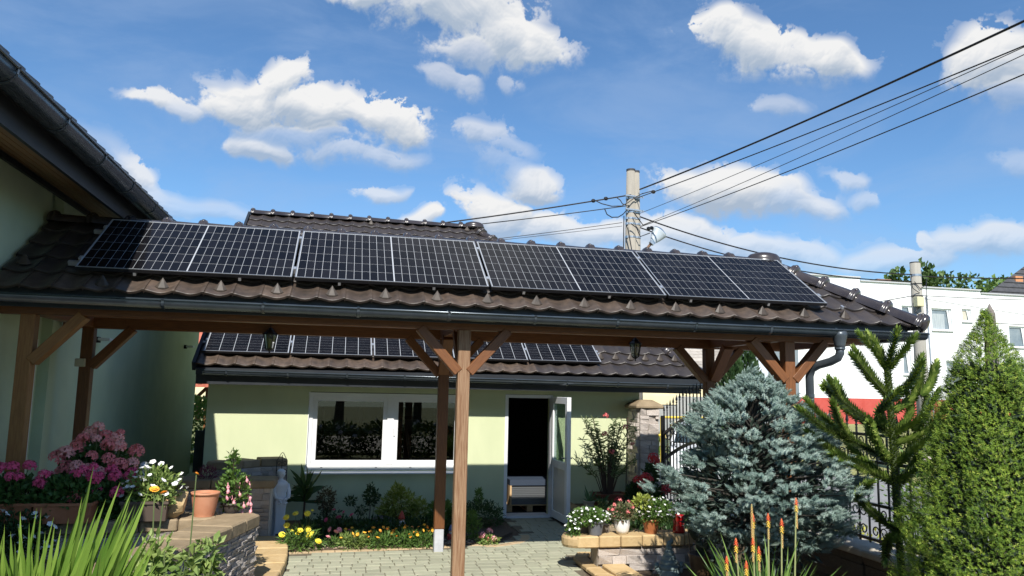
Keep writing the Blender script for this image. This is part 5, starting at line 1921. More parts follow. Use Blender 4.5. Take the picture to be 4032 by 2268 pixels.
# ================================================================ big plants
def tri_needles(V, F, p, ax, L, n, nl, w, spread=0.75):
    """a shoot: needles around an axis"""
    ax = ax.normalized()
    s = ax.cross(Vector((rng.gauss(0, 1), rng.gauss(0, 1), rng.gauss(0, 1)))).normalized()
    t_ = ax.cross(s)
    for i in range(n):
        q = (i + rng.random() * .5) / n
        a = i * 2.4 + rng.random() * .5
        rd = s * math.cos(a) + t_ * math.sin(a)
        d = (ax * (1 - spread * .6) + rd * spread).normalized() if q < 0.9 else (ax + rd * .4).normalized()
        b0 = p + ax * L * q
        sd = d.cross(ax).normalized() * w * .5
        o = len(V)
        V += [b0 - sd, b0 + sd, b0 + d * nl]
        F.append((o, o + 1, o + 2))


def interp(x, xs_, ys_):
    return float(np.interp(x, xs_, ys_))


# blue spruce
t = thing('blue_spruce', 'large bushy silver-blue spruce in front of the right porch posts', 'spruce tree', (4.08, 7.2, 0))
tr = MB().tube([(0, 0, 0), (0.02, 0, 0.8), (0.0, 0.03, 1.5), (0, 0, 2.3)], [0.09, 0.07, 0.045, 0.012], 8)
V, F = [], []
zs_, rs_ = [0.62, 0.75, 0.95, 1.15, 1.33, 1.7, 1.9, 2.1, 2.30, 2.43], [0.45, 0.70, 0.96, 1.08, 1.08, 0.88, 0.74, 0.47, 0.15, 0.03]
pads = []
for i in range(230):
    z = 0.66 + 1.66 * ((i + rng.random()) / 230) ** 1.12
    a = i * 2.39996 + rng.gauss(0, .25)
    rr = interp(z, zs_, rs_) * rng.choice((.72, .88, .95, 1.0, 1.04, 1.10)) * (1 + .07 * math.sin(a * 3 + z * 4))
    if 1.45 < z < 1.80 and math.cos(a) < -.5:
        rr *= .78
    if z < 1.7 and math.sin(a) > .5:
        rr *= .78
    if z < 1.1 and math.sin(a) < -.2:
        rr *= .80
    pads.append((z, a, rr))
pads += [(2.40, 0, .0), (2.28, 1, .07), (2.26, 3.2, .08), (2.22, 5, .1)]
for z, a, rr in pads:
    out = Vector((math.cos(a), math.sin(a), 0))
    up_ = rng.uniform(.0, .35) + max(0, (z - 1.75)) * 1.2
    main = (out * math.cos(up_) + Vector((0, 0, math.sin(up_)))).normalized()
    side = main.cross(Vector((0, 0, 1))).normalized() if abs(main.z) < .95 else Vector((1, 0, 0))
    nrm = side.cross(main)
    size = rng.uniform(.16, .27) * (1 if z < 1.9 else .62)
    tipp = Vector((rr * out.x + .04 + max(0, 1.15 - z) * .55, rr * out.y, z))
    org_ = tipp - main * size
    tr.tube([(0, 0, max(.3, z * .86)), (org_ * .5) + Vector((0, 0, z * .43)), org_], [0.018, .010, .004], 5)
    for k in range(27):
        if k == 0:
            p0, d, L_ = org_ + main * size * .45, main, size * .62
        else:
            fa = rng.uniform(-1.25, 1.25)
            fr = rng.uniform(.15, .75)
            d0 = (main * math.cos(fa) + side * math.sin(fa)).normalized()
            p0 = org_ + d0 * size * fr + nrm * rng.gauss(0, .022)
            d = (d0 + main * .35 + nrm * rng.uniform(-.1, .45)).normalized()
            L_ = rng.uniform(.06, .095)
        tri_needles(V, F, p0, d, L_, 34, .027, .0095, spread=.92)
tr.obj('trunk', mat('spruce_bark', (0.05, 0.045, 0.038), .9), t)
me = mesh('crown', V, F)
vary(me, per=34)
link('crown', me, leafmat('spruce_needles', (0.15, 0.235, 0.205), (0.40, 0.50, 0.455), rough=.6, trans=.08), t)
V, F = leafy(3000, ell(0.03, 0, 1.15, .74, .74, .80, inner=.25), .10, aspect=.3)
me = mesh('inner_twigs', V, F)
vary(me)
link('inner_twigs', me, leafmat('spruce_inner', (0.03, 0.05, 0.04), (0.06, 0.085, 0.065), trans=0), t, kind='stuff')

# monkey puzzle tree: image plane coordinates of its limbs turned into metres round the trunk
AX, AY = 4.93, 6.2
vr, vd = Vector((.976, -.216, 0)), Vector((.216, .976, 0))


def ap(x, y, dd=0.0):
    """x, y on the tree's own elevation drawing (272 units to the metre), dd = depth in m"""
    return vr * ((x - 2250) / 272.0) + vd * dd + Vector((0, 0, 0.72 + (1392 - y) / 272.0 + 0.0))


t = thing('monkey_puzzle_tree', 'young monkey puzzle tree with scaly upturned limbs in front of the fence', 'tree', (AX, AY, 0))
LIMBS = [
    # x, y along the limb, depth at the end
    ([(2262, 1470), (2256, 1390), (2252, 1250), (2250, 1130), (2247, 1010), (2243, 925)], 0, .040),
    ([(2243, 935), (2222, 893), (2190, 846)], .10, .028), ([(2243, 935), (2236, 885), (2222, 844)], .18, .028), ([(2244, 935), (2248, 890), (2253, 842)], -.15, .031), ([(2245, 938), (2275, 900), (2315, 852)], -.02, .029),
    ([(2250, 1010), (2195, 960), (2143, 903)], -.12, .028), ([(2250, 1008), (2215, 950), (2182, 885)], .15, .028),
    ([(2250, 1000), (2280, 972), (2300, 920)], -.22, .024), ([(2250, 1015), (2300, 975), (2338, 903)], .05, .025), ([(2252, 1040), (2325, 1000), (2369, 922)], .25, .023), ([(2325, 1000), (2365, 968), (2398, 916)], .20, .023),
    ([(2248, 1100), (2170, 1050), (2115, 1010), (2088, 966)], -.10, .028), ([(2110, 1010), (2085, 985), (2078, 985)], -.05, .022), ([(2215, 1082), (2150, 1040), (2112, 975)], .22, .025), ([(2200, 1078), (2160, 1030), (2148, 968)], .30, .025), ([(2230, 1075), (2200, 1040), (2226, 990)], -.32, .026),
    ([(2252, 1100), (2310, 1050), (2324, 1003)], .22, .025), ([(2252, 1095), (2315, 1050), (2345, 990)], -.15, .023), ([(2252, 1118), (2335, 1085), (2400, 1012)], .02, .025), ([(2300, 1085), (2350, 1050), (2378, 1003)], .25, .024),
    ([(2246, 1165), (2160, 1120), (2075, 1080), (2016, 1037)], -.05, .028), ([(2150, 1112), (2090, 1060), (2052, 1016)], .12, .024), ([(2150, 1114), (2110, 1070), (2086, 1020)], -.16, .025), ([(2235, 1160), (2180, 1100), (2150, 1065)], -.35, .025),
    ([(2250, 1168), (2310, 1120), (2366, 1070)], -.10, .028), ([(2252, 1170), (2305, 1145), (2338, 1121)], .25, .025),
    ([(2250, 1215), (2160, 1170), (2095, 1130), (2048, 1094)], .08, .027), ([(2190, 1188), (2130, 1160), (2081, 1143)], -.15, .025), ([(2250, 1215), (2200, 1165), (2180, 1130)], .35, .024),
    ([(2252, 1212), (2295, 1180), (2326, 1165)], -.12, .026), ([(2252, 1215), (2300, 1195), (2345, 1150)], .22, .025),
    ([(2255, 1330), (2195, 1290), (2150, 1250), (2146, 1240)], -.12, .026), ([(2215, 1302), (2190, 1280), (2179, 1255)], .12, .022), ([(2150, 1250), (2165, 1225), (2176, 1209)], -.14, .02),
    ([(2255, 1340), (2215, 1345), (2190, 1389)], -.22, .026), ([(2258, 1345), (2290, 1320), (2330, 1290)], .1, .025)]
V, F, V2, F2 = [], [], [], []
core = MB()
for li, (pp, dd, rad) in enumerate(LIMBS):
    P = [ap(x, y, dd * (i / (len(pp) - 1)) ** 1.0) for i, (x, y) in enumerate(pp)]
    # smooth the limb
    S = []
    for i in range(len(P) - 1):
        a0 = P[max(0, i - 1)]
        a1, a2 = P[i], P[i + 1]
        a3 = P[min(len(P) - 1, i + 2)]
        for k in range(8):
            q = k / 8
            S.append(0.5 * ((2 * a1) + (a2 - a0) * q + (2 * a0 - 5 * a1 + 4 * a2 - a3) * q * q + (3 * a1 - a0 - 3 * a2 + a3) * q ** 3))
    S.append(P[-1])
    core.tube(S, [rad * .36 if li else rad * .75] * (len(S) - 1) + [rad * .25], 6)
    ln = [0.0]
    for a_, b_ in zip(S[:-1], S[1:]):
        ln.append(ln[-1] + (b_ - a_).length)
    n = int(ln[-1] / (0.0021 if li else .0026))
    for i in range(n):
        s_ = (i + rng.random()) / n * ln[-1]
        j = max(0, int(np.searchsorted(ln, s_)) - 1)
        j = min(j, len(S) - 2)
        q = (s_ - ln[j]) / max(1e-6, ln[j + 1] - ln[j])
        c = S[j].lerp(S[j + 1], q)
        ax = (S[j + 1] - S[j]).normalized()
        u_ = ax.cross(Vector((0.3, 0.2, 1))).normalized()
        w_ = ax.cross(u_)
        a = i * 2.39996 + rng.gauss(0, .12)
        rd = u_ * math.cos(a) + w_ * math.sin(a)
        endf = min(1, (ln[-1] - s_) / 0.06)
        d = (ax * (.50 + .7 * (1 - endf)) + rd * (.85 * (.35 + .65 * endf))).normalized()
        b0 = c + rd * rad * .28
        L_ = rng.uniform(.052, .068)
        sd = ax.cross(rd).normalized() * .0115
        tipp = b0 + d * L_ + ax * .004
        m1 = b0 + d * L_ * .4
        tgt, ft = (V, F)
        o = len(tgt)
        tgt += [b0 - sd * .7, b0 + sd * .7, m1 + sd * 1.1 - rd * .002, tipp, m1 - sd * 1.1 - rd * .002]
        ft += [(o, o + 1, o + 2, o + 4), (o + 4, o + 2, o + 3)]
me = mesh('foliage', V, F)
vary(me, per=2)
link('crown', me, leafmat('monkey_puzzle_scales', (0.06, 0.12, 0.02), (0.23, 0.31, 0.06), (0.38, 0.46, 0.12), rough=.4, trans=.1, spec=.5), t)
core.obj('trunk', mat('green_bark', (0.05, 0.07, 0.025), .9), t)

# conical conifer at the right edge
t = thing('conical_conifer', 'dense bright green conical conifer at the right edge', 'conifer', (4.86, 5.02, 0))
MB().tube([(0, 0, 0), (0, 0, 1.5), (0, 0, 2.7)], [0.07, 0.05, 0.01], 7).obj('trunk', MATS['bark'], t)
zs2 = [0.2, 0.5, 0.9, 1.23, 1.51, 1.81, 2.21, 2.42, 2.58, 2.72, 2.84]
rs2 = [0.62, 0.70, 0.66, 0.60, 0.52, 0.42, 0.31, 0.24, 0.14, 0.06, 0.015]
V, F = [], []
for i in range(30000):
    z = 0.25 + 2.59 * (1 - (1 - rng.random()) ** 0.62) if True else 0
    z = min(z, 2.84)
    a = rng.random() * 2 * PI
    lump = mnoise.noise((math.cos(a) * 2.2, math.sin(a) * 2.2, z * 3.6)) * .22 + mnoise.noise((math.cos(a) * 5, math.sin(a) * 5, z * 8)) * .20
    deep = rng.random() < 0.25
    rr = interp(z, zs2, rs2) * (1 + lump) * (rng.uniform(.75, .92) if deep else rng.uniform(.93, 1.03))
    out = Vector((math.cos(a), math.sin(a), 0))
    p = out * rr + Vector((0, 0, z))
    ax = (out * rng.uniform(.5, 1) + Vector((rng.gauss(0, .35), rng.gauss(0, .35), rng.uniform(.1, .9)))).normalized()
    tri_needles(V, F, p - ax * .03, ax, rng.uniform(.03, .055), 8, .017, .0052, spread=.85)
me = mesh('crown', V, F)
vary(me, per=8)
link('crown', me, leafmat('conifer_needles', (0.06, 0.13, 0.015), (0.25, 0.36, 0.04), (0.40, 0.48, 0.08), rough=.55, trans=.12), t)
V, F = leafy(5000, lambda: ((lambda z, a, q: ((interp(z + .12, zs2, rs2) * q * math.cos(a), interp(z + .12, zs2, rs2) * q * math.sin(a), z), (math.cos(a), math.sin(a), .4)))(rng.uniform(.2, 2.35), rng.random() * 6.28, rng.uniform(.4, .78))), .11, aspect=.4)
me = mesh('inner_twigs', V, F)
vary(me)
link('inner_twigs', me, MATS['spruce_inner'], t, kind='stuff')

# ================================================================ flowers and small garden things
L_ger = leafmat('geranium_leaves', (0.035, 0.09, 0.022), (0.09, 0.17, 0.045), trans=.15)
L_mid = leafmat('garden_leaves', (0.05, 0.12, 0.025), (0.15, 0.25, 0.06), trans=.25)
L_light = leafmat('light_leaves', (0.12, 0.20, 0.05), (0.30, 0.38, 0.12), trans=.25)
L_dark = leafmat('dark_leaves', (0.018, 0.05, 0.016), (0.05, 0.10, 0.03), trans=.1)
L_red = leafmat('reddish_leaves', (0.06, 0.05, 0.025), (0.14, 0.09, 0.04), trans=.1)
L_iris = leafmat('iris_blades', (0.10, 0.20, 0.03), (0.25, 0.38, 0.07), rough=.4, trans=.35)
L_grey = leafmat('grey_green_leaves', (0.14, 0.18, 0.10), (0.26, 0.31, 0.19), trans=.1)
L_pieris = leafmat('pieris_leaves', (0.17, 0.22, 0.035), (0.38, 0.42, 0.09), (0.65, 0.65, 0.32), trans=.2)
M_stem = mat('plant_stem', (0.10, 0.15, 0.05), 0.8, (0.16, 0.2, 0.08))
M_stemd = mat('woody_stem', (0.07, 0.045, 0.03), 0.9)


def petal_mat(nm, c, c2=None):
    return mat(nm, c, 0.6, c2 or c, ns=40, nmix=1.0, sheen=.2)


P_white = petal_mat('petal_white', (0.85, 0.85, 0.84), (0.75, 0.76, 0.78))
P_pink = petal_mat('petal_salmon', (0.72, 0.10, 0.12), (0.88, 0.32, 0.30))
P_mag = petal_mat('petal_magenta', (0.60, 0.015, 0.11), (0.80, 0.12, 0.26))
P_red = petal_mat('petal_red', (0.50, 0.008, 0.010), (0.66, 0.03, 0.03))
P_yel = petal_mat('petal_yellow', (0.90, 0.72, 0.02), (0.95, 0.82, 0.10))
P_or = petal_mat('petal_orange', (0.90, 0.26, 0.02), (0.92, 0.50, 0.04))
P_rose = petal_mat('petal_rose', (0.75, 0.20, 0.30), (0.90, 0.50, 0.50))
P_lil = petal_mat('petal_lilac', (0.55, 0.60, 0.80), (0.75, 0.78, 0.9))


def umbel(nm, mt, r_=.05, n=16, pr=.016, seed=0, flat=.75):
    """round head of many small five-petalled flowers"""
    q = random.Random(seed)
    mb = MB()
    for i in range(n):
        z = 1 - 1.5 * (i + .5) / n
        a = i * 2.4
        s_ = math.sqrt(max(0, 1 - z * z))
        nrm = Vector((s_ * math.cos(a), s_ * math.sin(a), z * flat + .15)).normalized()
        c = nrm * r_
        u = nrm.cross(Vector((0.1, .2, 1))).normalized()
        w = nrm.cross(u)
        for k in range(5):
            b = 2 * PI * k / 5 + q.random()
            d = u * math.cos(b) + w * math.sin(b)
            e = u * math.cos(b + .62) + w * math.sin(b + .62)
            g_ = u * math.cos(b - .62) + w * math.sin(b - .62)
            mb.add([c, c + g_ * pr * .8 + nrm * .003, c + d * pr * 1.35 + nrm * .006, c + e * pr * .8 + nrm * .003], [(0, 1, 2, 3)])
    me = mb.me(nm)
    me.materials.append(mt)
    return me


def trumpet(nm, mt, r_=.026, n=5):
    mb = MB()
    v = [(0, 0, -.012)]
    f = []
    K = 15
    for k in range(K):
        a = 2 * PI * k / K
        v.append((r_ * .35 * math.cos(a), r_ * .35 * math.sin(a), 0.0))
    for k in range(K):
        a = 2 * PI * k / K
        q = r_ * (1 - .16 * (k % 3 == 0))
        v.append((q * math.cos(a), q * math.sin(a), .008 + .003 * (k % 2)))
    for k in range(K):
        k2 = (k + 1) % K
        f += [(0, 1 + k, 1 + k2), (1 + k, 1 + K + k, 1 + K + k2, 1 + k2)]
    mb.add(v, f)
    me = mb.me(nm)
    me.materials.append(mt)
    return me


def strawflower(nm, mt, r_=.04, rings=4, n=14):
    mb = MB()
    for j in range(rings):
        el = 0.15 + j * .38
        rr = r_ * (1 - j * .17)
        for k in range(n):
            a = 2 * PI * (k + .5 * (j % 2)) / n
            d = Vector((math.cos(a) * math.cos(el), math.sin(a) * math.cos(el), math.sin(el)))
            s_ = Vector((-math.sin(a), math.cos(a), 0)) * r_ * .2
            b = d * r_ * .12
            m_ = d * rr * .7
            mb.add([b - s_ * .4, b + s_ * .4, m_ + s_, d * rr, m_ - s_], [(0, 1, 2, 3, 4)])
    mb.ball((0, 0, r_ * .25), r_ * .42, r_ * .42, r_ * .3, 8, 4)
    me = mb.me(nm)
    me.materials.append(mt)
    return me


B_pink = [umbel('bloom', P_pink, .055, 20, .020, s_) for s_ in range(2)]
B_mag = [umbel('bloom', P_mag, .045, 14, .020, s_) for s_ in range(2)]
B_red = [umbel('bloom', P_red, .048, 18, .017, s_) for s_ in range(2)]
B_rose = [umbel('bloom', P_rose, .035, 10, .018, 3)]
B_wht = [trumpet('bloom', P_white)]
B_lil = [umbel('bloom', P_lil, .03, 8, .018, 5)]
B_yel = [strawflower('bloom', P_yel, .040)]
B_pks = [strawflower('bloom', P_rose, .040)]
B_mgd = [strawflower('bloom', P_or, .026, 4, 10)]
B_pan = [trumpet('bloom', petal_mat('petal_amber', (0.92, 0.55, 0.03), (.8, .3, .02)), .024)]
B_tuf = [umbel('bloom', P_pink, .022, 8, .013, 8)]


def blooms(parent, pts, meshes, sc=(.8, 1.2), facing=None, lab=None):
    for p in pts:
        o = place('bloom', rng.choice(meshes), parent, p, (rng.uniform(-.5, .5) + (facing or 0), rng.uniform(-.5, .5), rng.uniform(0, 6.28)), scale=(rng.uniform(*sc),) * 3)
        if lab:
            o['label'] = lab


def stems(parent, pts, base=(0, 0, 0), r_=.003, mt=None, spread=.3, nm='stems'):
    mb = MB()
    for p in pts:
        b = Vector((base[0] + p[0] * spread, base[1] + p[1] * spread, base[2]))
        m_ = Vector((b.x * .5 + p[0] * .5, b.y * .5 + p[1] * .5, b.z * .45 + p[2] * .55)) + Vector((rng.gauss(0, .01), rng.gauss(0, .01), 0))
        mb.tube([b, m_, Vector(p)], [r_ * 1.3, r_ * 1.1, r_ * .8], 4, cap=False)
    return mb.obj(nm, mt or M_stem, parent)


def on_dome(n, cx, cy, cz, rx, ry, rz, zmin=0.0, front=True, q=(0.95, 1.08), gap=.045):
    o = []
    while len(o) < n:
        d = Vector((rng.gauss(0, 1), rng.gauss(0, 1), rng.gauss(0, 1))).normalized()
        if d.z < zmin or (front and d.y > .45):
            continue
        k = rng.uniform(*q)
        p = (cx + d.x * rx * k, cy + d.y * ry * k, cz + d.z * rz * k)
        if all((Vector(p) - Vector(z_)).length > gap for z_ in o) or rng.random() < .03:
            o.append(p)
    return o


def lp(prof, name, mt, parent, n=20, c=(0, 0, 0), **k):
    return MB().lathe(prof, n, c, **k).obj(name, mt, parent, smooth=False)


M_fl = mat('potting_soil', (0.03, 0.02, 0.014), 0.95)


def round_pot(parent, r0, r1, h, mt, rim=.012, n=24, ribs=0):
    prof = [(0, 0), (r0, 0)]
    k = 10
    for i in range(k + 1):
        t_ = i / k
        prof.append((r0 + (r1 - r0) * (t_ ** .8) + (0.004 * (i % 2) if ribs else 0), .003 + (h - rim * 2 - .003) * t_))
    prof += [(r1 + rim * .6, h - rim * 2), (r1 + rim * .6, h), (r1 - .008, h), (r1 - .012, h - .03)]
    o = MB().lathe(prof, n).obj('pot', mt, parent, smooth=True)
    MB().lathe([(0, 0), (r1 - .011, 0)], n, (0, 0, h - .028)).obj('pot_soil', M_fl, parent)
    return o


# window boxes with geraniums on the left wall
M_box = mat('box_terracotta', (0.36, 0.13, 0.06), 0.6, (0.42, 0.17, 0.09), ns=5)


def window_box(loc, label, L, W=.2, H=.19, mt=None, rz=0):
    t = thing('flower_box', label, 'flower box', loc, rz)
    mb = MB()
    a, b_ = L / 2, W / 2
    v = [(-a * .94, -b_ * .8, 0), (a * .94, -b_ * .8, 0), (a * .94, b_ * .8, 0), (-a * .94, b_ * .8, 0), (-a, -b_, H - .025), (a, -b_, H - .025), (a, b_, H - .025), (-a, b_, H - .025)]
    mb.add(v, [(3, 2, 1, 0), (0, 1, 5, 4), (1, 2, 6, 5), (2, 3, 7, 6), (3, 0, 4, 7)])
    mb.obj('box_body', mt or M_box, t)
    rm_ = MB()
    for q in ((-a - .012, a + .012, -b_ - .012, -b_ + .006), (-a - .012, a + .012, b_ - .006, b_ + .012), (-a - .012, -a + .006, -b_ + .006, b_ - .006), (a - .006, a + .012, -b_ + .006, b_ - .006)):
        rm_.box(*q, H - .026, H)
    rm_.obj('rim', mt or M_box, t)
    MB().box(-a + .007, a - .007, -b_ + .007, b_ - .007, H - .05, H - .03).obj('soil', M_fl, t)
    return t


def plant(name, label, cat, loc, leaves, stem=None, group=None):
    """leaves: list of (n, sampler, size, material, kwargs)"""
    t = thing(name, label, cat, loc, group=group)
    for (n, smp, sz, mt_, kw) in leaves:
        leaf_obj('foliage', n, smp, sz, mt_, t, **kw)
    return t


def trumpets(parent, n, dome, mt_list=None, sc=(.8, 1.3)):
    pts = on_dome(n, *dome, zmin=-.35)
    blooms(parent, pts, mt_list or B_wht, sc, facing=.5)


window_box((-2.66 - .42, 8.32, .80), 'terracotta box at the left edge of the picture with magenta geraniums', .62)
window_box((-2.50, 8.30, .80), 'terracotta box on the wall, second from the left edge', .50)
for x, lb, w_ in ((-2.98, 'magenta geranium growing in the box at the very left', .34), (-2.52, 'magenta geranium growing in the second terracotta box', .30)):
    t = plant('geranium', lb, 'geranium', (x, 8.34, .96), [(900, ell(0, 0, .10, w_, .17, .16, inner=.3), .055, L_ger, dict(aspect=1.0))])
    pts = on_dome(9, 0, 0, .12, w_, .18, .27, zmin=.25)
    blooms(t, pts, B_mag)
    stems(t, pts)
# big salmon geranium
t = plant('geranium', 'big salmon-pink geranium bush towering behind the boxes at the green wall', 'geranium', (-2.42, 8.98, .80), [(1500, ell(0, 0, .32, .36, .25, .42, inner=.2), .07, L_ger, dict(aspect=1.0)), (500, ell(0.1, -.12, .12, .40, .2, .2, inner=.2), .06, L_ger, dict(aspect=1.0))])
pts = on_dome(38, 0, -.05, .40, .36, .24, .38, zmin=-.5, gap=.10, q=(.85, 1.12)) + [(-.02, -.1, .86), (.20, -.1, .80), (-.38, -.1, .55)]
blooms(t, pts, B_pink + [umbel('bloom', petal_mat('petal_salmon_pale', (.85, .28, .26), (.92, .50, .45)), .055, 20, .022, 9)], (.75, 1.35))
stems(t, pts, r_=.005)
lp([(0, -.16), (.17, -.16), (.19, .12), (.2, .12), (.18, .1), (0, .1)], 'pot', M_box, t)
# darker magenta + white in the middle
t = plant('geranium', 'deep magenta geranium between the salmon one and the white-flowered box', 'geranium', (-2.12, 8.55, .82), [(900, ell(0, 0, .16, .26, .18, .2, inner=.2), .06, L_ger, dict(aspect=1.0))])
pts = on_dome(11, 0, 0, .2, .26, .2, .26, zmin=.1)
blooms(t, pts, B_mag, (.9, 1.3))
stems(t, pts)
t = plant('geranium', 'pink and white geranium trailing in front of the salmon one', 'geranium', (-2.40, 8.50, .82), [(700, ell(0, 0, .14, .2, .14, .2, inner=.2), .055, L_ger, dict(aspect=1.0))])
blooms(t, on_dome(9, 0, -.02, .18, .22, .16, .24, zmin=-.1), B_lil + B_pink[:1] + B_mag[:1], (.9, 1.3))
# dark planter with white/yellow petunia
window_box((-1.80, 8.36, .80), 'dark brown flower box on the wall beside the rock', .42, mt=mat('box_brown', (0.10, 0.075, 0.06), .5))
t = plant('petunia', 'white petunia with yellowish leaves in the dark brown box', 'petunia', (-1.78, 8.38, .95), [(1100, ell(0.03, 0, .14, .26, .16, .22, inner=.1), .05, L_light, dict(aspect=.55))])
trumpets(t, 30, (0.04, 0, .14, .29, .18, .26))
# hanging white petunias below the left box
t = plant('petunia', 'white petunias hanging over the wall edge below the left boxes', 'petunia', (-2.86, 8.20, .62), [(1000, ell(0, 0, .06, .36, .12, .24, inner=.1), .05, L_dark, dict(aspect=.6))])
trumpets(t, 30, (0, -.02, .05, .36, .14, .26))
# rock
bm = bmesh.new()
bmesh.ops.create_icosphere(bm, subdivisions=2, radius=1)
for v in bm.verts:
    n_ = mnoise.noise(v.co * 1.4)
    v.co = Vector((v.co.x * .13 * (1 + n_ * .35), v.co.y * .09, (v.co.z * .5 + .5) * .27 * (1 + n_ * .25)))
    v.co.x += v.co.z * .35
me = bpy.data.meshes.new('standing_rock')
bm.to_mesh(me)
bm.free()
o = link('standing_rock', me, M_sand)
o.location = (-1.60, 8.46, .79)
tag(o, 'upright sandstone rock leaning between the dark box and the terracotta pot', 'rock')
# terracotta pot
t = thing('terracotta_pot', 'round terracotta pot standing on the wall cap', 'flower pot', (-1.29, 8.56, .80))
round_pot(t, .095, .135, .24, M_terra)
t = plant('fuchsia', 'fuchsia with pink and white bells spreading right of the terracotta pot', 'fuchsia', (-1.05, 8.78, .80),
          [(420, ell(0, 0, .22, .17, .12, .22, inner=.2), .055, L_mid, dict(aspect=.6)), (160, ell(-.02, 0, .45, .06, .05, .2, inner=.2), .05, L_mid, dict(aspect=.6))])
pts = [(rng.uniform(-.05, .2), rng.uniform(-.14, .05), rng.uniform(.02, .38)) for _ in range(22)]
fz = MB().tube([(0, 0, 0), (0, 0, -.02)], .004, 5)
fz.lathe([(.004, -.02), (.012, -.03), (.014, -.045), (.006, -.06)], 6)
fm = fz.me('bloom')
fm.materials.append(P_rose)
for p in pts:
    place('bloom', fm, t, p, (rng.uniform(-.3, .3), rng.uniform(-.3, .3), 0), scale=(1.2, 1.2, 1.2))
stems(t, [(rng.uniform(-.12, .18), rng.uniform(-.1, .1), rng.uniform(.2, .5)) for _ in range(9)] + [(-.02, 0, .58)], r_=.004, mt=M_stemd, spread=.05)
round_pot(t, .07, .10, .1, mat('pot_dark', (0.06, 0.05, 0.045), .6))
t = plant('heather', 'purple heather-like plant behind the wall cap', 'heather', (-1.72, 11.45, .84), [(300, ell(0, 0, .06, .14, .1, .12, inner=.2), .05, leafmat('heather', (0.10, 0.02, 0.05), (0.28, 0.05, 0.12), trans=.1), dict(aspect=.25, up=1.2))])
t = plant('rosemary', 'small white-flowered plant beside the heather near the green house', 'plant', (-2.25, 11.0, 0.6), [(240, ell(0, 0, .14, .16, .1, .14, inner=.2), .045, L_dark, dict(aspect=.5))])
trumpets(t, 5, (0, 0, .15, .15, .1, .15))
t = plant('shade_shrub', 'dark shrub in the passage at the foot of the garage corner', 'shrub', (-2.55, 12.4, 0.0), [(900, ell(0, 0, .45, .45, .4, .45, inner=.2), .08, L_dark, dict(aspect=.5))])


# blades -------------------------------------------------------------
def blade(V, F, base, tip, width, bend=.1, segs=6, twist=0.0, side=None):
    base, tip = Vector(base), Vector(tip)
    d = tip - base
    L = d.length
    dn = d.normalized()
    s_ = side or dn.cross(Vector((rng.gauss(0, 1), rng.gauss(0, 1), .1))).normalized()
    nrm = dn.cross(s_)
    o = len(V)
    for i in range(segs + 1):
        q = i / segs
        w = width * (0.65 + .6 * math.sin(min(1, q * 1.15) * PI * .62)) * (1 - q ** 3.2) * .5
        c = base + d * q + nrm * (bend * L * q * q) + Vector((0, 0, -.06 * L * q * q * (bend != 0)))
        a = twist * q
        sv = s_ * math.cos(a) + nrm * math.sin(a)
        V += [c - sv * w, c + nrm * w * .25, c + sv * w]
    for i in range(segs):
        k = o + i * 3
        F += [(k, k + 1, k + 4, k + 3), (k + 1, k + 2, k + 5, k + 4)]


# iris clump: the bottom left corner; blades fan to the right
t = thing('iris_clump', 'large clump of sword-shaped green iris leaves fanning right in the lower left corner', 'iris', (-1.45, 4.9, .30))
IR = [(-1.24, 1.66, .05), (-1.13, 1.56, .0), (-1.10, 1.53, .1), (-1.02, 1.44, 0), (-1.33, 1.45, .0), (-1.30, 1.38, .1), (-1.40, 1.44, -.1), (-1.43, 1.50, .1), (-1.50, 1.44, 0), (-1.62, 1.45, .05), (-1.64, 1.37, 0), (-1.68, 1.36, .1), (-1.58, 1.30, -.1),
      (-1.20, 1.44, .15), (-1.17, 1.35, -.1), (-1.06, 1.38, .12), (-1.02, 1.33, -.1), (-1.26, 1.30, .2), (-1.48, 1.28, .1), (-1.55, 1.22, -.1), (-.96, 1.30, .0), (-1.12, 1.22, -.2), (-1.36, 1.27, .15), (-1.72, 1.28, 0), (-1.76, 1.2, .1), (-1.8, 1.3, -.05),
      (-1.23, 1.52, -.1), (-1.08, 1.47, -.12), (-1.30, 1.22, -.2), (-1.42, 1.16, -.2), (-1.52, 1.12, -.25), (-1.2, 1.14, -.25), (-1.66, 1.1, -.2), (-1.0, 1.2, -.2), (-1.06, 1.08, -.3), (-1.34, 1.05, -.3), (-1.27, 1.58, .18), (-1.15, 1.48, .2), (-1.45, 1.35, .2), (-1.38, 1.52, .15)]
for _ in range(46):
    IR.append((rng.uniform(-1.82, -.98), rng.uniform(1.0, 1.40), rng.uniform(-.35, .25)))
V, F = [], []
for i, (x, z, dy) in enumerate(IR):
    for k in range(2):
        xx = x + (rng.gauss(0, .05) if k else 0)
        zz_ = z - (rng.uniform(.05, .25) if k else 0)
        bx = -1.45 + (xx + 1.42) * .30 - .10 + rng.gauss(0, .07)
        side = Vector((.93, -.25, 0)) if rng.random() < .75 else Vector((.5, .8, 0))
        d_ = Vector((xx + .0, 4.8 + dy, zz_)) - Vector((bx, 4.9 + dy * .3, .3))
        side = (side - d_.normalized() * side.dot(d_.normalized())).normalized()
        vv, ff = [], []
        blade(vv, ff, (bx + 1.45, dy * .3, 0), (xx + 1.45, -.1 + dy, zz_ - .3 + .06), rng.uniform(.026, .048), bend=rng.uniform(-.05, .13), segs=7, side=side)
        if i < 150:
            me = mesh('leaf', vv, ff)
            vary(me, per=14, seed=i * 2 + k)
            link('leaf', me, L_iris, t)

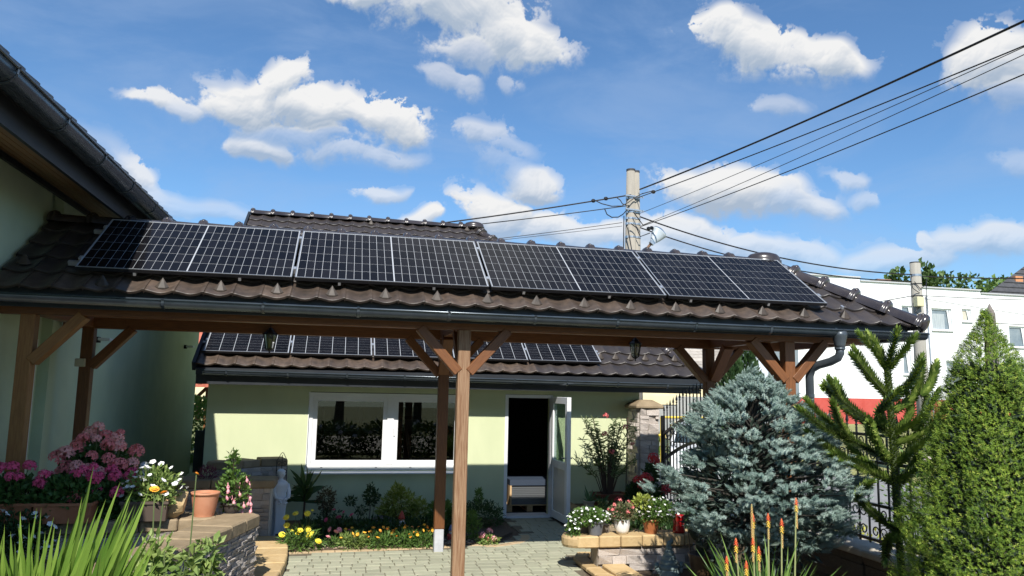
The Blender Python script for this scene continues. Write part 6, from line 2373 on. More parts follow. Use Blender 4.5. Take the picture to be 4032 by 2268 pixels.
# broad-leaved plant with two orange marigolds
t = plant('leafy_plant', 'light green leafy plants with drooping broad leaves growing before the rough stone wall', 'plant', (-1.12, 6.05, .33),
          [(360, ell(-.12, 0, .34, .15, .14, .32, inner=.1), .095, L_light, dict(aspect=.55, up=-.4, jit=.8)), (360, ell(.16, .05, .30, .17, .14, .30, inner=.1), .095, L_light, dict(aspect=.55, up=-.4, jit=.8)),
           (90, ell(.24, .1, .56, .10, .1, .16, inner=.1), .08, L_light, dict(aspect=.5, up=-.2, jit=.8)), (80, ell(-.10, .1, .56, .1, .08, .2, inner=.1), .08, L_light, dict(aspect=.5, up=.2, jit=.8))])
stems(t, [(rng.uniform(-.3, .32), rng.uniform(-.1, .15), rng.uniform(.35, .68)) for _ in range(20)], r_=.005, spread=.6)
t = plant('grey_herb', 'fine grey-green herb cushion left of the broad-leaved plants', 'plant', (-1.42, 6.3, .33), [(1500, ell(0, 0, .26, .2, .18, .30, inner=.1), .035, L_grey, dict(aspect=.3, up=.5))])
t = thing('pot_marigold', 'two orange marigold flowers on tall stems in front of the brown flower box', 'marigold', (-1.30, 6.3, .33))
pts = [(.06, 0, .99), (-.01, 0, 1.02)]
blooms(t, pts, [strawflower('bloom', petal_mat('petal_deep_orange', (.9, .38, .02), (.95, .55, .05)), .036)], (1, 1.1))
blooms(t, [(.26, .1, 1.12)], [strawflower('bloom', petal_mat('petal_deep_orange', (.9, .38, .02)), .025)], (1, 1.1))
stems(t, pts + [(.26, .1, 1.12)], r_=.005, spread=.9)
t = plant('rose_shoot', 'small plant with reddish leaves at the bottom edge right of the iris', 'plant', (-1.62, 5.5, .33), [(30, ell(0, 0, .38, .12, .1, .1, inner=.1), .10, leafmat('red_leaf', (.30, .08, .05), (.45, .16, .10), trans=.3), dict(aspect=.6))])
V, F = [], []
for i in range(16):
    x = rng.uniform(-.25, .25)
    blade(V, F, (x, rng.uniform(-.2, .2), 0), (x + rng.uniform(-.25, .35), rng.uniform(-.2, .2), rng.uniform(.3, .6)), .02, bend=.2)
t = thing('grass_tuft', 'tuft of narrow leaves on the ground between iris and curved wall', 'grass tuft', (-1.9, 5.9, .33))
me = mesh('leaves', V, F)
vary(me, per=12)
link('leaves', me, L_mid, t)

# red hot pokers
t = thing('red_hot_poker', 'clump of red hot pokers with orange and yellow spikes at the bottom right', 'red hot poker', (3.12, 5.35, 0))
V, F = [], []
for i in range(230):
    a = rng.random() * 2 * PI
    r0 = rng.uniform(0, .16)
    L_ = rng.uniform(.35, .75)
    el = rng.uniform(.55, 1.35)
    b = (r0 * math.cos(a), r0 * math.sin(a), .35 + rng.random() * .1)
    blade(V, F, b, (b[0] + L_ * math.cos(el) * math.cos(a), b[1] + L_ * math.cos(el) * math.sin(a), b[2] + L_ * math.sin(el)), rng.uniform(.012, .02), bend=rng.uniform(.0, .25), segs=6)
me = mesh('leaves', V, F)
vary(me, per=12)
link('leaves', me, leafmat('poker_leaves', (0.07, 0.16, 0.03), (0.22, 0.34, 0.08), rough=.4, trans=.3), t)
P_tip = petal_mat('poker_red', (.75, .07, .02), (.85, .15, .03))
P_low = petal_mat('poker_yellow', (.80, .48, .04), (.88, .62, .10))
P_dry = petal_mat('poker_dry', (.48, .28, .08), (.58, .40, .14))
KN = [(3.41, 1.373, 1, 1.0), (3.18, 1.261, 1, .7), (3.255, 1.231, .8, .9), (3.064, 1.257, 1, .8), (3.03, 1.334, 0, 1.2), (2.884, 1.097, 1, .6), (2.806, .973, 1, .6), (3.058, 1.037, 1, .6), (2.948, .941, .3, .5), (3.015, 1.10, .9, .6)]
for x, z, fresh, dl_ in KN:
    st = thing('x', 'x', 'x')
    bpy.data.objects.remove(st)
    L_ = .12 * dl_ + .05
    px_, pz = x - 3.12, z
    y_ = rng.uniform(-.06, .06)
    stem_ = MB().tube([(px_ * .55, y_ * .5, .35), (px_ * .9, y_, (.35 + pz - L_) / 2), (px_, y_, pz - .01)], [.008, .007, .005], 6).obj('flower_stem', mat('poker_stem', (.30, .33, .14), .7), t)
    for part, z0, z1, mt_, rr in (('spike_top', pz - .048, pz, P_tip, .018), ('spike_base', pz - .098, pz - .048, P_low, .017), ('dry_part', pz - .098 - .12 * dl_, pz - .098, P_dry, .010)):
        if part == 'spike_top' and fresh < .2:
            mt_ = P_dry
            rr = .010
        if part == 'spike_base' and fresh < .2:
            mt_ = P_dry
            rr = .012
        mb = MB()
        n = int((z1 - z0) / .0022)
        for i in range(n):
            zz = z0 + (z1 - z0) * i / n
            a = i * 2.4
            q = rr * (1 if part != 'spike_top' else math.sqrt(max(.1, 1 - ((zz - z0) / (z1 - z0)) ** 2)))
            d = Vector((math.cos(a), math.sin(a), 0))
            s_ = Vector((-math.sin(a), math.cos(a), 0)) * .0032
            p = Vector((px_, y_, zz))
            mb.add([p - s_, p + s_, p + d * q + s_ * 1.2 - Vector((0, 0, .012)), p + d * q - s_ * 1.2 - Vector((0, 0, .012))], [(0, 1, 2, 3)])
        mb.obj(part, mt_, stem_)

# ---------------------------------------------------------------- pots on the right wall
M_pg = mat('pot_grey', (0.11, 0.115, 0.13), .6, (0.14, 0.145, 0.16), ns=6)
t = thing('flower_pot', 'dark grey ribbed pot, first from the left on the low wall', 'flower pot', (3.10, 9.17, .42))
round_pot(t, .075, .098, .165, M_pg, ribs=1)
tag(MB().box(-.2, .2, -.05, .05, 0, .09).obj('planter_tray', mat('tray_brown', (.12, .10, .085), .6)), 'low dark tray behind the grey pot on the low wall', 'tray').location = (3.12, 9.33, .42)
t = plant('petunia', 'white petunia spilling from the dark grey pot', 'petunia', (3.08, 9.18, .56), [(1400, ell(-.06, 0, .07, .25, .15, .10, inner=.1), .040, L_mid, dict(aspect=.5)), (300, ell(-.26, -.02, -.07, .09, .08, .1, inner=.1), .04, L_mid, dict(aspect=.5))])
trumpets(t, 40, (-.06, -.02, .06, .26, .16, .11), sc=(.5, .85))
trumpets(t, 12, (-.26, -.02, -.03, .09, .09, .10), sc=(.5, .85))
t = thing('flower_pot', 'glossy white round pot, second from the left on the low wall', 'flower pot', (3.46, 9.22, .42))
MB().lathe([(0, 0), (.065, 0), (.085, .04), (.097, .10), (.10, .165), (.10, .175), (.092, .175), (.088, .15), (0, .15)], 24).obj('pot', mat('pot_white', (.82, .82, .80), .2, coat=.5), t, smooth=True)
t = plant('ivy_geranium', 'pinkish-leaved plant in the glossy white pot', 'plant', (3.46, 9.22, .58), [(750, ell(0, 0, .08, .17, .13, .12, inner=.1), .042, leafmat('pinkish_leaves', (.08, .12, .05), (.22, .20, .11), (.45, .20, .18), trans=.15), dict(aspect=.6))])
blooms(t, on_dome(9, 0, 0, .1, .18, .14, .14, zmin=.1), B_tuf, (.6, 1))
t = thing('flower_pot', 'orange-brown pot, third from the left on the low wall', 'flower pot', (3.83, 9.20, .42))
round_pot(t, .075, .10, .17, mat('pot_orange_brown', (.30, .10, .035), .4, (.36, .13, .05), ns=6))
t = plant('petunia', 'white petunia in the orange-brown pot, the fullest on the low wall', 'petunia', (3.86, 9.20, .58), [(1500, ell(.02, 0, .10, .27, .17, .16, inner=.1), .045, L_mid, dict(aspect=.5)), (300, ell(-.14, 0, .2, .12, .1, .08, inner=.1), .06, L_pieris, dict(aspect=.5))])
trumpets(t, 50, (.05, -.02, .10, .28, .18, .16), sc=(.55, .95))
t = thing('red_vase', 'red vase shaded by the spruce, rightmost pot on the low wall', 'vase', (4.20, 9.20, .42))
MB().lathe([(0, 0), (.075, 0), (.08, .03), (.068, .10), (.085, .20), (.088, .21), (.075, .2), (.06, .12), (0, .1)], 20).obj('vase_body', mat('glaze_red', (.45, .012, .015), .15, (.30, .01, .01), ns=8, nmix=1, coat=.6), t, smooth=True)

# gnome with twisted hat, seen from behind
M_gn = mat('gnome_grey', (.115, .165, .165), .75, (.16, .21, .205), ns=12, nmix=1, bump=.001, bs=80)
t = thing('stone_gnome', 'blue-grey stone garden gnome with a tall coiled pointed hat, seen from behind', 'garden gnome', (3.66, 8.28, -.02))
MB().lathe([(0, 0), (.13, 0), (.14, .03), (.125, .10), (.13, .17), (.115, .22), (.08, .25), (0, .25)], 24).obj('body', M_gn, t, smooth=True)
hat = MB()
prof = []
for i in range(5):
    z0 = .225 + i * .048
    r_ = .115 - i * .019
    prof += [(r_ * .96, z0), (r_, z0 + .012), (r_ * .95, z0 + .036), (r_ * .86, z0 + .047)]
hat.lathe(prof + [(.0, .47)], 24)
hat.tube([(0, 0, .45), (-.005, 0, .475), (.0, 0, .495), (.018, 0, .508), (.032, 0, .515), (.036, 0, .53), (.028, 0, .545), (.022, 0, .556)], [.030, .028, .026, .024, .022, .017, .010, .003], 12)
hat.obj('hat', M_gn, t, smooth=True)
for s_ in (-1, 1):
    arms = MB()
    arms.tube([(s_ * .09, 0, .18), (s_ * .13, -.01, .20), (s_ * .145, 0, .235)], [.034, .03, .026], 10)
    arms.ball((s_ * .147, 0, .26), .026, .022, .03, 10, 6)
    for k in range(4):
        arms.tube([(s_ * .147 + (k - 1.5) * .011, 0, .275), (s_ * .147 + (k - 1.5) * .012, 0, .292 + .004 * (k in (1, 2)))], .006, 6)
    arms.tube([(s_ * .130, 0, .258), (s_ * .118, 0, .272)], .007, 6)
    arms.obj('arm', M_gn, t, smooth=True)
t = thing('garden_lantern', 'small black lantern standing at the left foot of the stone gnome', 'lantern', (3.50, 8.28, 0))
b = MB()
b.box(-.035, .035, -.035, .035, 0, .012)
b.lathe([(.05, .16), (.02, .19), (.008, .2), (.008, .22)], 4)
for a, c in ((-1, -1), (1, -1), (1, 1), (-1, 1)):
    b.bar((a * .03, c * .03, .012), (a * .03, c * .03, .16), .006)
b.obj('lantern_frame', M_black, t, kind='stuff')
# dark pot with prickly pear on a trellis
t = thing('dark_plant_pot', 'large dark brown pot standing before the stone pillar', 'flower pot', (4.0, 8.16, 0))
MB().lathe([(0, 0), (.09, 0), (.105, .06), (.125, .2), (.145, .34), (.155, .37), (.155, .385), (.138, .385), (.13, .35), (0, .34)], 24).obj('pot', mat('pot_darkbrown', (.05, .032, .018), .35, (.10, .06, .03), ns=10, nmix=1), t, smooth=True)
t = thing('prickly_pear', 'almost black prickly pear cactus in the dark pot', 'cactus', (4.0, 8.16, .35))
M_cac = mat('cactus_dark', (.02, .032, .018), .6, (.035, .05, .025), ns=9)
for i, (x, y, z, rx, rz_, tilt) in enumerate([(-.02, 0, .10, .05, .11, -.3), (-.10, 0, .26, .05, .10, -.5), (-.13, .0, .40, .04, .07, .1), (.06, 0, .14, .05, .1, .5), (.14, 0, .24, .055, .07, 1.0), (.24, 0, .22, .05, .07, .6), (.34, .02, .27, .05, .09, .3), (.02, .05, .28, .05, .07, .2), (.06, .06, .40, .045, .06, .8)]):
    o = MB().ball((0, 0, 0), rx, .014, rz_, 12, 7).obj('pad', M_cac, t, smooth=True)
    o.location = (x, y, z)
    o.rotation_euler = (0, tilt, rng.uniform(-.4, .4))
t = thing('pot_trellis', 'small dark wire trellis stuck in the dark pot', 'trellis', (3.97, 8.18, .36))
for x0, x1 in ((-.09, -.14), (-.03, -.04), (.04, .06), (.09, .14)):
    MB().tube([(x0, 0, -.02), (x1, 0, .38)], .005, 6).obj('rod', M_black, t)
for zz in (.12, .25, .36):
    MB().tube([(-.09 - .05 * zz / .38, 0, zz), (.09 + .05 * zz / .38, 0, zz)], .004, 6).obj('cross_wire', M_black, t)

# ---------------------------------------------------------------- white statue of a lady
t = thing('white_statue', 'white statue of a draped lady holding flowers beside the flower bed', 'statue', (-.77, 11.9, 0), R(35))
t.scale = (1.22, 1.22, 1.08)
M_st = mat('statue_white', (.62, .65, .70), .7, (.72, .75, .78), ns=14, nmix=.8, bump=.001, bs=60)
rb = MB()
K = 28
prof = [(.0, .0), (.085, 0), (.088, .03), (.078, .10), (.072, .22), (.074, .34), (.082, .42), (.078, .47), (.066, .53), (.07, .58), (.082, .635), (.08, .67), (.055, .70), (.026, .715), (.022, .74), (0, .745)]
v = []
for r_, z in prof:
    for k in range(K):
        a = 2 * PI * k / K
        fold = 1 + (.10 * math.sin(a * 7 + z * 3) + .05 * math.sin(a * 11)) * (1 if z < .45 else .25)
        sx_ = 1.0 if z < .5 else 1.12
        v.append((r_ * fold * sx_ * math.cos(a), r_ * fold * .8 * math.sin(a), z))
f = [(i * K + k, i * K + (k + 1) % K, (i + 1) * K + (k + 1) % K, (i + 1) * K + k) for i in range(len(prof) - 1) for k in range(K)]
rb.add(v, f)
for s_ in (-1, 1):       # arms folded to the front
    rb.tube([(s_ * .085, 0, .655), (s_ * .10, -.02, .56), (s_ * .085, -.05, .49), (s_ * .02, -.095, .47)], [.028, .025, .022, .016], 10)
rb.obj('figure', M_st, t, smooth=True)
hd_ = MB()
hd_.ball((0, -.004, .795), .042, .05, .058, 16, 10)
hd_.ball((0, -.05, .788), .008, .012, .012, 6, 4)
hd_.ball((-.016, -.046, .803), .008, .005, .005, 6, 4)
hd_.ball((.016, -.046, .803), .008, .005, .005, 6, 4)
hd_.ball((0, -.048, .768), .012, .006, .004, 6, 4)
hd_.obj('head', M_st, t, smooth=True)
hr = MB()
hr.ball((0, .012, .815), .05, .052, .047, 14, 8)
hr.ball((0, .055, .80), .028, .026, .028, 10, 6)
hr.lathe([(.050, .0), (.054, .006), (.050, .012)], 16, (0, .004, .822))
hr.obj('hair', M_st, t, smooth=True)
for k in range(12):
    o = MB().ball((0, 0, 0), .016, .014, .014, 6, 4).obj('carved_flower', M_st, t)
    o.location = (rng.uniform(-.06, .06), -.085 + rng.uniform(-.02, .01), rng.uniform(.41, .49))
MB().box(-.10, .10, -.09, .09, -.02, .012).obj('statue_base', M_st, t)
t = thing('garden_trellis', 'black wire trellis with curled top behind the white statue', 'trellis', (-.79, 12.2, 0))
for x in (-.075, 0, .075):
    MB().tube([(x, 0, 0), (x, 0, 1.02 if x else 1.10)], .0055, 6).obj('rod', M_iron, t)
MB().tube([(-.075, 0, 1.02), (-.05, 0, 1.06), (-.02, 0, 1.12), (0, 0, 1.14), (.02, 0, 1.12), (.05, 0, 1.06), (.075, 0, 1.02)], .005, 6).obj('arch', M_iron, t)
for s_ in (-1, 1):
    for zz in (.86, .98):
        o = place('scroll', SC, t, (s_ * .012, 0, zz), (0, 0, PI / 2 if s_ > 0 else -PI / 2), scale=(.6, .6, .6))
MB().tube([(-.075, 0, .8), (.075, 0, .8)], .004, 6).obj('cross_wire', M_iron, t)

# small white cherub behind the salmon geranium
t = thing('white_angel', 'small white figure half hidden behind the salmon geranium', 'statue', (-2.06, 9.3, .80))
a_ = MB().lathe([(0, 0), (.07, 0), (.075, .05), (.055, .16), (.045, .24), (.055, .30), (.03, .35), (.018, .37)], 16)
a_.obj('figure', M_st, t, smooth=True)
MB().ball((0, 0, .42), .048, .048, .055, 14, 8).obj('head', M_st, t, smooth=True)

# ---------------------------------------------------------------- plants of the flower bed
def tall(nm, lab_, loc, ps, r_=.004, mt=None):
    t = thing(nm, lab_, 'plant', loc)
    stems(t, ps, r_=r_, mt=mt)
    return t


t = thing('cordyline', 'dark plant with long strap leaves right of the white statue', 'plant', (-.45, 12.45, 0))
V, F = [], []
for i in range(46):
    a = rng.random() * 2 * PI
    el = rng.uniform(-.1, 1.4)
    L_ = rng.uniform(.28, .42)
    z0 = rng.uniform(.38, .62)
    blade(V, F, (0, 0, z0), (L_ * math.cos(el) * math.cos(a), L_ * math.cos(el) * math.sin(a), z0 + L_ * math.sin(el)), rng.uniform(.045, .065), bend=rng.uniform(.05, .3), segs=5)
me = mesh('leaves', V, F)
vary(me, per=10)
link('leaves', me, L_dark, t)
MB().tube([(0, 0, 0), (.01, 0, .5)], .018, 6).obj('stem', M_stemd, t)
t = plant('rose_bush', 'slender rose bush with reddish leaves under the left part of the window', 'rose bush', (-.12, 12.35, 0), [(420, ell(0, 0, .42, .15, .12, .20, inner=.1), .045, L_red, dict(aspect=.55)), (200, ell(.05, 0, .18, .2, .1, .14, inner=.1), .045, L_dark, dict(aspect=.55))])
stems(t, [(rng.uniform(-.14, .14), rng.uniform(-.1, .1), rng.uniform(.35, .6)) for _ in range(9)], mt=M_stemd)
t = plant('rose_bush', 'dark green rose bush on bare stems under the middle of the window', 'rose bush', (.52, 12.35, 0), [(300, ell(.04, 0, .46, .12, .1, .13, inner=.1), .05, L_dark, dict(aspect=.6)), (120, ell(-.28, 0, .40, .09, .08, .07, inner=.1), .045, L_dark, dict(aspect=.6)), (90, ell(-.1, 0, .25, .1, .08, .07, inner=.1), .045, L_dark, dict(aspect=.6)), (60, ell(.02, 0, .60, .05, .05, .06, inner=.1), .045, L_dark, dict(aspect=.6))])
stems(t, [(.05, 0, .58), (-.28, 0, .42), (.1, 0, .5), (-.1, 0, .3), (-.22, 0, .38), (0.0, .05, .45)], mt=M_stemd)
t = plant('pieris_bush', 'yellow-green bush with whorled leaves and white tips in front of the garage wall', 'shrub', (1.02, 12.2, 0), [(900, ell(-.02, 0, .34, .28, .22, .24, inner=.3), .085, L_pieris, dict(aspect=.32, up=.1)), (260, ell(-.08, 0, .54, .10, .1, .12, inner=.2), .08, L_pieris, dict(aspect=.3)), (300, ell(.24, 0, .26, .16, .14, .16, inner=.2), .08, L_pieris, dict(aspect=.32)), (260, ell(-.24, 0, .22, .13, .12, .13, inner=.2), .08, L_pieris, dict(aspect=.32))])
stems(t, [(rng.uniform(-.2, .2), rng.uniform(-.1, .1), rng.uniform(.2, .5)) for _ in range(10)], mt=M_stemd, r_=.007, spread=.2)
t = plant('dark_shrub', 'low dark shrub at the foot of the wall just left of the door', 'shrub', (2.25, 12.2, 0), [(1500, ell(0, 0, .17, .36, .4, .24, inner=.2), .06, L_dark, dict(aspect=.35)), (200, ell(-.05, 0, .46, .05, .05, .13, inner=.2), .05, L_mid, dict(aspect=.4))])
t = plant('leafy_shrub', 'mid-green plant seen between the two middle posts', 'plant', (1.58, 11.9, 0), [(600, ell(0, 0, .26, .18, .18, .2, inner=.2), .07, L_mid, dict(aspect=.5)), (120, ell(-.02, 0, .5, .04, .04, .14, inner=.2), .06, L_dark, dict(aspect=.4))])
t = plant('light_herb', 'light green herb at the bed corner right of the weathered post', 'plant', (1.92, 11.1, 0), [(420, ell(0, 0, .22, .12, .12, .22, inner=.1), .05, L_mid, dict(aspect=.5))])
t = plant('begonia', 'pink begonia at the right end of the flower bed', 'begonia', (2.10, 10.86, 0), [(260, ell(0, 0, .06, .16, .12, .08, inner=.1), .045, L_light, dict(aspect=.7))])
blooms(t, [(-.10, -.02, .11), (.08, -.05, .09), (.12, 0, .07), (.04, .05, .17), (.02, -.04, .08), (-.06, 0, .13)], B_rose + B_tuf, (.9, 1.2))

t = plant('strawflower_plant', 'strawflower plant with many yellow blooms at the left end of the bed', 'strawflower', (-.42, 10.70, 0), [(500, ell(0, 0, .10, .26, .14, .13, inner=.1), .085, L_mid, dict(aspect=.22, up=.3)), (160, ell(0, 0, .22, .24, .12, .1, inner=.1), .08, L_mid, dict(aspect=.2))])
pts = [(-.22, -.03, .22), (-.17, .0, .33), (-.18, .0, .43), (0, -.03, .27), (-.02, .0, .22), (.10, 0, .28), (.12, -.02, .20), (-.07, .1, .46), (.08, .1, .46), (.14, .1, .5), (.24, -.1, .14), (-.10, 0, .26), (.16, 0, .24)]
for i, p in enumerate(pts):
    o = place('bloom', B_yel[0], t, p, (rng.uniform(.2, 1.1), rng.uniform(-.4, .4), 0), scale=((.6, .6, .6) if i in (9, 11, 12) else (1.2, 1.2, 1.2)))
stems(t, pts, r_=.003)
t = plant('strawflower_plant', 'strawflower plant with deep pink blooms behind the front row', 'strawflower', (.12, 11.55, 0), [(520, ell(0, 0, .12, .28, .2, .16, inner=.1), .07, L_dark, dict(aspect=.3, up=.3))])
pts = [(-.12, -.1, .40), (.02, -.1, .37), (.13, -.1, .33), (-.05, -.1, .30), (-.22, -.1, .27), (.1, -.35, .16)]
blooms(t, pts, [strawflower('bloom', P_mag, .042)], (.9, 1.1), facing=.7)
stems(t, pts)
t = plant('pink_aster', 'pale pink double blooms with orange centres in the middle left of the bed', 'aster', (-.02, 10.80, 0), [(240, ell(.02, 0, .07, .2, .1, .08, inner=.1), .05, L_mid, dict(aspect=.4))])
pts = [(-.22, -.05, .06), (-.13, -.05, .07), (-.02, 0, .25), (.06, 0, .22), (.10, .02, .24), (-.04, -.03, .16)]
blooms(t, pts, B_pks, (.9, 1.2), facing=.7)
stems(t, pts)
for i, (x, lb) in enumerate(((.28, 'low plants with small pale yellow flowers in the middle of the bed edge'), (.62, 'pansy cushion with orange and yellow blooms, left one'), (.95, 'marigold cushion right of the pansies'), (1.2, 'marigold cushion nearest the rear middle post'))):
    t = plant('bedding_plant', lb, 'bedding plant', (x, 10.76 + .05 * max(0, x - .6), 0), [(760, ell(0, 0, .09, .21, .15, .13 + .02 * (i == 2), inner=.1), .065, (L_mid, L_light)[i == 0], dict(aspect=.28, up=.5))])
    n_b = (7, 15, 13, 12)[i]
    pts = on_dome(n_b, 0, 0, .12, .19, .13, .16, zmin=.2)
    blooms(t, pts, (B_pan, B_pan + B_mgd, B_mgd, B_mgd + B_pan)[i], (.8, 1.15), facing=.6)
    stems(t, pts)
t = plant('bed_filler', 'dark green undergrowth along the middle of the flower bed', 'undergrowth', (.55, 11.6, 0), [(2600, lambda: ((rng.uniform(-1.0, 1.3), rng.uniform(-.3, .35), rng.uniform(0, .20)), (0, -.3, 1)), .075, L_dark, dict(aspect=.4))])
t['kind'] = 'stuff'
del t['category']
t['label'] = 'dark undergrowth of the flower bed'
o = MB().ball((0, 0, 0), .22, .16, .14, 14, 8).obj('field_stone', mat('field_stone_grey', (.10, .09, .085), .9, (.17, .15, .14), ns=9, bump=.01))
o.location = (.72, 12.1, .08)
tag(o, 'dark rounded field stone lying behind the bedding plants', 'stone')


# gnomes with painted clothes
def gnome(loc, rz, label, hatc, bodyc, sc=1.0):
    t = thing('garden_gnome', label, 'garden gnome', loc, rz)
    t.scale = (sc, sc, sc)
    mat_h = mat('gnome_hat_' + hatc[0], hatc[1], .5)
    mat_b = mat('gnome_coat_' + bodyc[0], bodyc[1], .6)
    MB().lathe([(0, 0), (.05, 0), (.058, .03), (.05, .09), (.036, .13), (0, .135)], 16).obj('body', mat_b, t, smooth=True)
    MB().lathe([(.046, .172), (.042, .19), (.028, .225), (.012, .262), (0, .275)], 16).obj('hat', mat_h, t, smooth=True)
    h_ = MB().ball((0, 0, .158), .036, .034, .036, 12, 8)
    h_.ball((0, -.036, .156), .008, .009, .008, 8, 5)
    h_.obj('head', mat('gnome_skin', (.62, .36, .24), .6), t, smooth=True)
    MB().lathe([(0, .085), (.02, .10), (.034, .13), (.034, .150), (.02, .152)], 12, (0, -.016, 0)).obj('beard', mat('gnome_beard', (.72, .70, .68), .8), t, smooth=True)
    for s_ in (-1, 1):
        MB().tube([(s_ * .036, 0, .118), (s_ * .054, -.012, .09), (s_ * .042, -.038, .075)], [.014, .012, .010], 8).obj('arm', mat_b, t, smooth=True)
        MB().ball((s_ * .013, -.034, .166), .004, .003, .004, 6, 4).obj('eye', M_black, t)
        MB().ball((s_ * .024, -.022, .008), .02, .03, .014, 8, 5).obj('boot', M_black, t)
    return t


gnome((.97, 11.65, .04), R(10), 'garden gnome with a red pointed hat and white beard under the yellow-green bush', ('red', (.50, .06, .035)), ('pale', (.45, .45, .42)), 1.15)
gnome((1.62, 11.1, .02), R(-10), 'small gnome in blue, white and red between the two middle posts', ('blue', (.12, .18, .40)), ('red', (.45, .06, .05)), .8)

# ---------------------------------------------------------------- right of the door
t = thing('oleander_tub', 'square dark red-brown tub of the tall oleander', 'plant tub', (4.42, 12.35, .24))
tb = MB()
tb.add([(-.22, -.18, 0), (.22, -.18, 0), (.22, .18, 0), (-.22, .18, 0), (-.28, -.22, .24), (.28, -.22, .24), (.28, .22, .24), (-.28, .22, .24)], [(3, 2, 1, 0), (0, 1, 5, 4), (1, 2, 6, 5), (2, 3, 7, 6), (3, 0, 4, 7)])
tb.obj('tub', mat('tub_redbrown', (.16, .04, .02), .5), t)
MB().box(-.25, .25, -.19, .19, .2, .215).obj('soil', M_fl, t)
MB().box(-.29, .29, -.23, -.21, .215, .25).obj('rim', MATS['tub_redbrown'], t)
t = thing('oleander', 'tall loose oleander with red flowers against the sunlit garage wall', 'oleander', (4.38, 12.35, .44))
V, F = [], []
st_ = MB()
tops = []
for i in range(40):
    a = rng.random() * 2 * PI
    rr = rng.uniform(.1, .64)
    x, y, z = rr * math.cos(a), rr * .45 * math.sin(a), rng.uniform(.55, 1.45) * (1 - .25 * rr)
    m_ = Vector((x * .35, y * .35, z * .5))
    st_.tube([(x * .08, y * .08, -.1), m_, (x, y, z)], [.010, .007, .003], 5, cap=False)
    tops.append((x, y, z))
    for k in range(34):
        q = rng.uniform(.30, 1.0)
        c = m_.lerp(Vector((x, y, z)), (q - .3) / .7)
        d = Vector((rng.gauss(0, .6), rng.gauss(0, .5), rng.uniform(-.2, 1))).normalized()
        L_ = rng.uniform(.07, .12)
        blade(V, F, c, c + d * L_, .015, bend=rng.uniform(0, .2), segs=3)
st_.obj('stems', M_stemd, t)
me = mesh('foliage', V, F)
vary(me, per=6)
link('foliage', me, leafmat('oleander_leaves', (.045, .085, .03), (.16, .21, .09), trans=.15), t)
blooms(t, [(-.07, -.1, 1.30), (.28, -.1, 1.12), (-.08, -.1, 1.0), (.02, -.15, .72), (.40, -.1, .84)], [umbel('bloom', petal_mat('oleander_red', (.50, .05, .06), (.65, .15, .13)), .04, 10, .02, 4)], (.8, 1.2))
MB().tube([(.30, -.05, -.1), (.33, -.05, 1.28)], .009, 6).obj('support_cane', M_stemd, t)
for x, rad, lb in ((3.98, .09, 'pale round pot with aloe, left of the oleander tub'), (4.20, .085, 'yellowish round pot next to the aloe pot')):
    t = thing('flower_pot', lb, 'flower pot', (x, 12.1 if x < 4.1 else 12.05, .24))
    round_pot(t, rad * .75, rad, .16, mat('pot_pale' if x < 4.1 else 'pot_yellowish', (.42, .36, .27) if x < 4.1 else (.45, .42, .16), .8))
    V, F = [], []
    tt = thing('aloe' if x < 4.1 else 'small_aloe', 'spiky aloe with long pointed leaves in the pale pot' if x < 4.1 else 'smaller aloe in the yellowish pot', 'aloe', (x, 12.08, .38))
    for i in range(20 if x < 4.1 else 12):
        a = rng.random() * 2 * PI
        el = rng.uniform(.3, 1.35)
        L_ = rng.uniform(.2, .36) * (1 if x < 4.1 else .6)
        blade(V, F, (0, 0, 0), (L_ * math.cos(el) * math.cos(a), L_ * math.cos(el) * math.sin(a), L_ * math.sin(el)), .024, bend=rng.uniform(-.1, .1), segs=4)
    me = mesh('leaves', V, F)
    vary(me, per=8)
    link('leaves', me, leafmat('aloe_leaves', (.05, .12, .05), (.12, .21, .10), trans=.1), tt)
t = plant('geranium', 'red geranium between the oleander tub and the blue spruce', 'geranium', (4.60, 11.3, .24), [(1200, ell(0, 0, .3, .28, .25, .28, inner=.2), .07, L_dark, dict(aspect=.9)), (300, ell(.1, 0, .62, .1, .1, .2, inner=.2), .06, L_dark, dict(aspect=.9))])
pts = [(-.16, -.15, .58), (-.05, -.18, .62), (-.1, -.2, .50), (.0, -.2, .46), (.05, -.1, .58), (.18, 0, .86), (.22, 0, .80), (.15, 0, .90), (.3, -.1, .40), (-.45, -.1, .28), (.25, 0, .74), (.36, 0, .45)]
blooms(t, pts, B_red, (1.1, 1.6))
stems(t, pts, r_=.004)
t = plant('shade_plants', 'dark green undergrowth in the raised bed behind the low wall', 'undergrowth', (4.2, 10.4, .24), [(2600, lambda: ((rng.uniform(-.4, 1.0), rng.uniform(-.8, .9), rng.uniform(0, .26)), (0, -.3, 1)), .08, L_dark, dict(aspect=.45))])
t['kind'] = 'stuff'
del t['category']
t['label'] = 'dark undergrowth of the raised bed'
# blooming rose beyond the fence and ground cover at its foot
t = plant('rose_bush', 'rose bush with pale pink blooms behind the iron fence', 'rose bush', (7.0, 8.3, 0), [(900, ell(0, 0, .9, .45, .5, .7, inner=.1), .07, L_mid, dict(aspect=.5))])
blooms(t, [(-.25, -.3, 1.45), (-.2, -.32, 1.40), (.1, -.4, 1.35), (.3, -.2, 1.5)], [umbel('bloom', petal_mat('petal_palepink', (.80, .62, .62), (.9, .8, .8)), .05, 14, .02, 6)], (.9, 1.3))
V_, F_ = leafy(1500, lambda: ((rng.uniform(5.62, 6.1), rng.uniform(5, 9), rng.uniform(0.3, .62)), (0, 0, 1)), .06)
me = mesh('fence_groundcover', V_, F_)
vary(me)
tag(link('groundcover', me, leafmat('yellow_cover', (.25, .30, .04), (.5, .48, .08), trans=.2)), 'yellow-green ground cover growing outside the fence foot', 'ground cover')

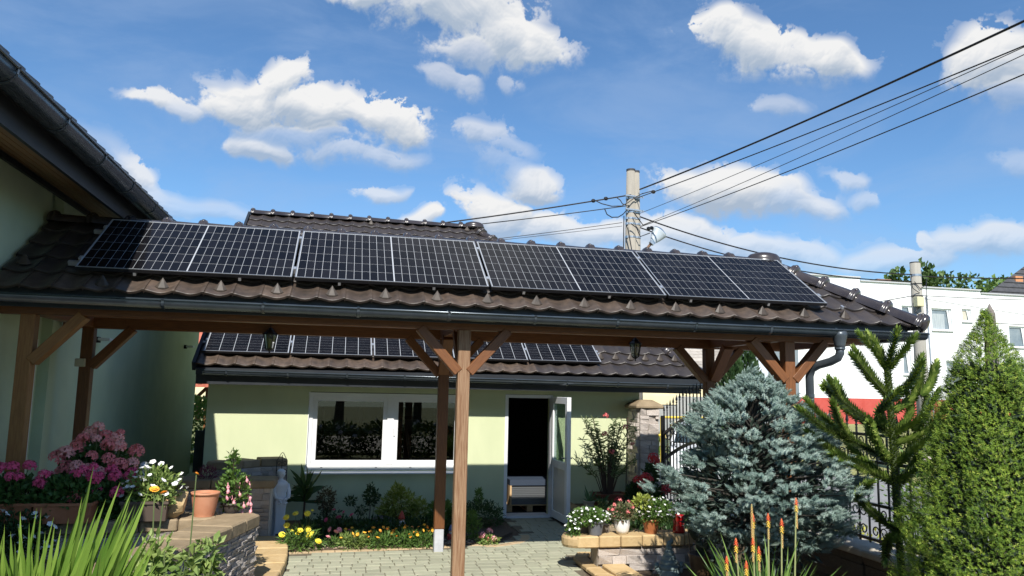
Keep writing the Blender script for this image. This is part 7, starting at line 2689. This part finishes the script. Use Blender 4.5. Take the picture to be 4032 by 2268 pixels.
# ---------------------------------------------------------------- inside the doorway: boxed panels on a pallet
t = thing('wooden_pallet', 'wooden pallet standing inside the open doorway', 'pallet', (3.38, 13.95, .008))
M_pal = mat('pallet_wood', (.42, .27, .13), .8, (.55, .38, .2), ns=9, stretch=(1, 6, 6))
for y in (-.35, -.1, .15, .4):
    MB().box(-.42, .42, y, y + .1, .10, .122).obj('plank', M_pal, t)
for x in (-.42, -.05, .32):
    for y in (-.35, .3):
        MB().box(x, x + .1, y, y + .14, .022, .10).obj('block', M_pal, t)
    MB().box(x, x + .1, -.35, .44, 0, .022).obj('plank', M_pal, t)
t = thing('stacked_panels', 'stack of dark framed panels with cardboard corners on the pallet', 'panel stack', (3.40, 13.95, .131))
pm = MB().box(-.36, .36, -.35, .35, 0, .026).me('stacked_panel')
pm.materials.append(mat('stack_frame', (.16, .17, .18), .4, metal=.4))
for k in range(10):
    place('stacked_panel', pm, t, (0, 0, .001 + k * .031))
for x in (-.395, .361):
    MB().box(x, x + .034, -.38, -.20, 0, .33).obj('cardboard_corner', mat('cardboard', (.50, .33, .17), .85, (.58, .4, .22), ns=8), t)
MB().box(-.395, .395, -.375, .36, .331, .43).obj('cover_sheet', mat('cover_blue', (.03, .045, .075), .6), t)


# trees and hedge behind the viewer (only their reflection reaches the window panes)
for i, (x, y) in enumerate([(-9, -17), (-4.5, -19), (0, -18), (4.5, -20), (9, -18), (14, -17), (-14, -16)]):
    broad_tree(x, y, 0, 6.0 + (i % 3) * .5, 2.9, 'broad tree in the garden behind the viewer, ' + ['far left', 'left', 'left of centre', 'centre', 'right of centre', 'right', 'outermost'][i], ML_far, n=1500, lobes=9, ls=.45, group='trees behind the viewer')

# flowering shrubs at the viewer's feet, mirrored in the panes
for i, x in enumerate((-2.6, -1.3, 0.0, 1.3, 2.6, 3.9, 5.2)):
    t = plant('flowering_shrub', 'dark white-flowered shrub at the foot of the viewer, ' + ['leftmost', 'second', 'third', 'middle', 'fifth', 'sixth', 'rightmost'][i] + ' from the left', 'shrub', (x, 1.3 + (i % 2) * .35, 0), [(1300, ell(0, 0, .50, .85, .6, .58, inner=.3), .11, L_dark, dict(aspect=.6))], group='shrubs at the foot of the viewer')
    blooms(t, on_dome(16, 0, 0, .5, .85, .6, .58, zmin=-.3, front=False, gap=.1), B_wht, (2, 3.5), facing=-1.2)
